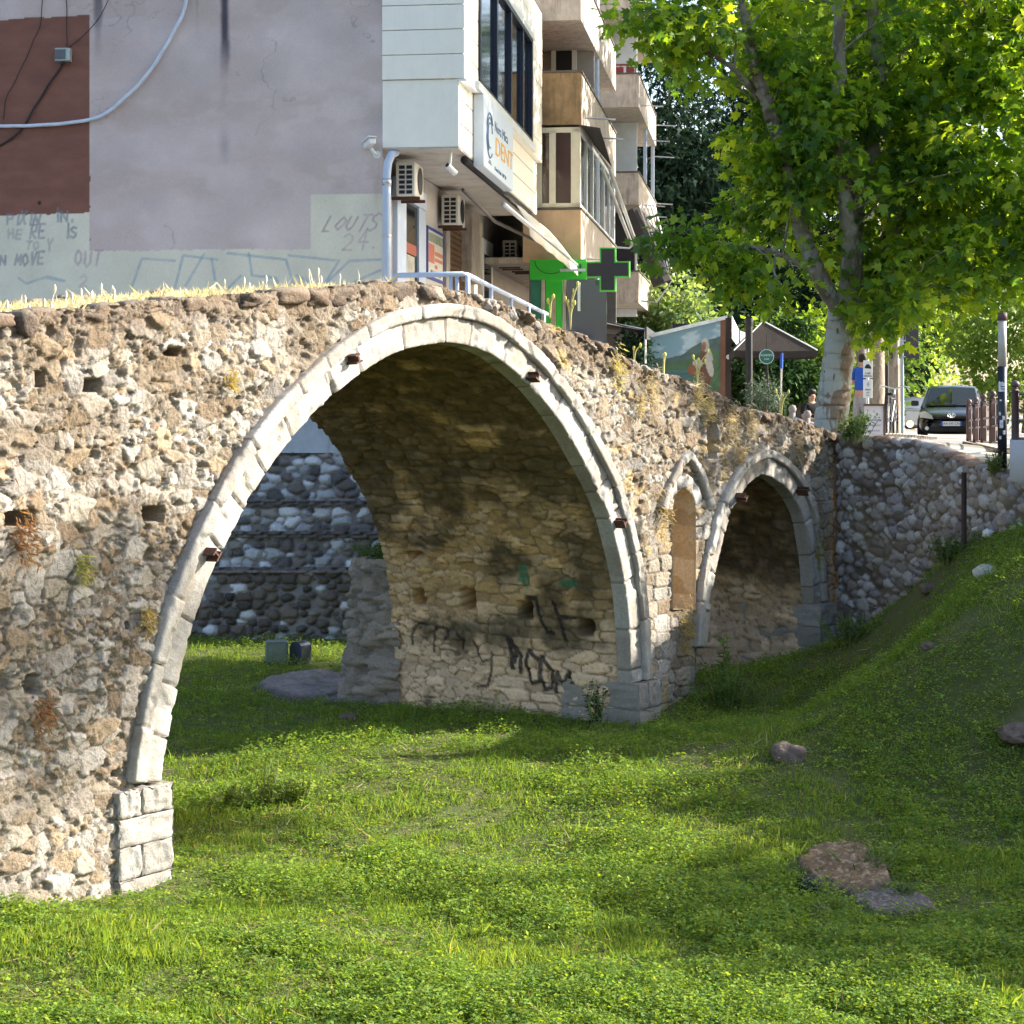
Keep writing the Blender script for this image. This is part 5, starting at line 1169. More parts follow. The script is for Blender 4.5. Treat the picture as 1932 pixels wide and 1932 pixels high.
tree("plane_tree", "tall plane tree with mottled pale trunk at the end of the bridge", P(1568, 812, Yt),
     ([W(1566, 822), W(1572, 760), W(1580, 690), W(1588, 610), W(1592, 560)], .255, .20),
     [([W(1586, 590), W(1545, 520), W(1518, 450), W(1500, 380, -.3), W(1478, 290, -.4), W(1452, 205, -.6), W(1424, 130, -.6), W(1400, 10, -.5)], .13, .07),
      ([W(1596, 590), W(1608, 500), W(1612, 410, .3), W(1640, 300, .5), W(1662, 180, .5), W(1652, 60, .5), W(1640, -120, .5)], .16, .08),
      ([W(1594, 590), W(1602, 470, -.3), W(1594, 330, -.6), W(1586, 200, -.9), W(1582, 0, -1), W(1590, -150, -1)], .13, .07),
      ([W(1600, 600), W(1650, 510, .6), W(1700, 400, .9), W(1762, 280, 1), W(1815, 180, 1.2), W(1850, 60, 1.2)], .14, .07),
      ([W(1606, 640), W(1640, 590, -.5), W(1720, 540, .5), W(1830, 500, 1.2), W(1930, 430, 2)], .07, .03),
      ([W(1545, 520), W(1470, 480, -.6), W(1380, 462, -1), W(1290, 462, -1.2), W(1228, 440, -1.3)], .045, .012),
      ([W(1452, 205), W(1380, 130, -.8), W(1290, 70, -1.0), W(1190, 45, -1.2)], .05, .015)],
     [E(1680, 60, 29.5, 430, 190, 2.4), E(1490, 230, 29.2, 150, 140, 1.8), E(1650, 320, 29.4, 270, 180, 2.2), E(1870, 290, 29.3, 190, 240, 2.4), E(1800, 470, 29.3, 190, 90, 2.0), E(1450, 380, 29.3, 90, 105, 1.4),
      E(1660, 500, 29.6, 120, 60, 1.4), E(1800, 545, 28.6, 140, 40, 1.2), E(1420, 505, 28, 85, 40, .9), E(1310, 62, 28, 120, 70, 1.3), E(1205, 45, 27.8, 60, 38, .8), E(1310, 462, 27.8, 90, 16, .4), E(1430, 555, 27.8, 65, 42, .8), E(1700, 605, 28, 50, 42, .7), E(1650, 590, 28.2, 22, 30, .4),
      E(1370, 520, 27.8, 45, 25, .5), E(2080, 250, 29, 250, 330, 3.5), E(1750, -230, 29, 520, 200, 3.6)],
     840, 46, .40, .15, PGP, M_plane, M_pbark, T_PLANE, None, .45, .62, 260)
PGX = 0
G1 = "street trees behind the plane tree"
def st_tree(u, Y, r, lab, crown, ncl, k):
    b = P(u, 800, Y); b[2] = float(st_z(b[0], b[1])) - .1; x, y, z = b
    g = random.Random(k); lm = []
    for i in range(4):
        a = g.uniform(0, 6.28); lm.append(([(x, y, z + 5.5 + i * .4), (x + math.cos(a) * .8, y + math.sin(a) * .8, z + 7.5), (x + math.cos(a) * 2.2, y + math.sin(a) * 2.2, z + 10.5)], r * .5, .04))
    tree("street_tree", lab, b, ([(x, y, z - .1), (x + .05, y, z + 2.5), (x - .05, y + .05, z + 5.8), (x, y, z + 9)], r, r * .6), lm, crown, ncl, 30, .55, .30, PG, M_plane, M_bark, T_CARD, G1, .3, .5)
st_tree(1648, 41, .20, "slim grey tree trunk just right of the plane tree, behind the two hanging notices", [((8.2, 41.5, 13.5), (3.2, 3.2, 3.6)), ((8.6, 45.2, 14.3), (2.4, 2.6, 2.8))], 330, 1)  # second crown lobe added to shade the facade, as on the next two
st_tree(1676, 47, .30, "thick brown tree trunk beside the road sign, behind the leaning bicycle", [((8.0, 46.5, 14.5), (3.0, 3.2, 3.6)), ((8.9, 53.5, 14), (2.6, 3.4, 3))], 330, 2)
st_tree(1622, 53, .16, "dark thin tree trunk partly hidden by the plane tree", [((9.6, 56, 14.5), (3.2, 3.4, 4.0)), ((11.5, 68, 16), (3, 5, 4))], 330, 3)
# dark evergreens on the hill behind
G2 = "dark evergreens behind the street"
DK = [(.018, .040, .026), (.025, .055, .034), (.014, .030, .022), (.030, .062, .034)]
def ever(x, y, h, r, lab, ncl):
    z = 3.6; ell = [((x, y, z + h * .22), (r, r, h * .22)), ((x, y, z + h * .5), (r * .85, r * .85, h * .28)), ((x + .3, y, z + h * .8), (r * .55, r * .55, h * .22))]
    tree("evergreen_tree", lab, (x, y, z), ([(x, y, z - .5), (x, y, z + h * .5), (x, y, z + h * .9)], .35, .08), [], ell, int(ncl * 1.5), 48, .85, .50, DK, M_dk, M_bark, T_SPRAY, G2, .55, .72)
ever(6.6, 84, 15.5, 3.0, "dark evergreen tree directly beside the farthest balconies", 230)
ever(10.2, 90, 18.5, 3.6, "tallest dark evergreen tree, behind the plane tree's left branches", 230)
ever(14.2, 86, 16.0, 3.4, "dark evergreen tree behind the plane tree's forked limbs", 170)
ever(8.3, 97, 13.0, 3.4, "dark evergreen tree filling the gap above the brown parasol", 150)
ever(16.5, 98, 21.0, 4.0, "dark evergreen tree hidden high behind the plane tree crown", 90)
LGc = [(.15, .26, .06), (.20, .31, .07), (.11, .21, .06), (.25, .36, .08)]
def broad(x, y, h, r, lab, ncl, cols=LGc, grp="leafy trees along the far street", per=64, size=.21, ml=None):
    z = 3.2; ell = [((x, y, z + h * .55), (r, r, h * .36)), ((x - r * .5, y, z + h * .4), (r * .7, r * .7, h * .28)), ((x + r * .5, y - .5, z + h * .65), (r * .7, r * .7, h * .28)), ((x, y - r * .3, z + h * .25), (r * .8, r * .6, h * .2))]
    tree("leafy_tree", lab, (x, y, z), ([(x, y, z - .3), (x + .1, y, z + h * .3), (x, y, z + h * .7)], .28, .08), [], ell, ncl, per, .7, size, cols, ml or M_lg, M_bark, T_CARD, grp, .3, .6)
broad(16.5, 92, 8.0, 3.2, "pale sunlit leafy tree behind the dark car", 170)
broad(21.5, 84, 9.0, 3.4, "bushy green tree over the fence beside the black post", 190)
broad(27.0, 88, 10.0, 3.6, "green tree behind the railing at the right edge", 150)
broad(12.0, 70, 6.0, 1.8, "small dark leafy tree between the road sign and the car", 90, [(.04, .09, .03), (.06, .12, .035)])
broad(21.0, 106, 9.0, 4.0, "leafy tree closing the view between the car roof and the fence", 150)
broad(18.2, 112, 7.5, 3.2, "low sunlit tree straight behind the car roof", 120)
broad(20.0, 120, 14.0, 5.0, "hazy light tree at the far end of the street", 140)
broad(12.5, 125, 18.0, 5.0, "tall light tree far behind the evergreens", 120)
broad(15.5, 150, 8.0, 4.5, "lowest pale tree closing the street beyond the car", 110)
broad(9.0, 66, 4.5, 1.8, "yellow-green sunlit shrub tree behind the seated people", 80, [(.14, .24, .04), (.10, .18, .03)])
broad(5.2, 72, 6.6, 1.7, "silvery green shrub tree between the building and the mural cabin", 110, [(.14, .22, .12), (.10, .18, .09), (.18, .26, .15)])
# unseen trees added on the right bank to shade meadow, wall and bridge face
def shade_tree(x, y, z, h, r, lab, ncl, cr):
    tree("shade_tree", lab, (x, y, z), ([(x, y, z - .3), (x + .1, y, z + h * .4), (x, y, z + h * .75)], .2, .06), [], cr, ncl, 40, .55, .26, PG, M_plane, M_bark, T_CARD, "added shade trees", .3, .5)
shade_tree(14.6, 18.0, 2.5, 4.6, 2, "unseen bushy tree added to shade the meadow, nearest", 190, [((14.6, 18.8, 5.3), (2.2, 2.2, 1.7))])
shade_tree(15.4, 22.3, 2.8, 4.6, 2, "unseen bushy tree added to shade the meadow, middle", 200, [((15.4, 22.4, 5.5), (2.2, 2.2, 1.7))])
shade_tree(15.6, 27.0, 2.8, 5.0, 2, "unseen bushy tree added to shade the cobble wall, beside the footbridge", 120, [((15.6, 28.0, 6.7), (2.2, 2.4, 2.0))])
shade_tree(21.5, 22.0, 2.8, 15, 3, "unseen tall thin tree added to dapple the bridge face", 26, [((21.5, 22.2, 15.9), (1.2, 1.2, .30)), ((21.5, 24.6, 14.0), (.6, .5, .3))])
# ---------------------------------------------------------------- plants
def sprig(name, label, cat, base, h, n, spread, lsize, cols, per=12, group=None, ml=None, tmpl=T_LEAF, seed=1, stem=.008, lean=(0, 0)):
    g = np.random.default_rng(seed); base = np.array(base, float); t = thing(name, label, cat, tuple(base), 0, group); m = MB(); C = []; D = []; N_ = []; S = []
    for i in range(n):
        a = g.uniform(0, 6.28); r = g.uniform(0, spread) ; hh = h * g.uniform(.55, 1.0)
        b = base + np.array([math.cos(a) * r * .45, math.sin(a) * r * .45, -.02]); tip = base + np.array([math.cos(a) * r + lean[0] * hh, math.sin(a) * r + lean[1] * hh, hh])
        mid = (b + tip) / 2 + np.array([g.normal() * .02, g.normal() * .02, .08 * hh]); p = catmull3([b, mid, tip], 6); m.tube(p, [stem * (1 - .6 * q) for q in np.linspace(0, 1, len(p))], 5, False)
        for k in range(per):
            f = g.uniform(.2, 1.0); j = min(int(f * (len(p) - 1)), len(p) - 1); C.append(p[j] + g.normal(size=3) * .012); D.append(np.array([g.normal(), g.normal(), g.normal() * .4 + .15])); N_.append(np.array([g.normal() * .4, g.normal() * .4, 1])); S.append(lsize * g.uniform(.6, 1.2) * (1.15 - .5 * f))
    cl = np.array(cols); c = cl[g.integers(0, len(cl), len(C))] * g.uniform(.8, 1.2, (len(C), 1))
    m.build("stem", M_stem if ml is not M_dry else M_dry2, t, True)
    link("foliage", leaf_mesh("foliage", np.array(C), np.array(D), np.array(N_), np.array(S), tmpl, c), ml or M_weed, t)
    return t
M_dry2 = mat("dry_stalk", (.50, .42, .18), .8, 0, .2, 20)
GW = [(.07, .15, .03), (.09, .18, .035), (.06, .13, .04)]; GB = [(.07, .13, .06), (.09, .16, .07)]
def gp(u, v, Y): return tuple(gpix(u, v))
sprig("weed_bush", "leafy weed bush growing against the foot of the bridge pier between the arches", "plant", gp(1372, 1335, 21.6), .50, 46, .50, .085, GW, 16, None, None, T_LEAF, 3)
sprig("tall_weed", "tall upright weed with pointed leaves in front of the small arch", "plant", gp(1366, 1300, 22.6), .66, 3, .06, .13, [(.12, .22, .05)], 14, None, None, T_LEAF, 4)
sprig("fern_bush", "fern-like bush growing on the broken buttress behind the big arch", "plant", BP(S1 + .35, BW + .45, 2.02), .30, 40, .42, .07, [(.07, .15, .03), (.10, .18, .03)], 16, None, None, T_LEAF, 5, .006, (-.35, -.2))
sprig("creeper", "dark leafy creeper climbing the shaded pier beside the dressed corner blocks", "plant", gp(1128, 1372, 23.0), .55, 16, .16, .08, [(.03, .07, .02), (.04, .09, .025)], 12, None, None, T_LEAF, 6)
GS = "weeds catching the sun under the big arch"
for i, (u, v, lab) in enumerate([(515, 1518, "sunlit spiky weed in front of the shaded grass, tallest"), (560, 1512, "sunlit pale weed just right of the tallest spiky one"), (438, 1524, "low sunlit weed tuft between the left pier and the spiky weeds")]):
    sprig("meadow_weed", lab, "plant", gp(u, v, 18.6), (.42, .30, .24)[i], 22, .24, .085, [(.17, .26, .06), (.22, .30, .08)], 12, GS, None, T_LEAF, 20 + i)
GB_ = "bushes at the foot of the cobble wall"
for i, (u, v, Y, h, sp, lab) in enumerate([(1600, 1215, 25.6, .42, .42, "grey-green bush at the right corner of the small arch"), (1660, 1165, 25.2, .30, .40, "low bush half way along the foot of the cobble wall"), (1790, 1060, 23.9, .36, .34, "bush around the rusty post at the cobble wall")]):
    sprig("bank_bush", lab, "plant", gp(u, v, Y), h, 40, sp, .075, GB, 15, GB_, None, T_LEAF, 30 + i)
sprig("bank_bush", "leafy bush hanging on the cobble wall beside the plane tree", "plant", P(1612, 832, 26.7), .42, 46, .30, .08, [(.09, .17, .05), (.12, .21, .06)], 14, GB_, None, T_LEAF, 40, .006, (.2, 0))
sprig("post_weed", "yellowish weed at the base of the black sticker post", "plant", P(1878, 895, 23.6), .28, 22, .22, .07, [(.16, .20, .05), (.12, .17, .05)], 10, None, None, T_LEAF, 41)
M_stalk = mat("pale_stalk", (.52, .46, .16), .8, 0, .2, 20); M_bud = mat("flower_bud", (.62, .55, .12), .8, 0, .2, 30)
def stalks(u, v, w, stems, lab):
    s, z = BU(u, v, w); b = BP(float(s), w, float(z)); t = thing("flower_stalk", lab, "plant", tuple(b), 0, "flower stalks on the bridge parapet"); m = MB(); m2 = MB(); px = FP / b[1]
    for (du, dv, th) in stems:
        tip = b + np.array([du / px, 0, dv / px]); mid = b + np.array([du / px * .25, .01, dv / px * .55]); m.tube(catmull3([b - (0, 0, .06), mid, tip], 6), .0075 * th, 6)
        m2.lathe([(.004, -.03), (.011 * th, -.012), (.016 * th, .01), (.010 * th, .028), (.002, .034)], tip, 8)
    m.build("stalk", M_stalk, t, True); m2.build("flower_head", M_bud, t, True)
stalks(1076, 612, .05, [(-9, 48, .8), (-4, 42, .8), (8, 40, 1), (14, 76, 1), (6, 62, .7)], "branching flower stalk on the parapet under the pharmacy cross")
stalks(1316, 716, .05, [(-8, 42, 1), (2, 36, 1), (14, 34, .9), (20, 52, .8)], "forked flower stalk in front of the mural cabin")
stalks(1252, 706, .05, [(2, 36, 1.6)], "single thick yellow stalk below the mural's lower left corner")
stalks(1474, 782, .05, [(-10, 44, 1), (2, 34, 1), (14, 42, .9)], "three-pronged stalk before the ivy hedge")
stalks(1038, 590, .05, [(-4, 22, 1), (6, 30, 1)], "short two-headed stalk by the handrail's bend")
stalks(1196, 680, .05, [(0, 22, 1), (12, 28, 1)], "short stalk near the end of the handrail")
# dry grass along the crest of the bridge, hanging dry tufts on its face
def dry():
    g = np.random.default_rng(5); C = []; D = []; S = []; cl = []
    n = 15000; s = g.uniform(-6.5, 4.6, n); w = g.uniform(.1, BW, n) ** 1.0; w = .12 + (BW - .3) * g.random(n) ** 1.3
    keep = g.random(n) < np.interp(s, [-6.5, 2.5, 3.6, 4.6], [1, .8, .35, .05]); s, w = s[keep], w[keep]; n = len(s)
    C = BP(s, w, ztop(s) - .03); D = np.stack([g.normal(size=n) * .75, g.normal(size=n) * .75, np.ones(n)], 1); S = g.uniform(.02, .08, n) * (.5 + 1.3 * fbm(s * 2.5, w * 2.5, 77, 3))
    tall = g.random(n) < .04; S[tall] *= 2.2
    N_ = np.stack([g.normal(size=n), g.normal(size=n), g.normal(size=n) * .2], 1); c = np.array([(.60, .53, .34), (.66, .60, .42), (.52, .47, .26), (.38, .36, .14)])[g.integers(0, 4, n)]
    blade = (np.array([(-.07, 0, 0), (.07, 0, 0), (.05, .6, .05), (-.05, .6, .05), (0, 1, .14)], float), np.array([(0, 1, 2), (0, 2, 3), (3, 2, 4)]))
    tag(link("dry_grass", leaf_mesh("dry_grass", C, D, N_, S, blade, c), M_dry), "straw-coloured dry grass along the crest of the bridge", "grass", None, "stuff")
    # seed heads
    hs = np.concatenate([g.normal(q, .16, 9) for q in (-2.1, -.9, .2, 2.6)]); hw = g.uniform(.2, 1.6, len(hs)); m = MB()
    tips = BP(hs, hw, ztop(hs) + g.uniform(.0, .13, len(hs)))
    for q in tips: m.tube([q - (.03 * math.sin(q[0] * 90), .02, .13), q], .003, 4, False); m.lathe([(.002, -.02), (.012, 0), (.012, .035), (.002, .06)], q, 6)
    tag(m.build("seed_head_grass", mat("seed_head", (.62, .58, .46), .9, 0, .2, 30)), "pale feathery seed heads standing along the bridge crest", "grass", None, "stuff")
    # tufts on the face
    spots = [(40, 1010, .17, (.34, .19, .08)), (75, 1345, .12, (.34, .18, .08)), (1290, 1185, .24, (.44, .36, .16)), (1310, 745, .17, (.48, .43, .25)), (1225, 735, .17, (.46, .40, .25)), (1375, 800, .2, (.50, .43, .27)), (1390, 860, .16, (.46, .39, .24)),
             (1330, 770, .16, (.42, .38, .2)), (1200, 760, .14, (.42, .36, .2)), (1245, 970, .2, (.36, .29, .15)), (270, 1165, .10, (.45, .36, .12)), (1540, 1040, .16, (.40, .40, .08)), (1410, 800, .15, (.46, .41, .26)), (1500, 850, .12, (.44, .38, .24)), (150, 1070, .1, (.40, .42, .12)), (430, 720, .08, (.45, .36, .1)), (1160, 700, .16, (.5, .44, .16))]
    C = []; D = []; N_ = []; S = []; cl = []
    for (u, v, r, c) in spots:
        s0, z0 = BU(u, v); k = int(260 * r / .2)
        a = g.normal(size=(k, 2)) * r * np.array([.45, .7]); C.append(BP(s0 + a[:, 0], -.02 - g.random(k) * .05, z0 + a[:, 1])); d = g.normal(size=(k, 3)) * .5 + np.array([.7, -.5, -.5]); D.append(d); N_.append(g.normal(size=(k, 3))); S.append(g.uniform(.03, .10, k)); cl.append(np.array(c) * g.uniform(.7, 1.2, (k, 1)))
    tag(link("dry_moss", leaf_mesh("dry_moss", np.vstack(C), np.vstack(D), np.vstack(N_), np.hstack(S), blade, np.vstack(cl)), M_dry), "ochre dry moss and grass tufts clinging to the bridge face", "moss", None, "stuff")
dry()
# ---------------------------------------------------------------- meadow
def meadow():
    g = np.random.default_rng(9)
    def sample(n, v0=1130, v1=2010):
        q = g.uniform(-.33, .36, n); ex = -.8; Y = (11.6 ** ex + (31 ** ex - 11.6 ** ex) * g.random(n)) ** (1 / ex)
        X = q * Y; Z = bed_z(X, Y)
        s = (X - BA[0]) * BD[0] + (Y - BA[1]) * BD[1]; w = -((X - BA[0]) * BN[0] + (Y - BA[1]) * BN[1])
        ok = (Y < 30.8) & ~((w > -.12) & (w < BW + .1) & ((s < .05) | ((s > S1 - .05) & (s < float(A2[0, 0]) + .1)) | (s > float(s2)))) & ~((w > BW) & (w < BW + 1.15) & (s > S1 - .1) & (s < S1 + 1.6))
        poly = np.vstack([np.c_[RWX - .02, RWY - .1], [[14.2, 7], [-15, 7], [-15, 32], [1.9, 32]]])
        ok &= inside(poly, X, Y)
        for (cu, cv, cY, rx, ry) in BARE: c = gpix(cu, cv); ok &= (((X - c[0]) / rx) ** 2 + ((Y - c[1]) / ry) ** 2 > 1) | (g.random(n) < .06)
        return X[ok], Y[ok], Z[ok]
    blade = (np.array([(-.055, 0, 0), (.055, 0, 0), (.04, .55, .04), (-.04, .55, .04), (0, 1, .2)], float), np.array([(0, 1, 2), (0, 2, 3), (3, 2, 4)]))
    X, Y, Z = sample(480000); n = len(X)
    pt = fbm(X * .7, Y * .7, 81, 4); pt2 = fbm(X * 2.2, Y * 2.2, 83, 3); sunny = sstep(3.5, -1.5, X + .2 * (Y - 17))
    S = (.03 + .035 * sstep(.40, .65, pt2) + .022 * sstep(.5, .7, pt)) * g.uniform(.6, 1.4, n) * (1 + .010 * (Y - 13)); S[g.random(n) < .02] *= 1.8
    D = np.stack([g.normal(size=n) * .42, g.normal(size=n) * .42, np.ones(n)], 1); N_ = g.normal(size=(n, 3)) * np.array([1, 1, .3])
    base = np.array([(.15, .245, .036), (.18, .275, .042), (.12, .21, .036), (.22, .30, .055), (.30, .28, .11)])
    k = np.clip(pt * 5 - .5 + g.normal(size=n) * .8, 0, 3.99).astype(int); k[g.random(n) < .03] = 4
    c = base[k] * g.uniform(.75, 1.25, (n, 1))
    tag(link("grass", leaf_mesh("grass", np.stack([X, Y, Z - .01], 1), D, N_, S, blade, c), M_grass), "green meadow grass covering the dry river bed", "grass", None, "stuff")
    X, Y, Z = sample(175000); n = len(X); pt = fbm(X * 1.1 + 30, Y * 1.1, 91, 5); kp = g.random(n) < np.clip(.40 + 4.5 * (pt - .45), .22, 1) ; X, Y, Z = X[kp], Y[kp], Z[kp]; n = len(X); pt = pt[kp]
    m = 6; idx = np.repeat(np.arange(n), m); N = len(idx); a = g.uniform(0, 6.28, N); hgt = (g.uniform(.02, .12, n) * (.6 + 1.2 * sstep(.45, .7, pt)))[idx]
    r = g.uniform(0, .05, N); C = np.stack([X[idx] + r * np.cos(a), Y[idx] + r * np.sin(a), Z[idx] + hgt * g.uniform(.4, 1, N)], 1); D = np.stack([np.cos(a), np.sin(a), g.normal(size=N) * .35 + .1], 1); N_ = g.normal(size=(N, 3)) * .4 + np.array([0, 0, 1.])
    cb = np.array([(.13, .235, .04), (.16, .265, .044), (.20, .30, .042), (.12, .21, .06), (.24, .32, .055)]); c = (cb[g.integers(0, 5, n)] * g.uniform(.75, 1.25, (n, 1)))[idx] * g.uniform(.85, 1.15, (N, 1))
    tag(link("ground_weeds", leaf_mesh("ground_weeds", C, D, N_, g.uniform(.017, .044, n)[idx] * g.uniform(.7, 1.2, N), T_TINY, c), M_weed), "small-leaved weeds and clover spread through the meadow", "weeds", None, "stuff")
    X, Y, Z = sample(5200); n = len(X); kp = fbm(X * 1.3 + 9, Y * 1.3, 95, 4) > .47; X, Y, Z = X[kp], Y[kp], Z[kp]; n = len(X)
    D = np.stack([g.normal(size=n), g.normal(size=n), g.normal(size=n) * .25 + .25], 1); tag(link("dead_straw", leaf_mesh("dead_straw", np.stack([X, Y, Z + .03], 1), D, g.normal(size=(n, 3)), g.uniform(.06, .20, n), (blade[0] * np.array([.5, 1, 1]), blade[1]), np.array([(.34, .28, .14), (.26, .20, .11), (.42, .36, .2)])[g.integers(0, 3, n)]), M_dry), "dead straw and dry stalks lying in the meadow", "straw", None, "stuff")
    X, Y, Z = sample(420); n = len(X); m = MB()
    X, Y, Z = X[:130], Y[:130], Z[:130]
    C = np.repeat(np.stack([X, Y, Z + .09], 1), 5, 0); a = np.tile(np.arange(5) * 1.2566, len(X)); D = np.stack([np.cos(a), np.sin(a), .3 + 0 * a], 1)
    tag(link("meadow_flowers", leaf_mesh("meadow_flowers", C, D, np.tile([0, 0, 1.], (len(C), 1)) + .01, np.full(len(C), .016), T_LEAF, np.tile([.75, .62, .05], (len(C), 1))), M_dry), "tiny yellow flowers dotted over the meadow", "flowers", None, "stuff")
BARE = [(1600, 1660, 16.4, .38, .56), (1660, 1708, 15.9, .34, .32), (1492, 1420, 19.6, .06, .08), (1928, 1385, 19.6, .18, .2), (592, 1296, 25.6, .70, 1.1), (1740, 1112, 24.6, .22, .5), (1690, 1150, 24.6, .16, .4)]
meadow()
# ---------------------------------------------------------------- stones and old concrete on the bed
M_rock = mat("field_stone", (.135, .105, .088), .95, 0, .45, 9, 1.0, 22, .2, .5, (.12, .10, .09)); M_conc = mat("old_concrete", (.17, .145, .14), .95, 0, .25, 6, .6, 40, .2, .5, (.13, .115, .10))
def stone(name, lab, u, v, Y, size, k, m=M_rock, group=None, dz=0.0, cat="stone", rough=.36):
    c = gpix(u, v); z = c[2]; t = thing(name, lab, cat, tuple(c), 0, group); G, q = rock_verts(32, k, rough)
    link("stone_body", raw_mesh("stone_body", G * np.array(size) + np.array([0, 0, dz]), None, True, None, quads=q), m, t, False); return t
stone("boulder", "rounded brown boulder lying in the meadow right of the bridge", 1490, 1424, 19.5, (.17, .20, .10), 1.3, M_rock, None, .005)
stone("stone_slab", "broad grey stone slab at the right edge of the meadow", 1932, 1380, 19.6, (.26, .34, .085), 2.2, M_rock, None, -.03)
M_lit = mat("leaf_litter", (.20, .13, .075), .95, 0, .45, 26, .8, 50, .15, .6, (.34, .27, .18))
c = gpix(1598, 1662); t = thing("buried_manhole", "broken half buried manhole topped with brown leaf litter, a dark opening at its left", "block", tuple(c))
def patch_mesh(name, dx, dy, rx, ry, h, k, m, top):
    """ragged flat-topped lump"""
    a = np.linspace(-1.15, 1.15, 64); A_, B_ = np.meshgrid(a, a, indexing='ij'); r = np.hypot(A_, B_) * (1 + .55 * (fbm(A_ * 2.2 + k, B_ * 2.2, k, 4) - .5))
    z = h * sstep(1.0, .82, r) - .05 * sstep(.9, 1.15, r) + .035 * (fbm(A_ * 7, B_ * 7 + k, k + 1, 4) - .5) * sstep(1.1, .9, r)
    X = dx + A_ * rx; Y = dy + B_ * ry; col = np.array(top[0]) * (.6 + .9 * fbm(A_ * 9, B_ * 9, k + 3, 4))[..., None]; q = sstep(.55, .7, fbm(A_ * 14, B_ * 14, k + 5, 3))[..., None]; col = col * (1 - q) + np.array(top[1]) * q
    e = sstep(.80, .95, r)[..., None]; col = col * (1 - e) + np.array([.10, .085, .075]) * e
    Zg = bed_z(c[0] + X, c[1] + Y) - c[2]
    link(name, grid_mesh(name, np.stack([X, Y, Zg + z - .01], -1), None, col, True, False), m, t, False)
M_lit = mat_col("leaf_litter", .95, .4, 60, .9, 60, .03)
patch_mesh("litter_top", .03, .15, .40, .62, .10, 7, M_lit, ((.17, .115, .07), (.33, .27, .19)))
patch_mesh("gravel_apron", .26, -.66, .36, .34, .05, 9, M_lit, ((.13, .115, .11), (.25, .23, .22)))
G_, q_ = rock_verts(24, 2.2, .2); link("dark_fill", raw_mesh("dark_fill", G_ * np.array([.10, .16, .075]) + np.array([-.37, -.36, .045]), None, True, None, quads=q_), M_dark, t, False)  # solid near-black lump standing in for the shade inside a hole
g = np.random.default_rng(3)
for i, (u, v, dx, lab) in enumerate([(1560, 1612, 0, "dark weed stems growing behind the manhole block")]):
    sprig("stem_weed", lab, "plant", gp(1640, 1640, 16.95), .20, 26, .42, .06, [(.07, .14, .05), (.10, .17, .07)], 6, None, None, T_LEAF, 50, .010)
sprig("stem_weed", "broad-leaved weed beside the right end of the manhole block", "plant", gp(1700, 1690, 16.3), .12, 14, .22, .075, [(.06, .13, .04), (.09, .16, .05)], 6, None, None, T_LEAF, 51)
sprig("stem_weed", "pale clover patch at the left of the manhole opening", "plant", gp(1500, 1655, 16.5), .14, 24, .26, .055, [(.08, .15, .06), (.11, .18, .08)], 8, None, None, T_LEAF, 52)
for i, (u, v, Y, s_, lab, m_) in enumerate([(1545, 1725, 15.6, .085, "small grey stone in front of the manhole opening", M_rock), (1862, 1084, 22.6, .11, "pale stone on the bank below the rusty post", mat("pale_stone", (.45, .44, .42), .9, 0, .2, 8, .4)), (1868, 1010, 23.3, .07, "white stone near the dark corner under the footbridge", mat("white_stone", (.66, .68, .72), .9, 0, .1, 8)),
                                          (1752, 1115, 24.4, .10, "grey stone at the foot of the cobble wall", M_rock), (1752, 1222, 22.6, .06, "small pale stone in the meadow below the cobble wall", M_rock), (655, 1360, 23.3, .09, "flat stone in the shade beside the big pier", M_rock)]):
    stone("loose_stone", lab, u, v, Y, (s_ * 1.2, s_, s_ * .7), 11 + i * 1.7, m_, "loose stones", s_ * .25)
c = gpix(592, 1296); t = thing("concrete_slab", "flat broken concrete slab lying on the grass behind the big arch", "slab", tuple(c))
M_slab = mat_col("slab_concrete", .95, .3, 20, .7, 50, .02)
patch_mesh("slab_body", 0, 0, .80, 1.25, .09, 13, M_slab, ((.19, .165, .16), (.25, .225, .215))); patch_mesh("broken_piece", .55, -.9, .42, .5, .05, 17, M_slab, ((.16, .14, .135), (.22, .2, .19)))
# floodlights on the grass
M_fl = mat("floodlight_grey", (.16, .20, .19), .5, .3, .1)
c = gpix(522, 1256); t = thing("floodlight", "square grey-green floodlight standing in the grass behind the arch", "floodlight", tuple(c), .15, "ground floodlights")
MB().box((0, 0, .19), (.32, .14, .34), None, .02).build("housing", M_fl, t, world=False); MB().box((0, -.075, .19), (.24, .01, .24)).build("glass", mat("lamp_glass", (.22, .26, .20), .15, 0, .3, 8), t, world=False); MB().box((0, 0, .03), (.36, .05, .06)).build("bracket", M_dark, t, world=False)
c = gpix(567, 1254); t = thing("floodlight", "dark floodlight with rounded hood seen from the side, right of the square one", "floodlight", tuple(c), 1.1, "ground floodlights")
pr = [(-.10, 0), (.10, 0), (.10, .20)] + [(.10 * math.cos(a), .24 + .10 * math.sin(a)) for a in np.linspace(0, math.pi, 9)] + [(-.10, .20)]
MB().prism(pr, lambda a, b, d: (d, a, b), -.13, .13).build("hood", mat("floodlight_dark", (.07, .085, .12), .4, .4, .1), t, world=False); MB().box((.132, 0, .19), (.008, .13, .24)).build("glass", mat("lamp_glass_dark", (.10, .12, .16), .1), t, world=False); MB().box((0, 0, .02), (.34, .05, .05)).build("bracket", M_dark, t, world=False)
# ================================================================ street things
def sp(u, v, Y): p = P(u, v, Y); return p
def base_z(u, Y): x = (u - 966) / FP * Y; return float(st_z(x, Y))
def quad_paint(n, m, fn): 
    a, b = np.meshgrid(np.linspace(0, 1, n), np.linspace(0, 1, m), indexing='ij'); return a, b, fn(a, b)
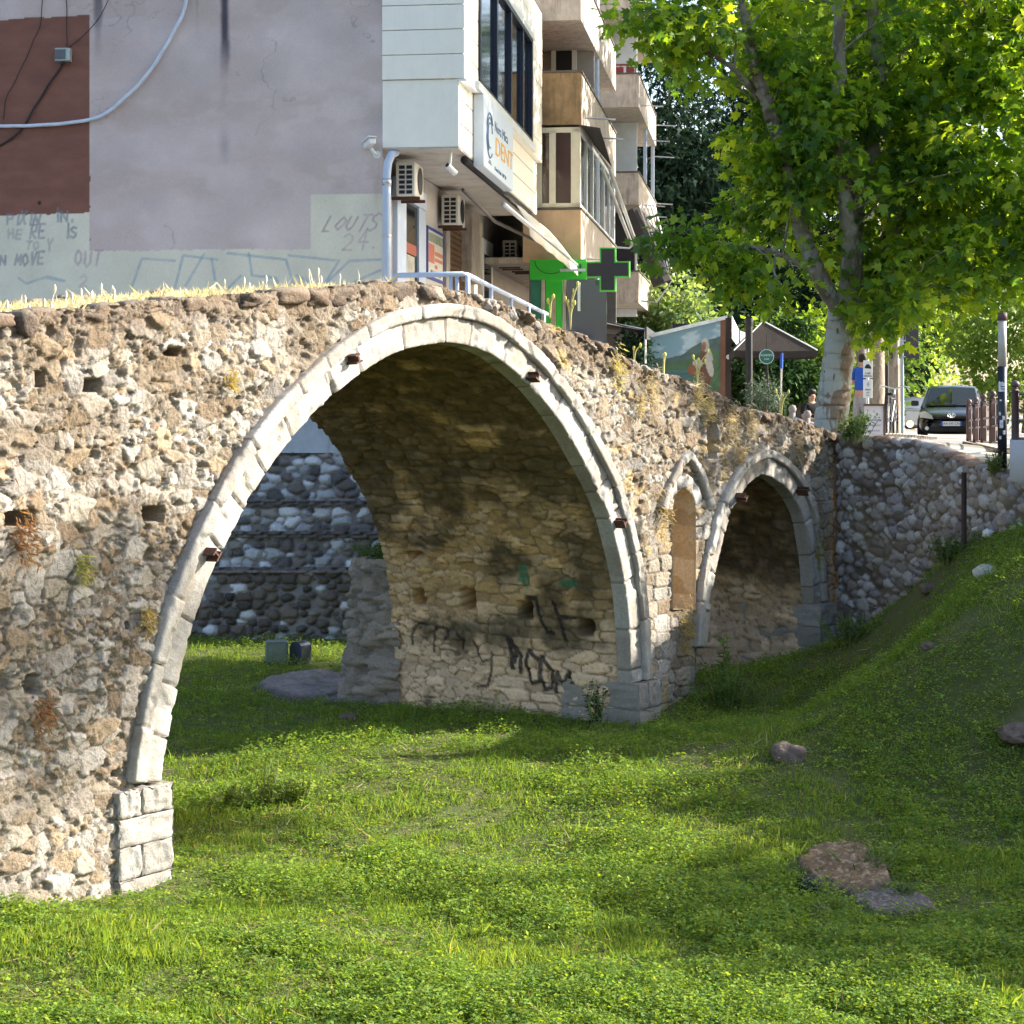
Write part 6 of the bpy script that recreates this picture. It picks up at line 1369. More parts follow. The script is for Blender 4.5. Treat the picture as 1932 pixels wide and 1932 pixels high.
# mural cabin
Yk = 50.0; k0 = P(1216, 640, Yk); k1 = P(1370, 602, Yk); zk = 3.5; wk = k1[0] - k0[0]
t = thing("mural_cabin", "small street cabin with a painted valley mural and a slanting white-edged roof", "cabin", (k0[0], Yk, zk))
zb = P(1300, 742, Yk)[2] - zk; h0 = k0[2] - zk; h1 = k1[2] - zk
M_kb = mat("cabin_brown", (.15, .085, .06), .8, 0, .2, 4, .2, 40, .2, .3)
MB().prism([(0, 0), (wk, 0), (wk, h1), (0, h0)], lambda a, b, d: (a, d, b), .02, 2.6).build("cabin_wall", M_kb, t, world=False)
def mur(a, b):
    hgt = h0 + (h1 - h0) * a; sky = np.array([.32, .50, .62]) * (1 - b[..., None] * .3) + np.array([.25, .22, .2]) * sstep(.5, .7, fbm(a * 5, b * 9, 3))[..., None]
    c = sky.copy()
    for (base, amp, f, k, col) in [(.62, .22, 2.2, 5, (.10, .15, .14)), (.50, .2, 3, 9, (.09, .16, .09)), (.72, .0, 2, 4, (.1, .2, .1))][:2]:
        ridge = base + amp * (fbm(a * f, a * 0, k, 3) - .5) * 2 + (.22 * np.abs(a - .33) if k == 5 else .25 * sstep(.5, 1, a) - .1); c = np.where((b < ridge)[..., None], np.array(col) * (.7 + .7 * fbm(a * 14, b * 18, k))[..., None], c)
    wat = (b < .38) & (a < .62); c = np.where(wat[..., None], np.array([.08, .16, .17]) * (.6 + .9 * fbm(a * 6, b * 30, 6))[..., None], c)
    c = np.where(((b < .16 + .12 * np.sin(a * 5)) & (a > .25))[..., None], np.array([.19, .10, .07]) * (.7 + .6 * fbm(a * 20, b * 20, 8))[..., None], c)
    def el(x, y, rx, ry, r=0):
        dx = (a - x) * math.cos(r) + (b - y) * math.sin(r) * .8; dy = -(a - x) * math.sin(r) + (b - y) * math.cos(r); return (dx / rx) ** 2 + (dy / ry) ** 2 < 1
    for m, col in [(el(.80, .36, .10, .28), (.17, .09, .07)), (el(.80, .52, .055, .12), (.16, .09, .07)), (el(.80, .70, .05, .10, .15), (.50, .48, .44)), (el(.845, .60, .026, .15, .45), (.46, .44, .41)), (el(.783, .685, .032, .065), (.36, .20, .14)), (el(.775, .655, .022, .05), (.30, .15, .10)), (el(.855, .40, .045, .17, .25), (.52, .50, .47)), (el(.70, .44, .07, .06, -.3), (.55, .53, .5)), (el(.62, .36, .055, .08), (.28, .12, .07)), (el(.70, .30, .05, .035), (.40, .22, .15))]:
        c = np.where(m[..., None], np.array(col) * (.85 + .3 * fbm(a * 25, b * 25, 4))[..., None], c)
    return c
a, b, c = quad_paint(120, 90, mur); G = np.stack([a * wk * .93, 0 * a, zb + b * (h0 + (h1 - h0) * a * .93 - zb)], -1)
link("mural", grid_mesh("mural", G, None, c, False, False), mat_col("mural_paint", .6, .08, 30, 0), t, False)
MB().bx(wk * .93, wk, -.01, .02, zb, h1 - .02).bx(0, wk, -.012, .02, zb - .05, zb - .002).build("trim", mat("cabin_trim", (.20, .09, .06), .7), t, world=False)
M_w = mat("white_edge", (.75, .77, .8), .5); rf = MB().prism([(-.06, h0 - .01), (wk + .02, h1 + .0), (wk + .02, h1 + .09), (-.06, h0 + .08)], lambda a, b, d: (a, d, b), -.10, 2.7).build("roof", M_w, t, world=False)
MB().bx(.75, 1.15, .6, 1.2, h0 + .05, h0 + .42).build("roof_box", M_dark, t, world=False)
m = MB(); 
for i in range(8): m.lathe([(.022, 0), (.022, .006)], (wk * .66 + i * wk * .035, -.002, zb - .17), 8, (1, 0, 0), (0, 0, 1), (0, -1, 0))
m.build("stud_row", M_dark, t, world=False)
# posts and signs
p = P(1374, 745, 49.0); t = thing("sign_post", "dark brown square post at the mural cabin's corner carrying tilted panels", "post", (p[0], 49.0, 3.5)); zt = P(1374, 600, 49)[2] - 3.5
MB().box((0, 0, zt / 2), (.13, .13, zt)).build("post", mat("post_brown", (.045, .03, .028), .7), t, world=False)
y0 = P(1378, 600, 49)[2] - 3.5
MB().prism([(.0, zt + .05), (.20, zt - .28), (.20, zt - .72), (.0, zt - .5)], lambda a, b, d: (.07 + a, -.2 + d + a * 1.6, b), 0, .04).build("white_panel", mat("sign_panel_white", (.62, .66, .72), .4, 0, .1, 4), t, world=False)
MB().prism([(.23, zt - .3), (.42, zt - .35), (.46, zt - .8), (.23, zt - .75)], lambda a, b, d: (.07 + a, -.1 + d + a, b), 0, .05).build("lilac_panel", mat("sign_panel_lilac", (.40, .33, .48), .4, 0, .1, 4), t, world=False)
text_mesh("lettering", "il", .34, M_dark, t, Matrix.Translation((.165, -.02, zt - .3)) @ Matrix.Rotation(math.radians(58), 4, 'Z') @ Matrix.Rotation(math.pi / 2, 4, 'X'), .003, False)
MB().lathe([(.0, 0), (.06, .005), (.06, .02), (0, .025)], (-.0, -.07, zt - .95), 14, (1, 0, 0), (0, 0, 1), (0, -1, 0)).build("small_disc", M_w, t, world=False)
p = P(1413, 745, 47.0); t = thing("lamp_post", "thick black steel post left of the green round sign", "post", (p[0], 47.0, 3.4)); zt = P(1413, 600, 47)[2] - 3.4
MB().lathe([(.14, 0), (.14, .35), (.09, .45), (.085, zt - .2), (.10, zt - .1), (.10, zt)], (0, 0, 0), 12).build("shaft", mat("black_steel", (.012, .013, .018), .45), t, world=False)
t = thing("round_sign", "round dark green sign with pale lettering hanging below the parasol", "sign", tuple(P(1446, 673, 46.5)))
rr = 14.5 / FP * 46.5
MB().lathe([(0, 0), (rr, 0), (rr, .03), (0, .03)], (0, 0, 0), 28, (1, 0, 0), (0, 0, 1), (0, -1, 0)).build("disc", mat("sign_dark_green", (.03, .15, .12), .4), t, world=False)
MB().tube([(rr * .93 * math.cos(a), -.034, rr * .93 * math.sin(a)) for a in np.linspace(0, 2 * math.pi, 33)], .006, 5).build("rim_line", M_w, t, world=False)
text_mesh("lettering", "KOMITETI", .062, M_w, t, frame3((0, -.033, .03), (1, 0, 0), (0, 0, 1)), .002, False); text_mesh("lettering", "CAFE", .05, M_w, t, frame3((0, -.033, -.06), (1, 0, 0), (0, 0, 1)), .002, False)
MB().tube([(0, -.01, rr), (0, -.01, rr + .35)], .008, 5).build("hanger", M_dark, t, world=False)
# parasol
Yp = 48.5; apex = P(1440, 606, Yp); el_, er_ = P(1384, 655, Yp - .6), P(1541, 661, Yp - .6); t = thing("parasol", "large dark brown cafe parasol with white trimmed edge", "parasol", (apex[0] + .2, Yp, 3.4)); ax, az = apex[0], apex[2] - 3.4
hw = (er_[0] - el_[0]) / 2; cx = (er_[0] + el_[0]) / 2; ze = er_[2] - 3.4
V = [(ax - apex[0] - .2, 0, az)]; ring_ = []
o = np.array([apex[0] + .2, Yp, 3.4])
for i in range(16):
    k = i / 4; s = int(k); f = k - s; cs = [(-1, -1), (1, -1), (1, 1), (-1, 1)]; A0 = np.array(cs[s % 4]); B0 = np.array(cs[(s + 1) % 4]); q = A0 + (B0 - A0) * f
    ring_.append((cx - o[0] + q[0] * hw, q[1] * .7, ze - .03 * math.sin(math.pi * f)))
V += ring_; V += [(x, y, z - .16) for x, y, z in ring_]
Fs = [(0, 1 + i, 1 + (i + 1) % 16) for i in range(16)] + [(1 + i, 17 + i, 17 + (i + 1) % 16, 1 + (i + 1) % 16) for i in range(16)]
o_ = MB().add(V, Fs).build("canopy", mat("brown_canvas", (.042, .034, .032), .9, 0, .25, 3, .3, 20), t, True, False); o_.modifiers.new("thick", 'SOLIDIFY').thickness = .015
for f_ in o_.data.polygons: f_.use_smooth = False
MB().tube([V[0], ring_[4]], .02, 5).tube([V[0], ring_[0]], .016, 5).build("rib", M_w, t, world=False); MB().tube([(0, 0, 0), (V[0][0], 0, az)], .04, 8).build("pole", mat("black_pole", (.02, .02, .025), .5), t, world=False)
p = P(1471, 745, 46.0); t = thing("folded_parasol", "thin grey pole with a blue wrapped top beside the ivy hedge", "pole", (p[0], 46, 3.4))
MB().tube([(0, 0, 0), (.04, 0, P(0, 690, 46)[2] - 3.4)], .022, 8).build("pole", M_steel, t, world=False); MB().tube([(.04, 0, P(0, 695, 46)[2] - 3.4), (.05, 0, P(0, 666, 46)[2] - 3.4)], [.035, .03], 8).build("blue_wrap", mat("blue_wrap", (.02, .10, .5), .6), t, world=False)
# ivy hedge
def hedge(name, lab, ells, n, cols, size, base):
    t = thing(name, lab, "hedge", base); C, d, n_, s, c, cc = cloud(ells, n, 46, .32, size, cols, .5, .75); link("foliage", leaf_mesh("foliage", C, d, n_, s, T_LEAF, c), M_dk, t)
    m = MB(); r = random.Random(2)
    for e in ells: m.tube([(e[0][0], e[0][1], 3.2), tuple(e[0])], .05, 6)
    m.build("stem", M_twig, t, True)
hedge("ivy_hedge", "tall dark ivy hedge behind the green round sign", [E(1410, 720, 52, 40, 60, .5), E(1460, 720, 52.5, 45, 65, .5), E(1505, 715, 53, 40, 62, .5), E(1470, 625, 54, 60, 25, .6)], 150, [(.025, .065, .022), (.04, .095, .03), (.02, .05, .02), (.06, .12, .03)], .17, tuple(P(1460, 780, 52)))
hedge("ivy_hedge", "small dark ivy clump between the building and the mural cabin", [E(1198, 662, 49, 20, 34, .4)], 22, [(.02, .05, .03), (.035, .07, .04)], .15, tuple(P(1198, 760, 49)))
hedge("planter_bush", "grey-green rounded bush in front of the ivy hedge", [E(1445, 752, 45, 26, 26, .35)], 30, [(.09, .13, .10), (.12, .16, .12)], .07, tuple(P(1445, 775, 45)))
# people
M_skin = mat("skin", (.45, .27, .19), .6, 0, .05)
def body(name, verts, edges, radii, mat_, parent, root=0):
    me = bpy.data.meshes.new(name); me.from_pydata(verts, edges, []); o = bpy.data.objects.new(name, me); COL.objects.link(o)
    o.modifiers.new("skin", 'SKIN'); sub = o.modifiers.new("sub", 'SUBSURF'); sub.levels = 2; sub.render_levels = 2
    for i, r in enumerate(radii): me.skin_vertices[0].data[i].radius = (r, r * .9); me.skin_vertices[0].data[i].use_root = (i == root)
    dg = bpy.context.evaluated_depsgraph_get(); m2 = bpy.data.meshes.new_from_object(o.evaluated_get(dg)); bpy.data.objects.remove(o); m2.name = name
    m2.polygons.foreach_set("use_smooth", np.ones(len(m2.polygons), bool)); return link(name, m2, mat_, parent, False)
def person(loc, rot, lab, shirt, trousers, hairc, seated=True, group="people at the cafe", lean=.12):
    t = thing("person", lab, "person", loc, rot, group); hp = .50 if seated else .93
    # body faces -y
    sh = hp + .50; f = -lean
    hips = (0, .0, hp); chest = (0, f * .7, hp + .30); neck = (0, f, sh + .05); head0 = (0, f - .03, sh + .14)
    V = [hips, (0, f * .4, hp + .15), chest, (0, f, sh - .02), neck, head0, (0, f - .035, sh + .23)]; Ed = [(0, 1), (1, 2), (2, 3), (3, 4), (4, 5), (5, 6)]; R = [.15, .14, .15, .09, .055, .085, .085]
    def add(p, par, r): V.append(p); R.append(r); Ed.append((par, len(V) - 1)); return len(V) - 1
    for s_ in (-1, 1):
        a = add((s_ * .19, f, sh - .03), 3, .065); e = add((s_ * .24, f - .06, sh - .30), a, .05); w = add((s_ * .10, f - .28, sh - .36), e, .036); h = add((s_ * .05, f - .36, sh - .35), w, .035)
        for q in range(4): add((s_ * (.05 + .018 * (q - 1.5)), f - .43 - .01 * (q % 2), sh - .36), h, .010)
        add((s_ * .0, f - .38, sh - .32), h, .011)
        if seated: k = add((s_ * .11, -.42, hp - .02), 0, .085); an = add((s_ * .11, -.40, .09), k, .05); add((s_ * .11, -.55, .04), an, .04)
        else: k = add((s_ * .10, -.03, .50), 0, .085); an = add((s_ * .10, 0, .09), k, .05); add((s_ * .10, -.14, .04), an, .04)
    body("body", V, Ed, R, M_skin, t)
    # clothes: a shirt with sleeves and trousers over the body
    sv = [(0, 0, hp - .04), (0, f * .4, hp + .15), chest, (0, f, sh - .02)]; se = [(0, 1), (1, 2), (2, 3)]; sr = [.175, .165, .175, .105]
    for s_ in (-1, 1): sv += [(s_ * .19, f, sh - .03), (s_ * .235, f - .05, sh - .26)]; se += [(3, len(sv) - 2), (len(sv) - 2, len(sv) - 1)]; sr += [.085, .07]
    body("shirt", sv, se, sr, shirt, t)
    tv = [(0, 0, hp + .04)]; te = []; tr = [.165]
    for s_ in (-1, 1):
        if seated: tv += [(s_ * .11, -.42, hp - .01), (s_ * .11, -.40, .13)]
        else: tv += [(s_ * .10, -.03, .50), (s_ * .10, 0, .11)]
        te += [(0, len(tv) - 2), (len(tv) - 2, len(tv) - 1)]; tr += [.105, .07]
    body("trousers", tv, te, tr, trousers, t)
    hc = np.array((0, f - .03, sh + .20)); G, q = rock_verts(20, 3.1, .08); G = G * np.array([.088, .10, .10]) + hc + np.array([0, .018, .035]); keep = ~((G[:, 1] < hc[1] - .045) & (G[:, 2] < hc[2] + .05)); G[~keep, 1] = hc[1] - .04
    link("hair", raw_mesh("hair", G, None, True, None, quads=q), hairc, t, False)
    for s_ in (-1, 1): MB().lathe([(.0, -.006), (.010, 0), (0, .006)], (s_ * .032, f - .115, sh + .195), 8, (1, 0, 0), (0, 0, 1), (0, -1, 0)).build("eye", M_dark, t, world=False)
    MB().add([(-.012, f - .112, sh + .15), (.012, f - .112, sh + .15), (0, f - .145, sh + .155), (0, f - .11, sh + .20)], [(0, 1, 2), (1, 3, 2), (3, 0, 2)]).build("nose", M_skin, t, world=False)
    MB().box((0, f - .112, sh + .118), (.045, .012, .012)).build("mouth", mat("lips", (.30, .12, .10), .6), t, world=False)
    return t
M_blk = mat("black_cloth", (.014, .013, .017), .9); M_gry = mat("grey_cloth", (.30, .30, .33), .9, 0, .3, 30); M_blu = mat("blue_cloth", (.02, .09, .42), .9); M_hair = mat("black_hair", (.010, .008, .008), .6); M_jean = mat("dark_jeans", (.03, .035, .06), .9)
pz = 3.55
def chair(loc, rot, lab):
    t = thing("chair", lab, "chair", loc, rot, "cafe chairs"); m = mat("chair_dark", (.03, .025, .022), .6) if "chair_dark" not in bpy.data.materials else bpy.data.materials["chair_dark"]
    MB().box((0, 0, .42), (.42, .42, .04), None, .01).build("seat", m, t, world=False); MB().box((0, .21, .70), (.40, .03, .40), None, .01).build("backrest", m, t, world=False)
    for x in (-.18, .18):
        for y in (-.18, .18): MB().tube([(x, y, 0), (x, y, .42)], .015, 6).build("leg", m, t, world=False)
pa = P(1526, 790, 45); pa[2] = P(0, 762, 45)[2] - 1.0
MB_PL = MB().bx(-1.6, 1.6, -1.2, 1.2, -.6, 0)
chair(tuple(pa), .35, "dark cafe chair under the seated person in black"); person(tuple(pa), .35, "seated person in black bending over the table, dark hair", M_blk, M_jean, M_hair)
pb = P(1556, 790, 45.5); pb[2] = pa[2]; chair(tuple(pb), -.5, "dark cafe chair half hidden by the plane tree trunk"); person(tuple(pb), -.5, "seated person in grey half hidden behind the plane tree trunk", M_gry, M_jean, M_hair)
pc = P(1624, 800, 44); pc[2] = float(st_z(pc[0], 44)); person(tuple(pc), 2.6, "standing person in a blue top just right of the plane tree trunk", M_blu, M_gry, M_hair, False)
t = thing("terrace_floor", "raised cafe terrace the seated people sit on", "terrace", (pa[0] + .2, 45.3, pa[2])); MB_PL.build("slab", mat("terrace_stone", (.25, .23, .21), .9, 0, .2, 4), t, world=False)
# low railing with ball posts beside the bridge end
t = thing("ball_railing", "low dark railing with stone balls on its posts before the seated people", "railing", tuple(P(1505, 800, 40)))
o = np.array(P(1505, 800, 40))
for (u, v) in [(1495, 772), (1523, 782), (1556, 794)]:
    q = P(u, v, 40) - o; MB().tube([(q[0], q[1], -.5), (q[0], q[1], q[2] - .06)], .06, 8).lathe([(.002, q[2] - .1), (.06, q[2] - .07), (.085, q[2] + .0), (.06, q[2] + .07), (.002, q[2] + .09)], (q[0], q[1], 0), 12).build("post", mat("stone_ball", (.22, .20, .19), .8, 0, .2) if "stone_ball" not in bpy.data.materials else bpy.data.materials["stone_ball"], t, True, False)
MB().tube([tuple(P(1490, 787, 40) - o), tuple(P(1565, 808, 40) - o)], .03, 8).build("rail", M_steel, t, True, False)
# hanging notices, A-board, bicycle, road sign
M_paper = mat("notice_white", (.66, .66, .68), .5, 0, .05)
def notice(name, lab, u0, u1, v0, v1, Y, lines, grp):
    a = P(u0, v1, Y); b = P(u1, v0, Y); t = thing(name, lab, "sign", tuple(a), 0, grp); w, h = b[0] - a[0], b[2] - a[2]
    MB().bx(0, w, 0, .03, 0, h, .004).build("board", M_paper, t, world=False)
    for (txt, fy, sz) in lines: text_mesh("lettering", txt, sz * h, M_dark, t, frame3((w / 2, -.003, fy * h), (1, 0, 0), (0, 0, 1)), .002, False)
    return t, w, h
gN = "hanging white notices"
t, w, h = notice("hanging_notice", "upper white notice with a black car emblem on the pole", 1629, 1646, 680, 713, 39.5, [("CAR", .26, .16), ("RENTAL", .10, .14)], gN)
MB().prism([(.15, .62), (.35, .78), (.6, .78), (.85, .62), (.85, .52), (.15, .55)], lambda a, b, d: (a * w, d, b * h), -.004, 0).build("emblem", M_dark, t, world=False)
t, w, h = notice("hanging_notice", "lower white notice with small lines of text on the pole", 1629, 1646, 716, 751, 39.5, [("MENU", .45, .11), ("cafe", .30, .10), ("bar", .16, .10)], gN)
MB().prism([(.5, .9), (.65, .75), (.5, .6), (.42, .75)], lambda a, b, d: (a * w, d, b * h), -.004, 0).build("emblem", M_gry, t, world=False)
t = thing("notice_pole", "thin pole holding the two white notices", "pole", (P(1637, 800, 39.6)[0], 39.62, base_z(1637, 39.6))); MB().tube([(0, 0, 0), (0, 0, 3.2)], .03, 8).build("pole", M_steel, t, world=False)
a = P(1661, 763, 43); t = thing("hanging_banner", "long plain pale banner hanging edge-on beside the brown trunk", "banner", tuple(P(1661, 752, 43)))
hb = P(0, 640, 43)[2] - P(0, 752, 43)[2]; MB().prism([(-.09, -.08), (.10, .05), (.10, hb), (-.09, hb)], lambda a, b, d: (a, d, b), 0, .03).build("cloth", mat("banner_cloth", (.50, .46, .42), .9, 0, .08), t, world=False); MB().bx(-.12, .13, -.02, .05, hb, hb + .05).build("rod", M_steel, t, world=False)
t = thing("banner_post", "dark post holding the pale banner", "post", (P(1672, 800, 43.3)[0], 43.3, base_z(1672, 43.3))); MB().tube([(0, 0, 0), (0, 0, P(0, 625, 43)[2] - base_z(1672, 43.3))], .06, 8).build("post", M_dark, t, world=False)
Ya = 36; a = P(1632, 826, Ya); b = P(1667, 766, Ya); t = thing("menu_board", "pale standing menu board with a dark frame at the kerb", "sign", tuple(a)); w, h = b[0] - a[0], b[2] - a[2]
MB().bx(0, w, .02, .05, 0, h).build("board", mat("menu_lilac", (.56, .53, .60), .5, 0, .05), t, world=False); MB().bx(-.02, w + .02, -.01, .06, h, h + .04).bx(w, w + .03, .0, .06, -.05, h).build("frame", mat("menu_frame", (.10, .06, .05), .7), t, world=False)
MB().tube([(w, .06, h), (w + .15, .6, 0)], .02, 6).build("rear_leg", M_twig, t, world=False)
for txt, fy, sz in [("E", .82, .10), ("WELCOME FOR", .55, .075), ("A DRINK & EAT", .39, .07), ("COME IN & SIT", .22, .07)]: text_mesh("lettering", txt, sz * h, M_ink, t, frame3((w / 2, .017, fy * h), (1, 0, 0), (0, 0, 1)), .002, False, 'CENTER', .85)
Yb = 38; bo = P(1683, 828, Yb); t = thing("bicycle", "dark bicycle leaning beside the brown trunk, seen nearly end on", "bicycle", tuple(bo), math.radians(72)); M_bk = mat("bike_dark", (.02, .025, .05), .4); M_ty = mat("tyre_black", (.015, .015, .016), .8)
for x in (-.5, .5):
    wv = MB().tube([(x + .32 * math.cos(q), 0, .34 + .32 * math.sin(q)) for q in np.linspace(0, 2 * math.pi, 33)], .02, 6, False).build("wheel", M_ty, t, world=False)
    m = MB(); 
    for q in np.linspace(0, math.pi, 8, endpoint=False): m.tube([(x + .31 * math.cos(q), 0, .34 + .31 * math.sin(q)), (x - .31 * math.cos(q), 0, .34 - .31 * math.sin(q))], .003, 4)
    m.build("spoke", M_steel, wv, world=False)
MB().tube([(-.5, 0, .34), (-.1, 0, .32), (.36, 0, .72), (.40, 0, .86)], .018, 6).tube([(-.5, 0, .34), (-.22, 0, .76), (-.1, 0, .32)], .016, 6).tube([(-.22, 0, .76), (.36, 0, .76), (.5, 0, .34)], .016, 6).build("frame", M_bk, t, world=False)
MB().tube([(.36, -.28, .98), (.42, -.18, 1.0), (.40, 0, .95), (.42, .18, 1.0), (.36, .28, .98)], .014, 6).tube([(.38, 0, .85), (.40, 0, .96)], .014, 6).build("handlebar", M_steel, t, world=False); MB().box((-.24, 0, .84), (.24, .13, .05), None, .02).build("saddle", M_ty, t, world=False)
p = P(1703, 828, 44); zs_ = base_z(1703, 44); t = thing("road_sign", "grey backs of a square and a rectangular road sign on a steel pole", "road sign", (p[0], 44, zs_)); zt = P(0, 618, 44)[2] - zs_
MB().tube([(0, 0, 0), (-.02, 0, zt)], .038, 8).build("pole", mat("pole_blue_grey", (.30, .38, .46), .5, .3, .1), t, world=False)
M_sb = mat("sign_back", (.055, .05, .06), .6, .2, .15); z1 = P(0, 665, 44)[2] - zs_; z0_ = P(0, 636, 44)[2] - zs_
for nm, (x0, x1, za, zb_) in {"square_plate": (.02, .36, P(0, 655, 44)[2] - zs_, zt + .05), "wide_plate": (-.36, .38, P(0, 676, 44)[2] - zs_, P(0, 659, 44)[2] - zs_)}.items():
    MB().bx(x0, x1, .04, .055, za, zb_, .005).build(nm, M_sb, t, world=False)
MB().bx(-.06, .06, -.045, .04, zt - .3, zt - .28).bx(-.06, .06, -.045, .04, P(0, 660, 44)[2] - zs_, P(0, 660, 44)[2] - zs_ + .02).bx(-.06, .06, -.045, .04, P(0, 674, 44)[2] - zs_, P(0, 674, 44)[2] - zs_ + .02).build("clamp", M_steel, t, world=False)
p = P(1692, 822, 40); t = thing("utility_pole", "thin wooden utility pole in front of the thick brown trunk", "pole", (p[0], 40, base_z(1692, 40))); MB().tube([(0, 0, 0), (-.06, 0, 6.5)], [.06, .045], 8).build("shaft", M_bark, t, world=False)
# kerb
kb = [P(1606, 826, 40), P(1640, 829, 36.5), P(1690, 829, 36.5), P(1735, 832, 38), P(1760, 833, 44)]; m = MB()
t = thing("kerb", "low pale kerb around the planted strip by the road sign", "kerb", tuple(kb[1]))
o = np.array(kb[1]); pts = catmull3([q - o for q in kb], 8)
for a_, b_ in zip(pts[:-1], pts[1:]):
    d_ = b_ - a_; L_ = np.linalg.norm(d_[:2]); an = math.atan2(d_[1], d_[0]); m.box(((a_ + b_) / 2 + (0, 0, .0)), (L_ * .98, .16, .22), np.array(Matrix.Rotation(an, 3, 'Z')), .015)
m.build("kerb_stone", mat("kerb_stone", (.42, .38, .34), .85, 0, .15, 5, .3), t, True, False)
# ---------------------------------------------------------------- car
def car(loc, rot, lab, paint, plate=None, scale=1.0, full=True, emb=True):
    t = thing("car", lab, "car", loc, rot, "cars on the street"); t.scale = (scale,) * 3
    # body faces -y; half sections (x, z) along y
    secs = [(-2.08, .62, .28, .60), (-2.02, .76, .22, .66), (-1.80, .84, .20, .76), (-1.3, .875, .20, .86), (-.85, .88, .20, .93), (-.2, .88, .20, .95), (.8, .88, .20, .97), (1.5, .87, .22, 1.0), (1.95, .80, .26, 1.0), (2.08, .70, .34, .92)]
    V = []; Fs = []; 
    for (y, hw_, zb_, zt_) in secs:
        half = [(0, zb_), (hw_ * .86, zb_), (hw_ * .97, zb_ + .10), (hw_, zb_ + .30), (hw_ * .985, zt_ - .14), (hw_ * .93, zt_ - .035), (hw_ * .72, zt_ + .012), (0, zt_ + .035)]
        ringp = half + [(-x, z) for x, z in half[-2:0:-1]]; V += [(x, y + .10 * (1 - (x / hw_) ** 2) * (-1 if y < -1.5 else 0), z) for x, z in ringp]
    n = 14
    for i in range(len(secs) - 1):
        for k in range(n): Fs.append((i * n + k, i * n + (k + 1) % n, (i + 1) * n + (k + 1) % n, (i + 1) * n + k))
    Fs += [tuple(range(n)), tuple((len(secs) - 1) * n + k for k in range(n))[::-1]]
    b_ = MB().add(V, Fs).build("body", paint, t, True, False); b_.modifiers.new("sub", 'SUBSURF').render_levels = 2
    gs = [(-.95, .76, .90, .05), (-.05, .66, 1.44, 0), (.5, .655, 1.49, 0), (1.3, .64, 1.45, 0), (1.95, .66, 1.0, 0)]; V = []; Fs = []
    for (y, hw_, zt_, _) in gs: 
        zb_ = .88; V += [(-.80, y, zb_), (-hw_ - (.0 if zt_ > 1.2 else .06), y, max(zb_ + .01, zt_ - .07)), (-hw_ * .85, y - .03, zt_), (0, y - .05, zt_ + .03), (hw_ * .85, y - .03, zt_), (hw_ + (.0 if zt_ > 1.2 else .06), y, max(zb_ + .01, zt_ - .07)), (.80, y, zb_)]
    for i in range(4):
        for k in range(6): Fs.append((i * 7 + k, i * 7 + k + 1, (i + 1) * 7 + k + 1, (i + 1) * 7 + k))
    MB().add(V, Fs).build("cabin", paint, t, True, False)
    # windscreen on the front slope
    y0, y1, z0, z1 = -.90, -.10, .945, 1.41
    V = [(-.70, y0, z0), (.70, y0, z0), (.575, y1, z1), (-.575, y1, z1), (0, y0 - .07, z0), (0, y1 - .07, z1 + .02)]
    V = [(x, y - .025, z + .018) for x, y, z in V]; MB().add(V, [(0, 4, 5, 3), (4, 1, 2, 5)]).build("windscreen", M_wind, t, world=False)
    for s_ in (-1, 1):
        MB().add([(s_ * .800, -.60, 1.0), (s_ * .805, .9, 1.02), (s_ * .672, .85, 1.40), (s_ * .680, -.05, 1.38)], [(0, 1, 2, 3)]).build("side_window", M_wind, t, world=False)
        MB().box((s_ * .97, -.62, 1.02), (.20, .10, .14), None, .04).build("wing_mirror", paint, t, world=False)
        MB().prism([(.46, .60), (.80, .64), (.83, .78), (.66, .80), (.50, .70)], lambda a, b, d: (s_ * a, d + .30 * (a - .4) ** 1.6, b), -2.175, -1.9).build("headlight", mat("headlight_glass", (.42, .44, .42), .1, .3, .2, 8) if "headlight_glass" not in bpy.data.materials else bpy.data.materials["headlight_glass"], t, world=False)
        MB().lathe([(0, 0), (.055, .005), (.05, .02), (0, .025)], (s_ * .62, -2.08, .36), 12, (1, 0, 0), (0, 0, 1), (0, -1, 0)).build("fog_lamp", M_steel, t, world=False)
        for y in (-1.32, 1.30):
            wv = MB().lathe([(.20, -.10), (.30, -.10), (.315, -.06), (.315, .06), (.30, .10), (.20, .10)], (s_ * .78, y, .315), 24, (0, 1, 0), (0, 0, 1), (1, 0, 0)).build("wheel", M_ty, t, world=False)
            MB().lathe([(.0, .06), (.19, .05), (.20, .102), (0, .09)], (s_ * .78, y, .315), 14, (0, 1, 0), (0, 0, 1), (s_, 0, 0)).build("rim", M_steel, wv, world=False)
    MB().bx(-.42, .42, -2.20, -2.06, .60, .68, .02).bx(-.55, .55, -2.19, -2.05, .27, .40, .02).build("grille", M_ty, t, world=False)
    if emb:
        e = MB(); 
        for (rx, rz, zo) in [(.095, .062, 0), (.035, .060, 0), (.062, .026, .024)]: e.tube([(rx * math.cos(q), -2.205, .70 + zo + rz * math.sin(q)) for q in np.linspace(0, 2 * math.pi, 25)], .010, 5, False)
        e.build("emblem", mat("chrome", (.75, .75, .75), .15, 1.0, .05), t, world=False)
    if plate:
        pl = MB().bx(-.27, .27, -2.225, -2.20, .42, .54, .004).build("number_plate", M_paper, t, world=False); MB().bx(-.27, -.22, -2.229, -2.224, .42, .54).bx(.22, .27, -2.229, -2.224, .42, .54).build("plate_band", M_blu, pl, world=False)
        text_mesh("plate_lettering", plate, .085, M_dark, pl, frame3((0, -2.227, .48), (1, 0, 0), (0, 0, 1)), .001, False, 'CENTER', 1.0)
    MB().tube([(-.5, -.93, .955), (.1, -.96, .985)], .010, 5).build("wiper", M_ty, t, world=False)
    return t
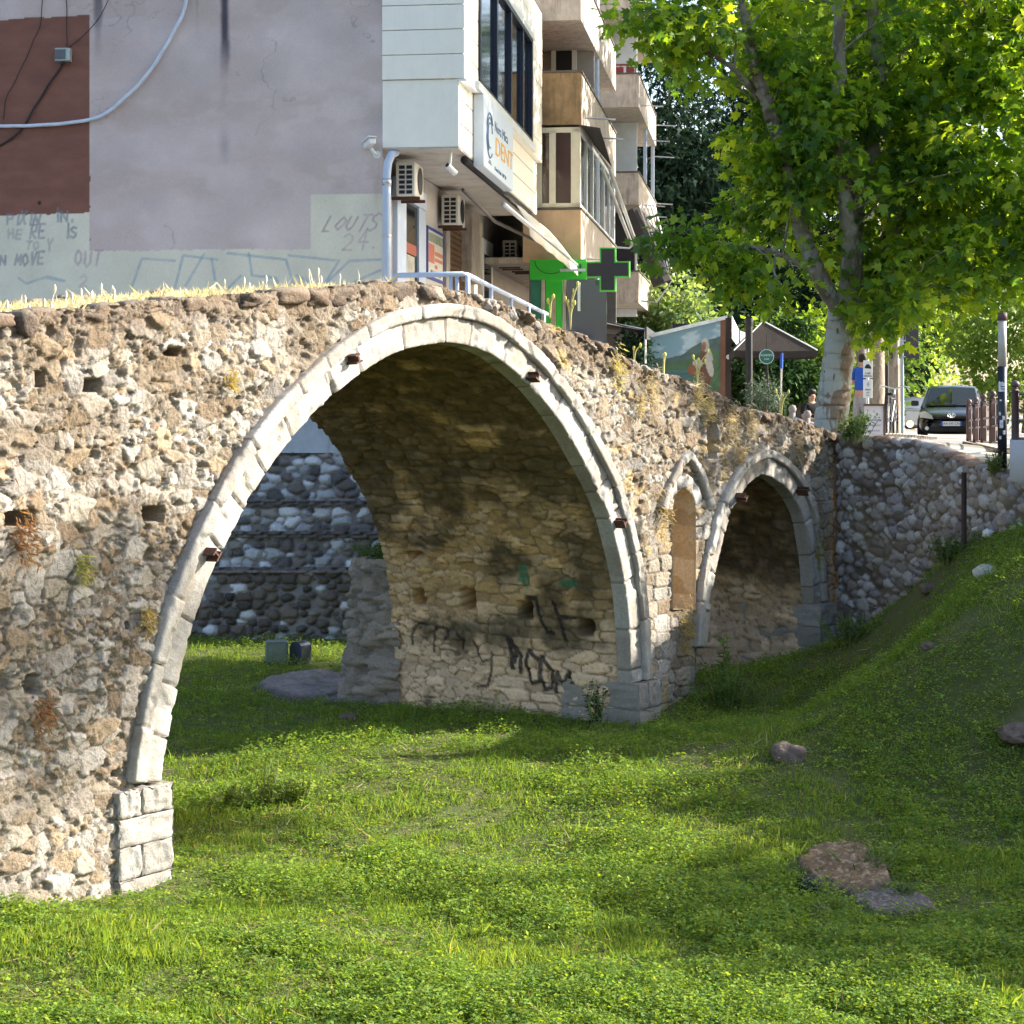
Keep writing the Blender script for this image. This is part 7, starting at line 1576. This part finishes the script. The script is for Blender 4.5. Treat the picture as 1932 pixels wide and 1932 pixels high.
M_wind = mat_glass("windscreen_glass", (.012, .016, .012), .05)
M_wind.node_tree.nodes["Principled BSDF"].inputs["Specular IOR Level"].default_value = .45
Yc = 54.0; cl_ = P(1797, 834, Yc); cl_[2] = float(st_z(cl_[0], Yc)) - .02
zc_ = P(0, 833, Yc)[2]; cl_[2] = max(cl_[2], zc_) if abs(cl_[2] - zc_) < .3 else zc_
car(tuple(cl_), math.radians(-13), "dark green-black hatchback with a pale number plate coming down the street", mat("car_black_paint", (.006, .008, .007), .22, 0, .05, 4, 0, 60, .4, 0, (0, 0, 0), False, .15), "AA 595 CN")
c2 = P(1722, 828, 84); c2[2] = zc_ + .05
car(tuple(c2), math.radians(165), "white car with a red tail light just behind the dark hatchback", mat("car_white_paint", (.70, .70, .70), .3, 0, .05, 4, 0, 60, .5, 0, (0, 0, 0), False, .5), None, 1.0, False, False)
t = thing("tail_lamp", "glowing orange tail light left of the dark hatchback", "lamp", tuple(P(1717, 800, 79.0)))
mm, nt_, b__ = _nt("lit_tail_lamp"); b__.inputs["Base Color"].default_value = (.8, .25, .05, 1); b__.inputs["Emission Color"].default_value = (1, .35, .08, 1); b__.inputs["Emission Strength"].default_value = 6
MB().lathe([(0, -.03), (.13, 0), (.11, .04), (0, .05)], (0, 0, 0), 14, (1, 0, 0), (0, 0, 1), (0, -1, 0)).build("lens", mm, t, world=False)
# scooter behind the fence
so = P(1868, 832, 52); so[2] = float(st_z(so[0], 52)); t = thing("scooter", "dark parked scooter behind the ball-topped fence", "scooter", tuple(so), 1.0)
for x in (-.6, .6): MB().lathe([(.12, -.05), (.24, -.05), (.25, 0), (.24, .05), (.12, .05)], (x, 0, .25), 18, (1, 0, 0), (0, 0, 1), (0, 1, 0)).build("wheel", M_ty, t, world=False)
MB().prism([(-.8, .45), (-.3, .30), (.25, .28), (.45, .40), (.55, .95), (.45, .98), (.30, .45), (-.05, .42), (-.15, .78), (-.75, .80)], lambda a, b, d: (a, d, b), -.16, .16).build("body", mat("scooter_dark", (.03, .03, .04), .3, 0, .1), t, world=False)
MB().box((-.45, 0, .82), (.6, .28, .10), None, .04).build("saddle", M_ty, t, world=False); MB().tube([(.42, -.33, 1.05), (.5, 0, 1.0), (.42, .33, 1.05)], .02, 6).build("handlebar", M_steel, t, world=False); MB().lathe([(0, 0), (.07, .01), (.06, .05), (0, .06)], (.56, 0, .92), 12, (0, 1, 0), (0, 0, 1), (1, 0, 0)).build("headlight", M_w, t, world=False)
# ---------------------------------------------------------------- fences and the footbridge end at the right edge
M_fn = mat("fence_brown", (.11, .075, .08), .55, .3, .15, 8); M_fr = mat("fence_rail", (.26, .23, .25), .5, .4, .15)
def fence(name, lab, a, b, h, npost, zbase=None, pier=.10):
    a = np.array(a); b = np.array(b); t = thing(name, lab, "fence", tuple(a), 0, "ball-topped iron fences"); d = b - a; an = math.atan2(d[1], d[0]); R = np.array(Matrix.Rotation(an, 3, 'Z'))
    for i in range(npost):
        q = d * i / (npost - 1); MB().box(q + (0, 0, h * .43), (pier, pier, h * .86), R, .008).box(q + (0, 0, h * .87), (pier * .7, pier * .7, h * .06), R).lathe([(.002, h * .89), (pier * .45, h * .90), (pier * .62, h * .95), (pier * .42, h * 1.0), (.002, h * 1.02)], q, 12).build("post", M_fn, t, True, False)
    for f_ in (.02, .33, .5, .78): MB().tube([(0, 0, h * f_), d + (0, 0, h * f_)], .016, 6).build("rail", M_fr, t, True, False)
    m = MB(); k = (npost - 1) * 2
    for i in range(k):
        if i % 2 == 1 or True: q = d * (i + .5) / k; m.tube([q + (0, 0, h * .33), q + (0, 0, h * .78)], .010, 5)
    return t
fa = P(1828, 834, 38.0); fb = P(1892, 838, 28.5)
fence("iron_fence", "brown ball-topped iron fence on the low wall behind the black post", fa, fb, .80, 5)
t = thing("low_wall", "low concrete wall under the ball-topped fence", "wall", (fa[0], fa[1], 2.6)); d = fb - fa; an = math.atan2(d[1], d[0]); L_ = np.linalg.norm(d[:2]); mid = (fa + fb) / 2 - np.array([fa[0], fa[1], 2.6])
sl = math.atan2(fb[2] - fa[2], L_); MB().box((mid[0], mid[1], (fa[2] + fb[2]) / 2 - 2.6 - .75), (L_ + .2, .24, 1.46), np.array(Matrix.Rotation(an, 3, 'Z')), .02).build("wall_body", mat("brown_concrete", (.30, .24, .19), .9, 0, .2, 4, .3, 50, .2, .5, (.15, .11, .08), True), t, True, False)
p = P(1891, 888, 24.2); hp = P(0, 590, 24.2)[2] - p[2]; t = thing("sticker_post", "black steel post with a pale upper half and torn stickers", "post", tuple(p)); rp = 8.6 / FP * 24.2
MB().tube([(0, 0, 0), (0, 0, hp * .66)], rp, 14).build("black_sleeve", mat("post_black", (.012, .014, .022), .4, 0, .3, 12), t, True, False)
MB().tube([(0, 0, hp * .66), (0, 0, hp * .95)], rp * .92, 14).build("pale_tube", mat("post_pale", (.42, .39, .35), .6, 0, .25, 7), t, True, False); MB().tube([(0, 0, hp * .95), (0, 0, hp)], rp * 1.05, 14).build("cap", mat("post_cap", (.10, .06, .06), .7), t, True, False)
st_ = MB(); r_ = random.Random(8)
def patch(z, hgt, a0, a1, mb):
    n = 6; V = []; 
    for i in range(n + 1):
        a = a0 + (a1 - a0) * i / n; V += [(rp * 1.02 * math.cos(a), rp * 1.02 * math.sin(a), z), (rp * 1.02 * math.cos(a), rp * 1.02 * math.sin(a), z + hgt * r_.uniform(.85, 1.1))]
    mb.add(V, [(2 * i, 2 * i + 2, 2 * i + 3, 2 * i + 1) for i in range(n)])
patch(hp * .50, .12, -2.7, -.9, st_); patch(hp * .27, .10, -2.4, -1.6, st_); patch(hp * .23, .05, -1.7, -1.1, st_); patch(hp * .20, .04, -2.5, -2.0, st_); patch(hp * .56, .18, -1.3, -.6, st_); patch(hp * .35, .04, -2.6, -2.1, st_); patch(hp * .44, .02, -2.4, -1.9, st_); patch(hp * .32, .05, -1.8, -1.2, st_)
st_.build_each("sticker", mat("torn_sticker", (.58, .60, .64), .6, 0, .5, 30), t, True, False)
MB().bx(-.035, .02, -rp * 1.06, -rp * 1.0, hp * .50 + .055, hp * .50 + .065).bx(-.035, .035, -rp * 1.06, -rp * 1.0, hp * .50 + .03, hp * .50 + .036).build("sticker_print", M_dark, t, world=False)
# concrete edge of the next footbridge with its railing
p0 = P(1905, 830, 22.6); z0_ = P(0, 914, 22.6)[2]; t = thing("footbridge_edge", "pale grey concrete edge beam of another footbridge at the right border", "bridge", (p0[0], 22.6, z0_))
hb = p0[2] - z0_
MB().prism([(0, hb * .12), (.10, 0), (6, -.15), (6, hb), (0, hb)], lambda a, b, d: (a + d * .255, d - .25 * a, b), 0, 2.4).build("edge_beam", mat("beam_grey", (.46, .46, .48), .8, 0, .06, 2, .1, 60, .2, .2), t, True, False)
fa = np.array([p0[0] + .10, 22.75, p0[2]]); fence("iron_fence", "tall iron railing on the pale footbridge edge at the right border", fa, fa + np.array([2.4, -.6, 0]), .66, 13, None, .085)
# iron post fixed to the cobble wall
p = P(1811, 1018, 23.95); t = thing("iron_post", "thin rusty iron post standing against the cobble wall", "post", (p[0], p[1] - .22, p[2] - .1)); hh = P(0, 890, 23.9)[2] - p[2] + .1
MB().box((0, 0, hh / 2), (.055, .05, hh), None, .006).build("post", mat("iron_brown", (.055, .035, .033), .8, 0, .3, 12, .4), t, True, False)
# litter on the pavement
t = thing("litter", "scrap of white litter lying on the pavement", "litter", tuple(P(1838, 860, 26.5) + (0, 0, .02))); MB().add([(-.09, 0, 0), (.10, -.03, .01), (.09, .05, .03), (-.08, .05, .015)], [(0, 1, 2, 3)]).build("paper", M_paper, t, world=False)
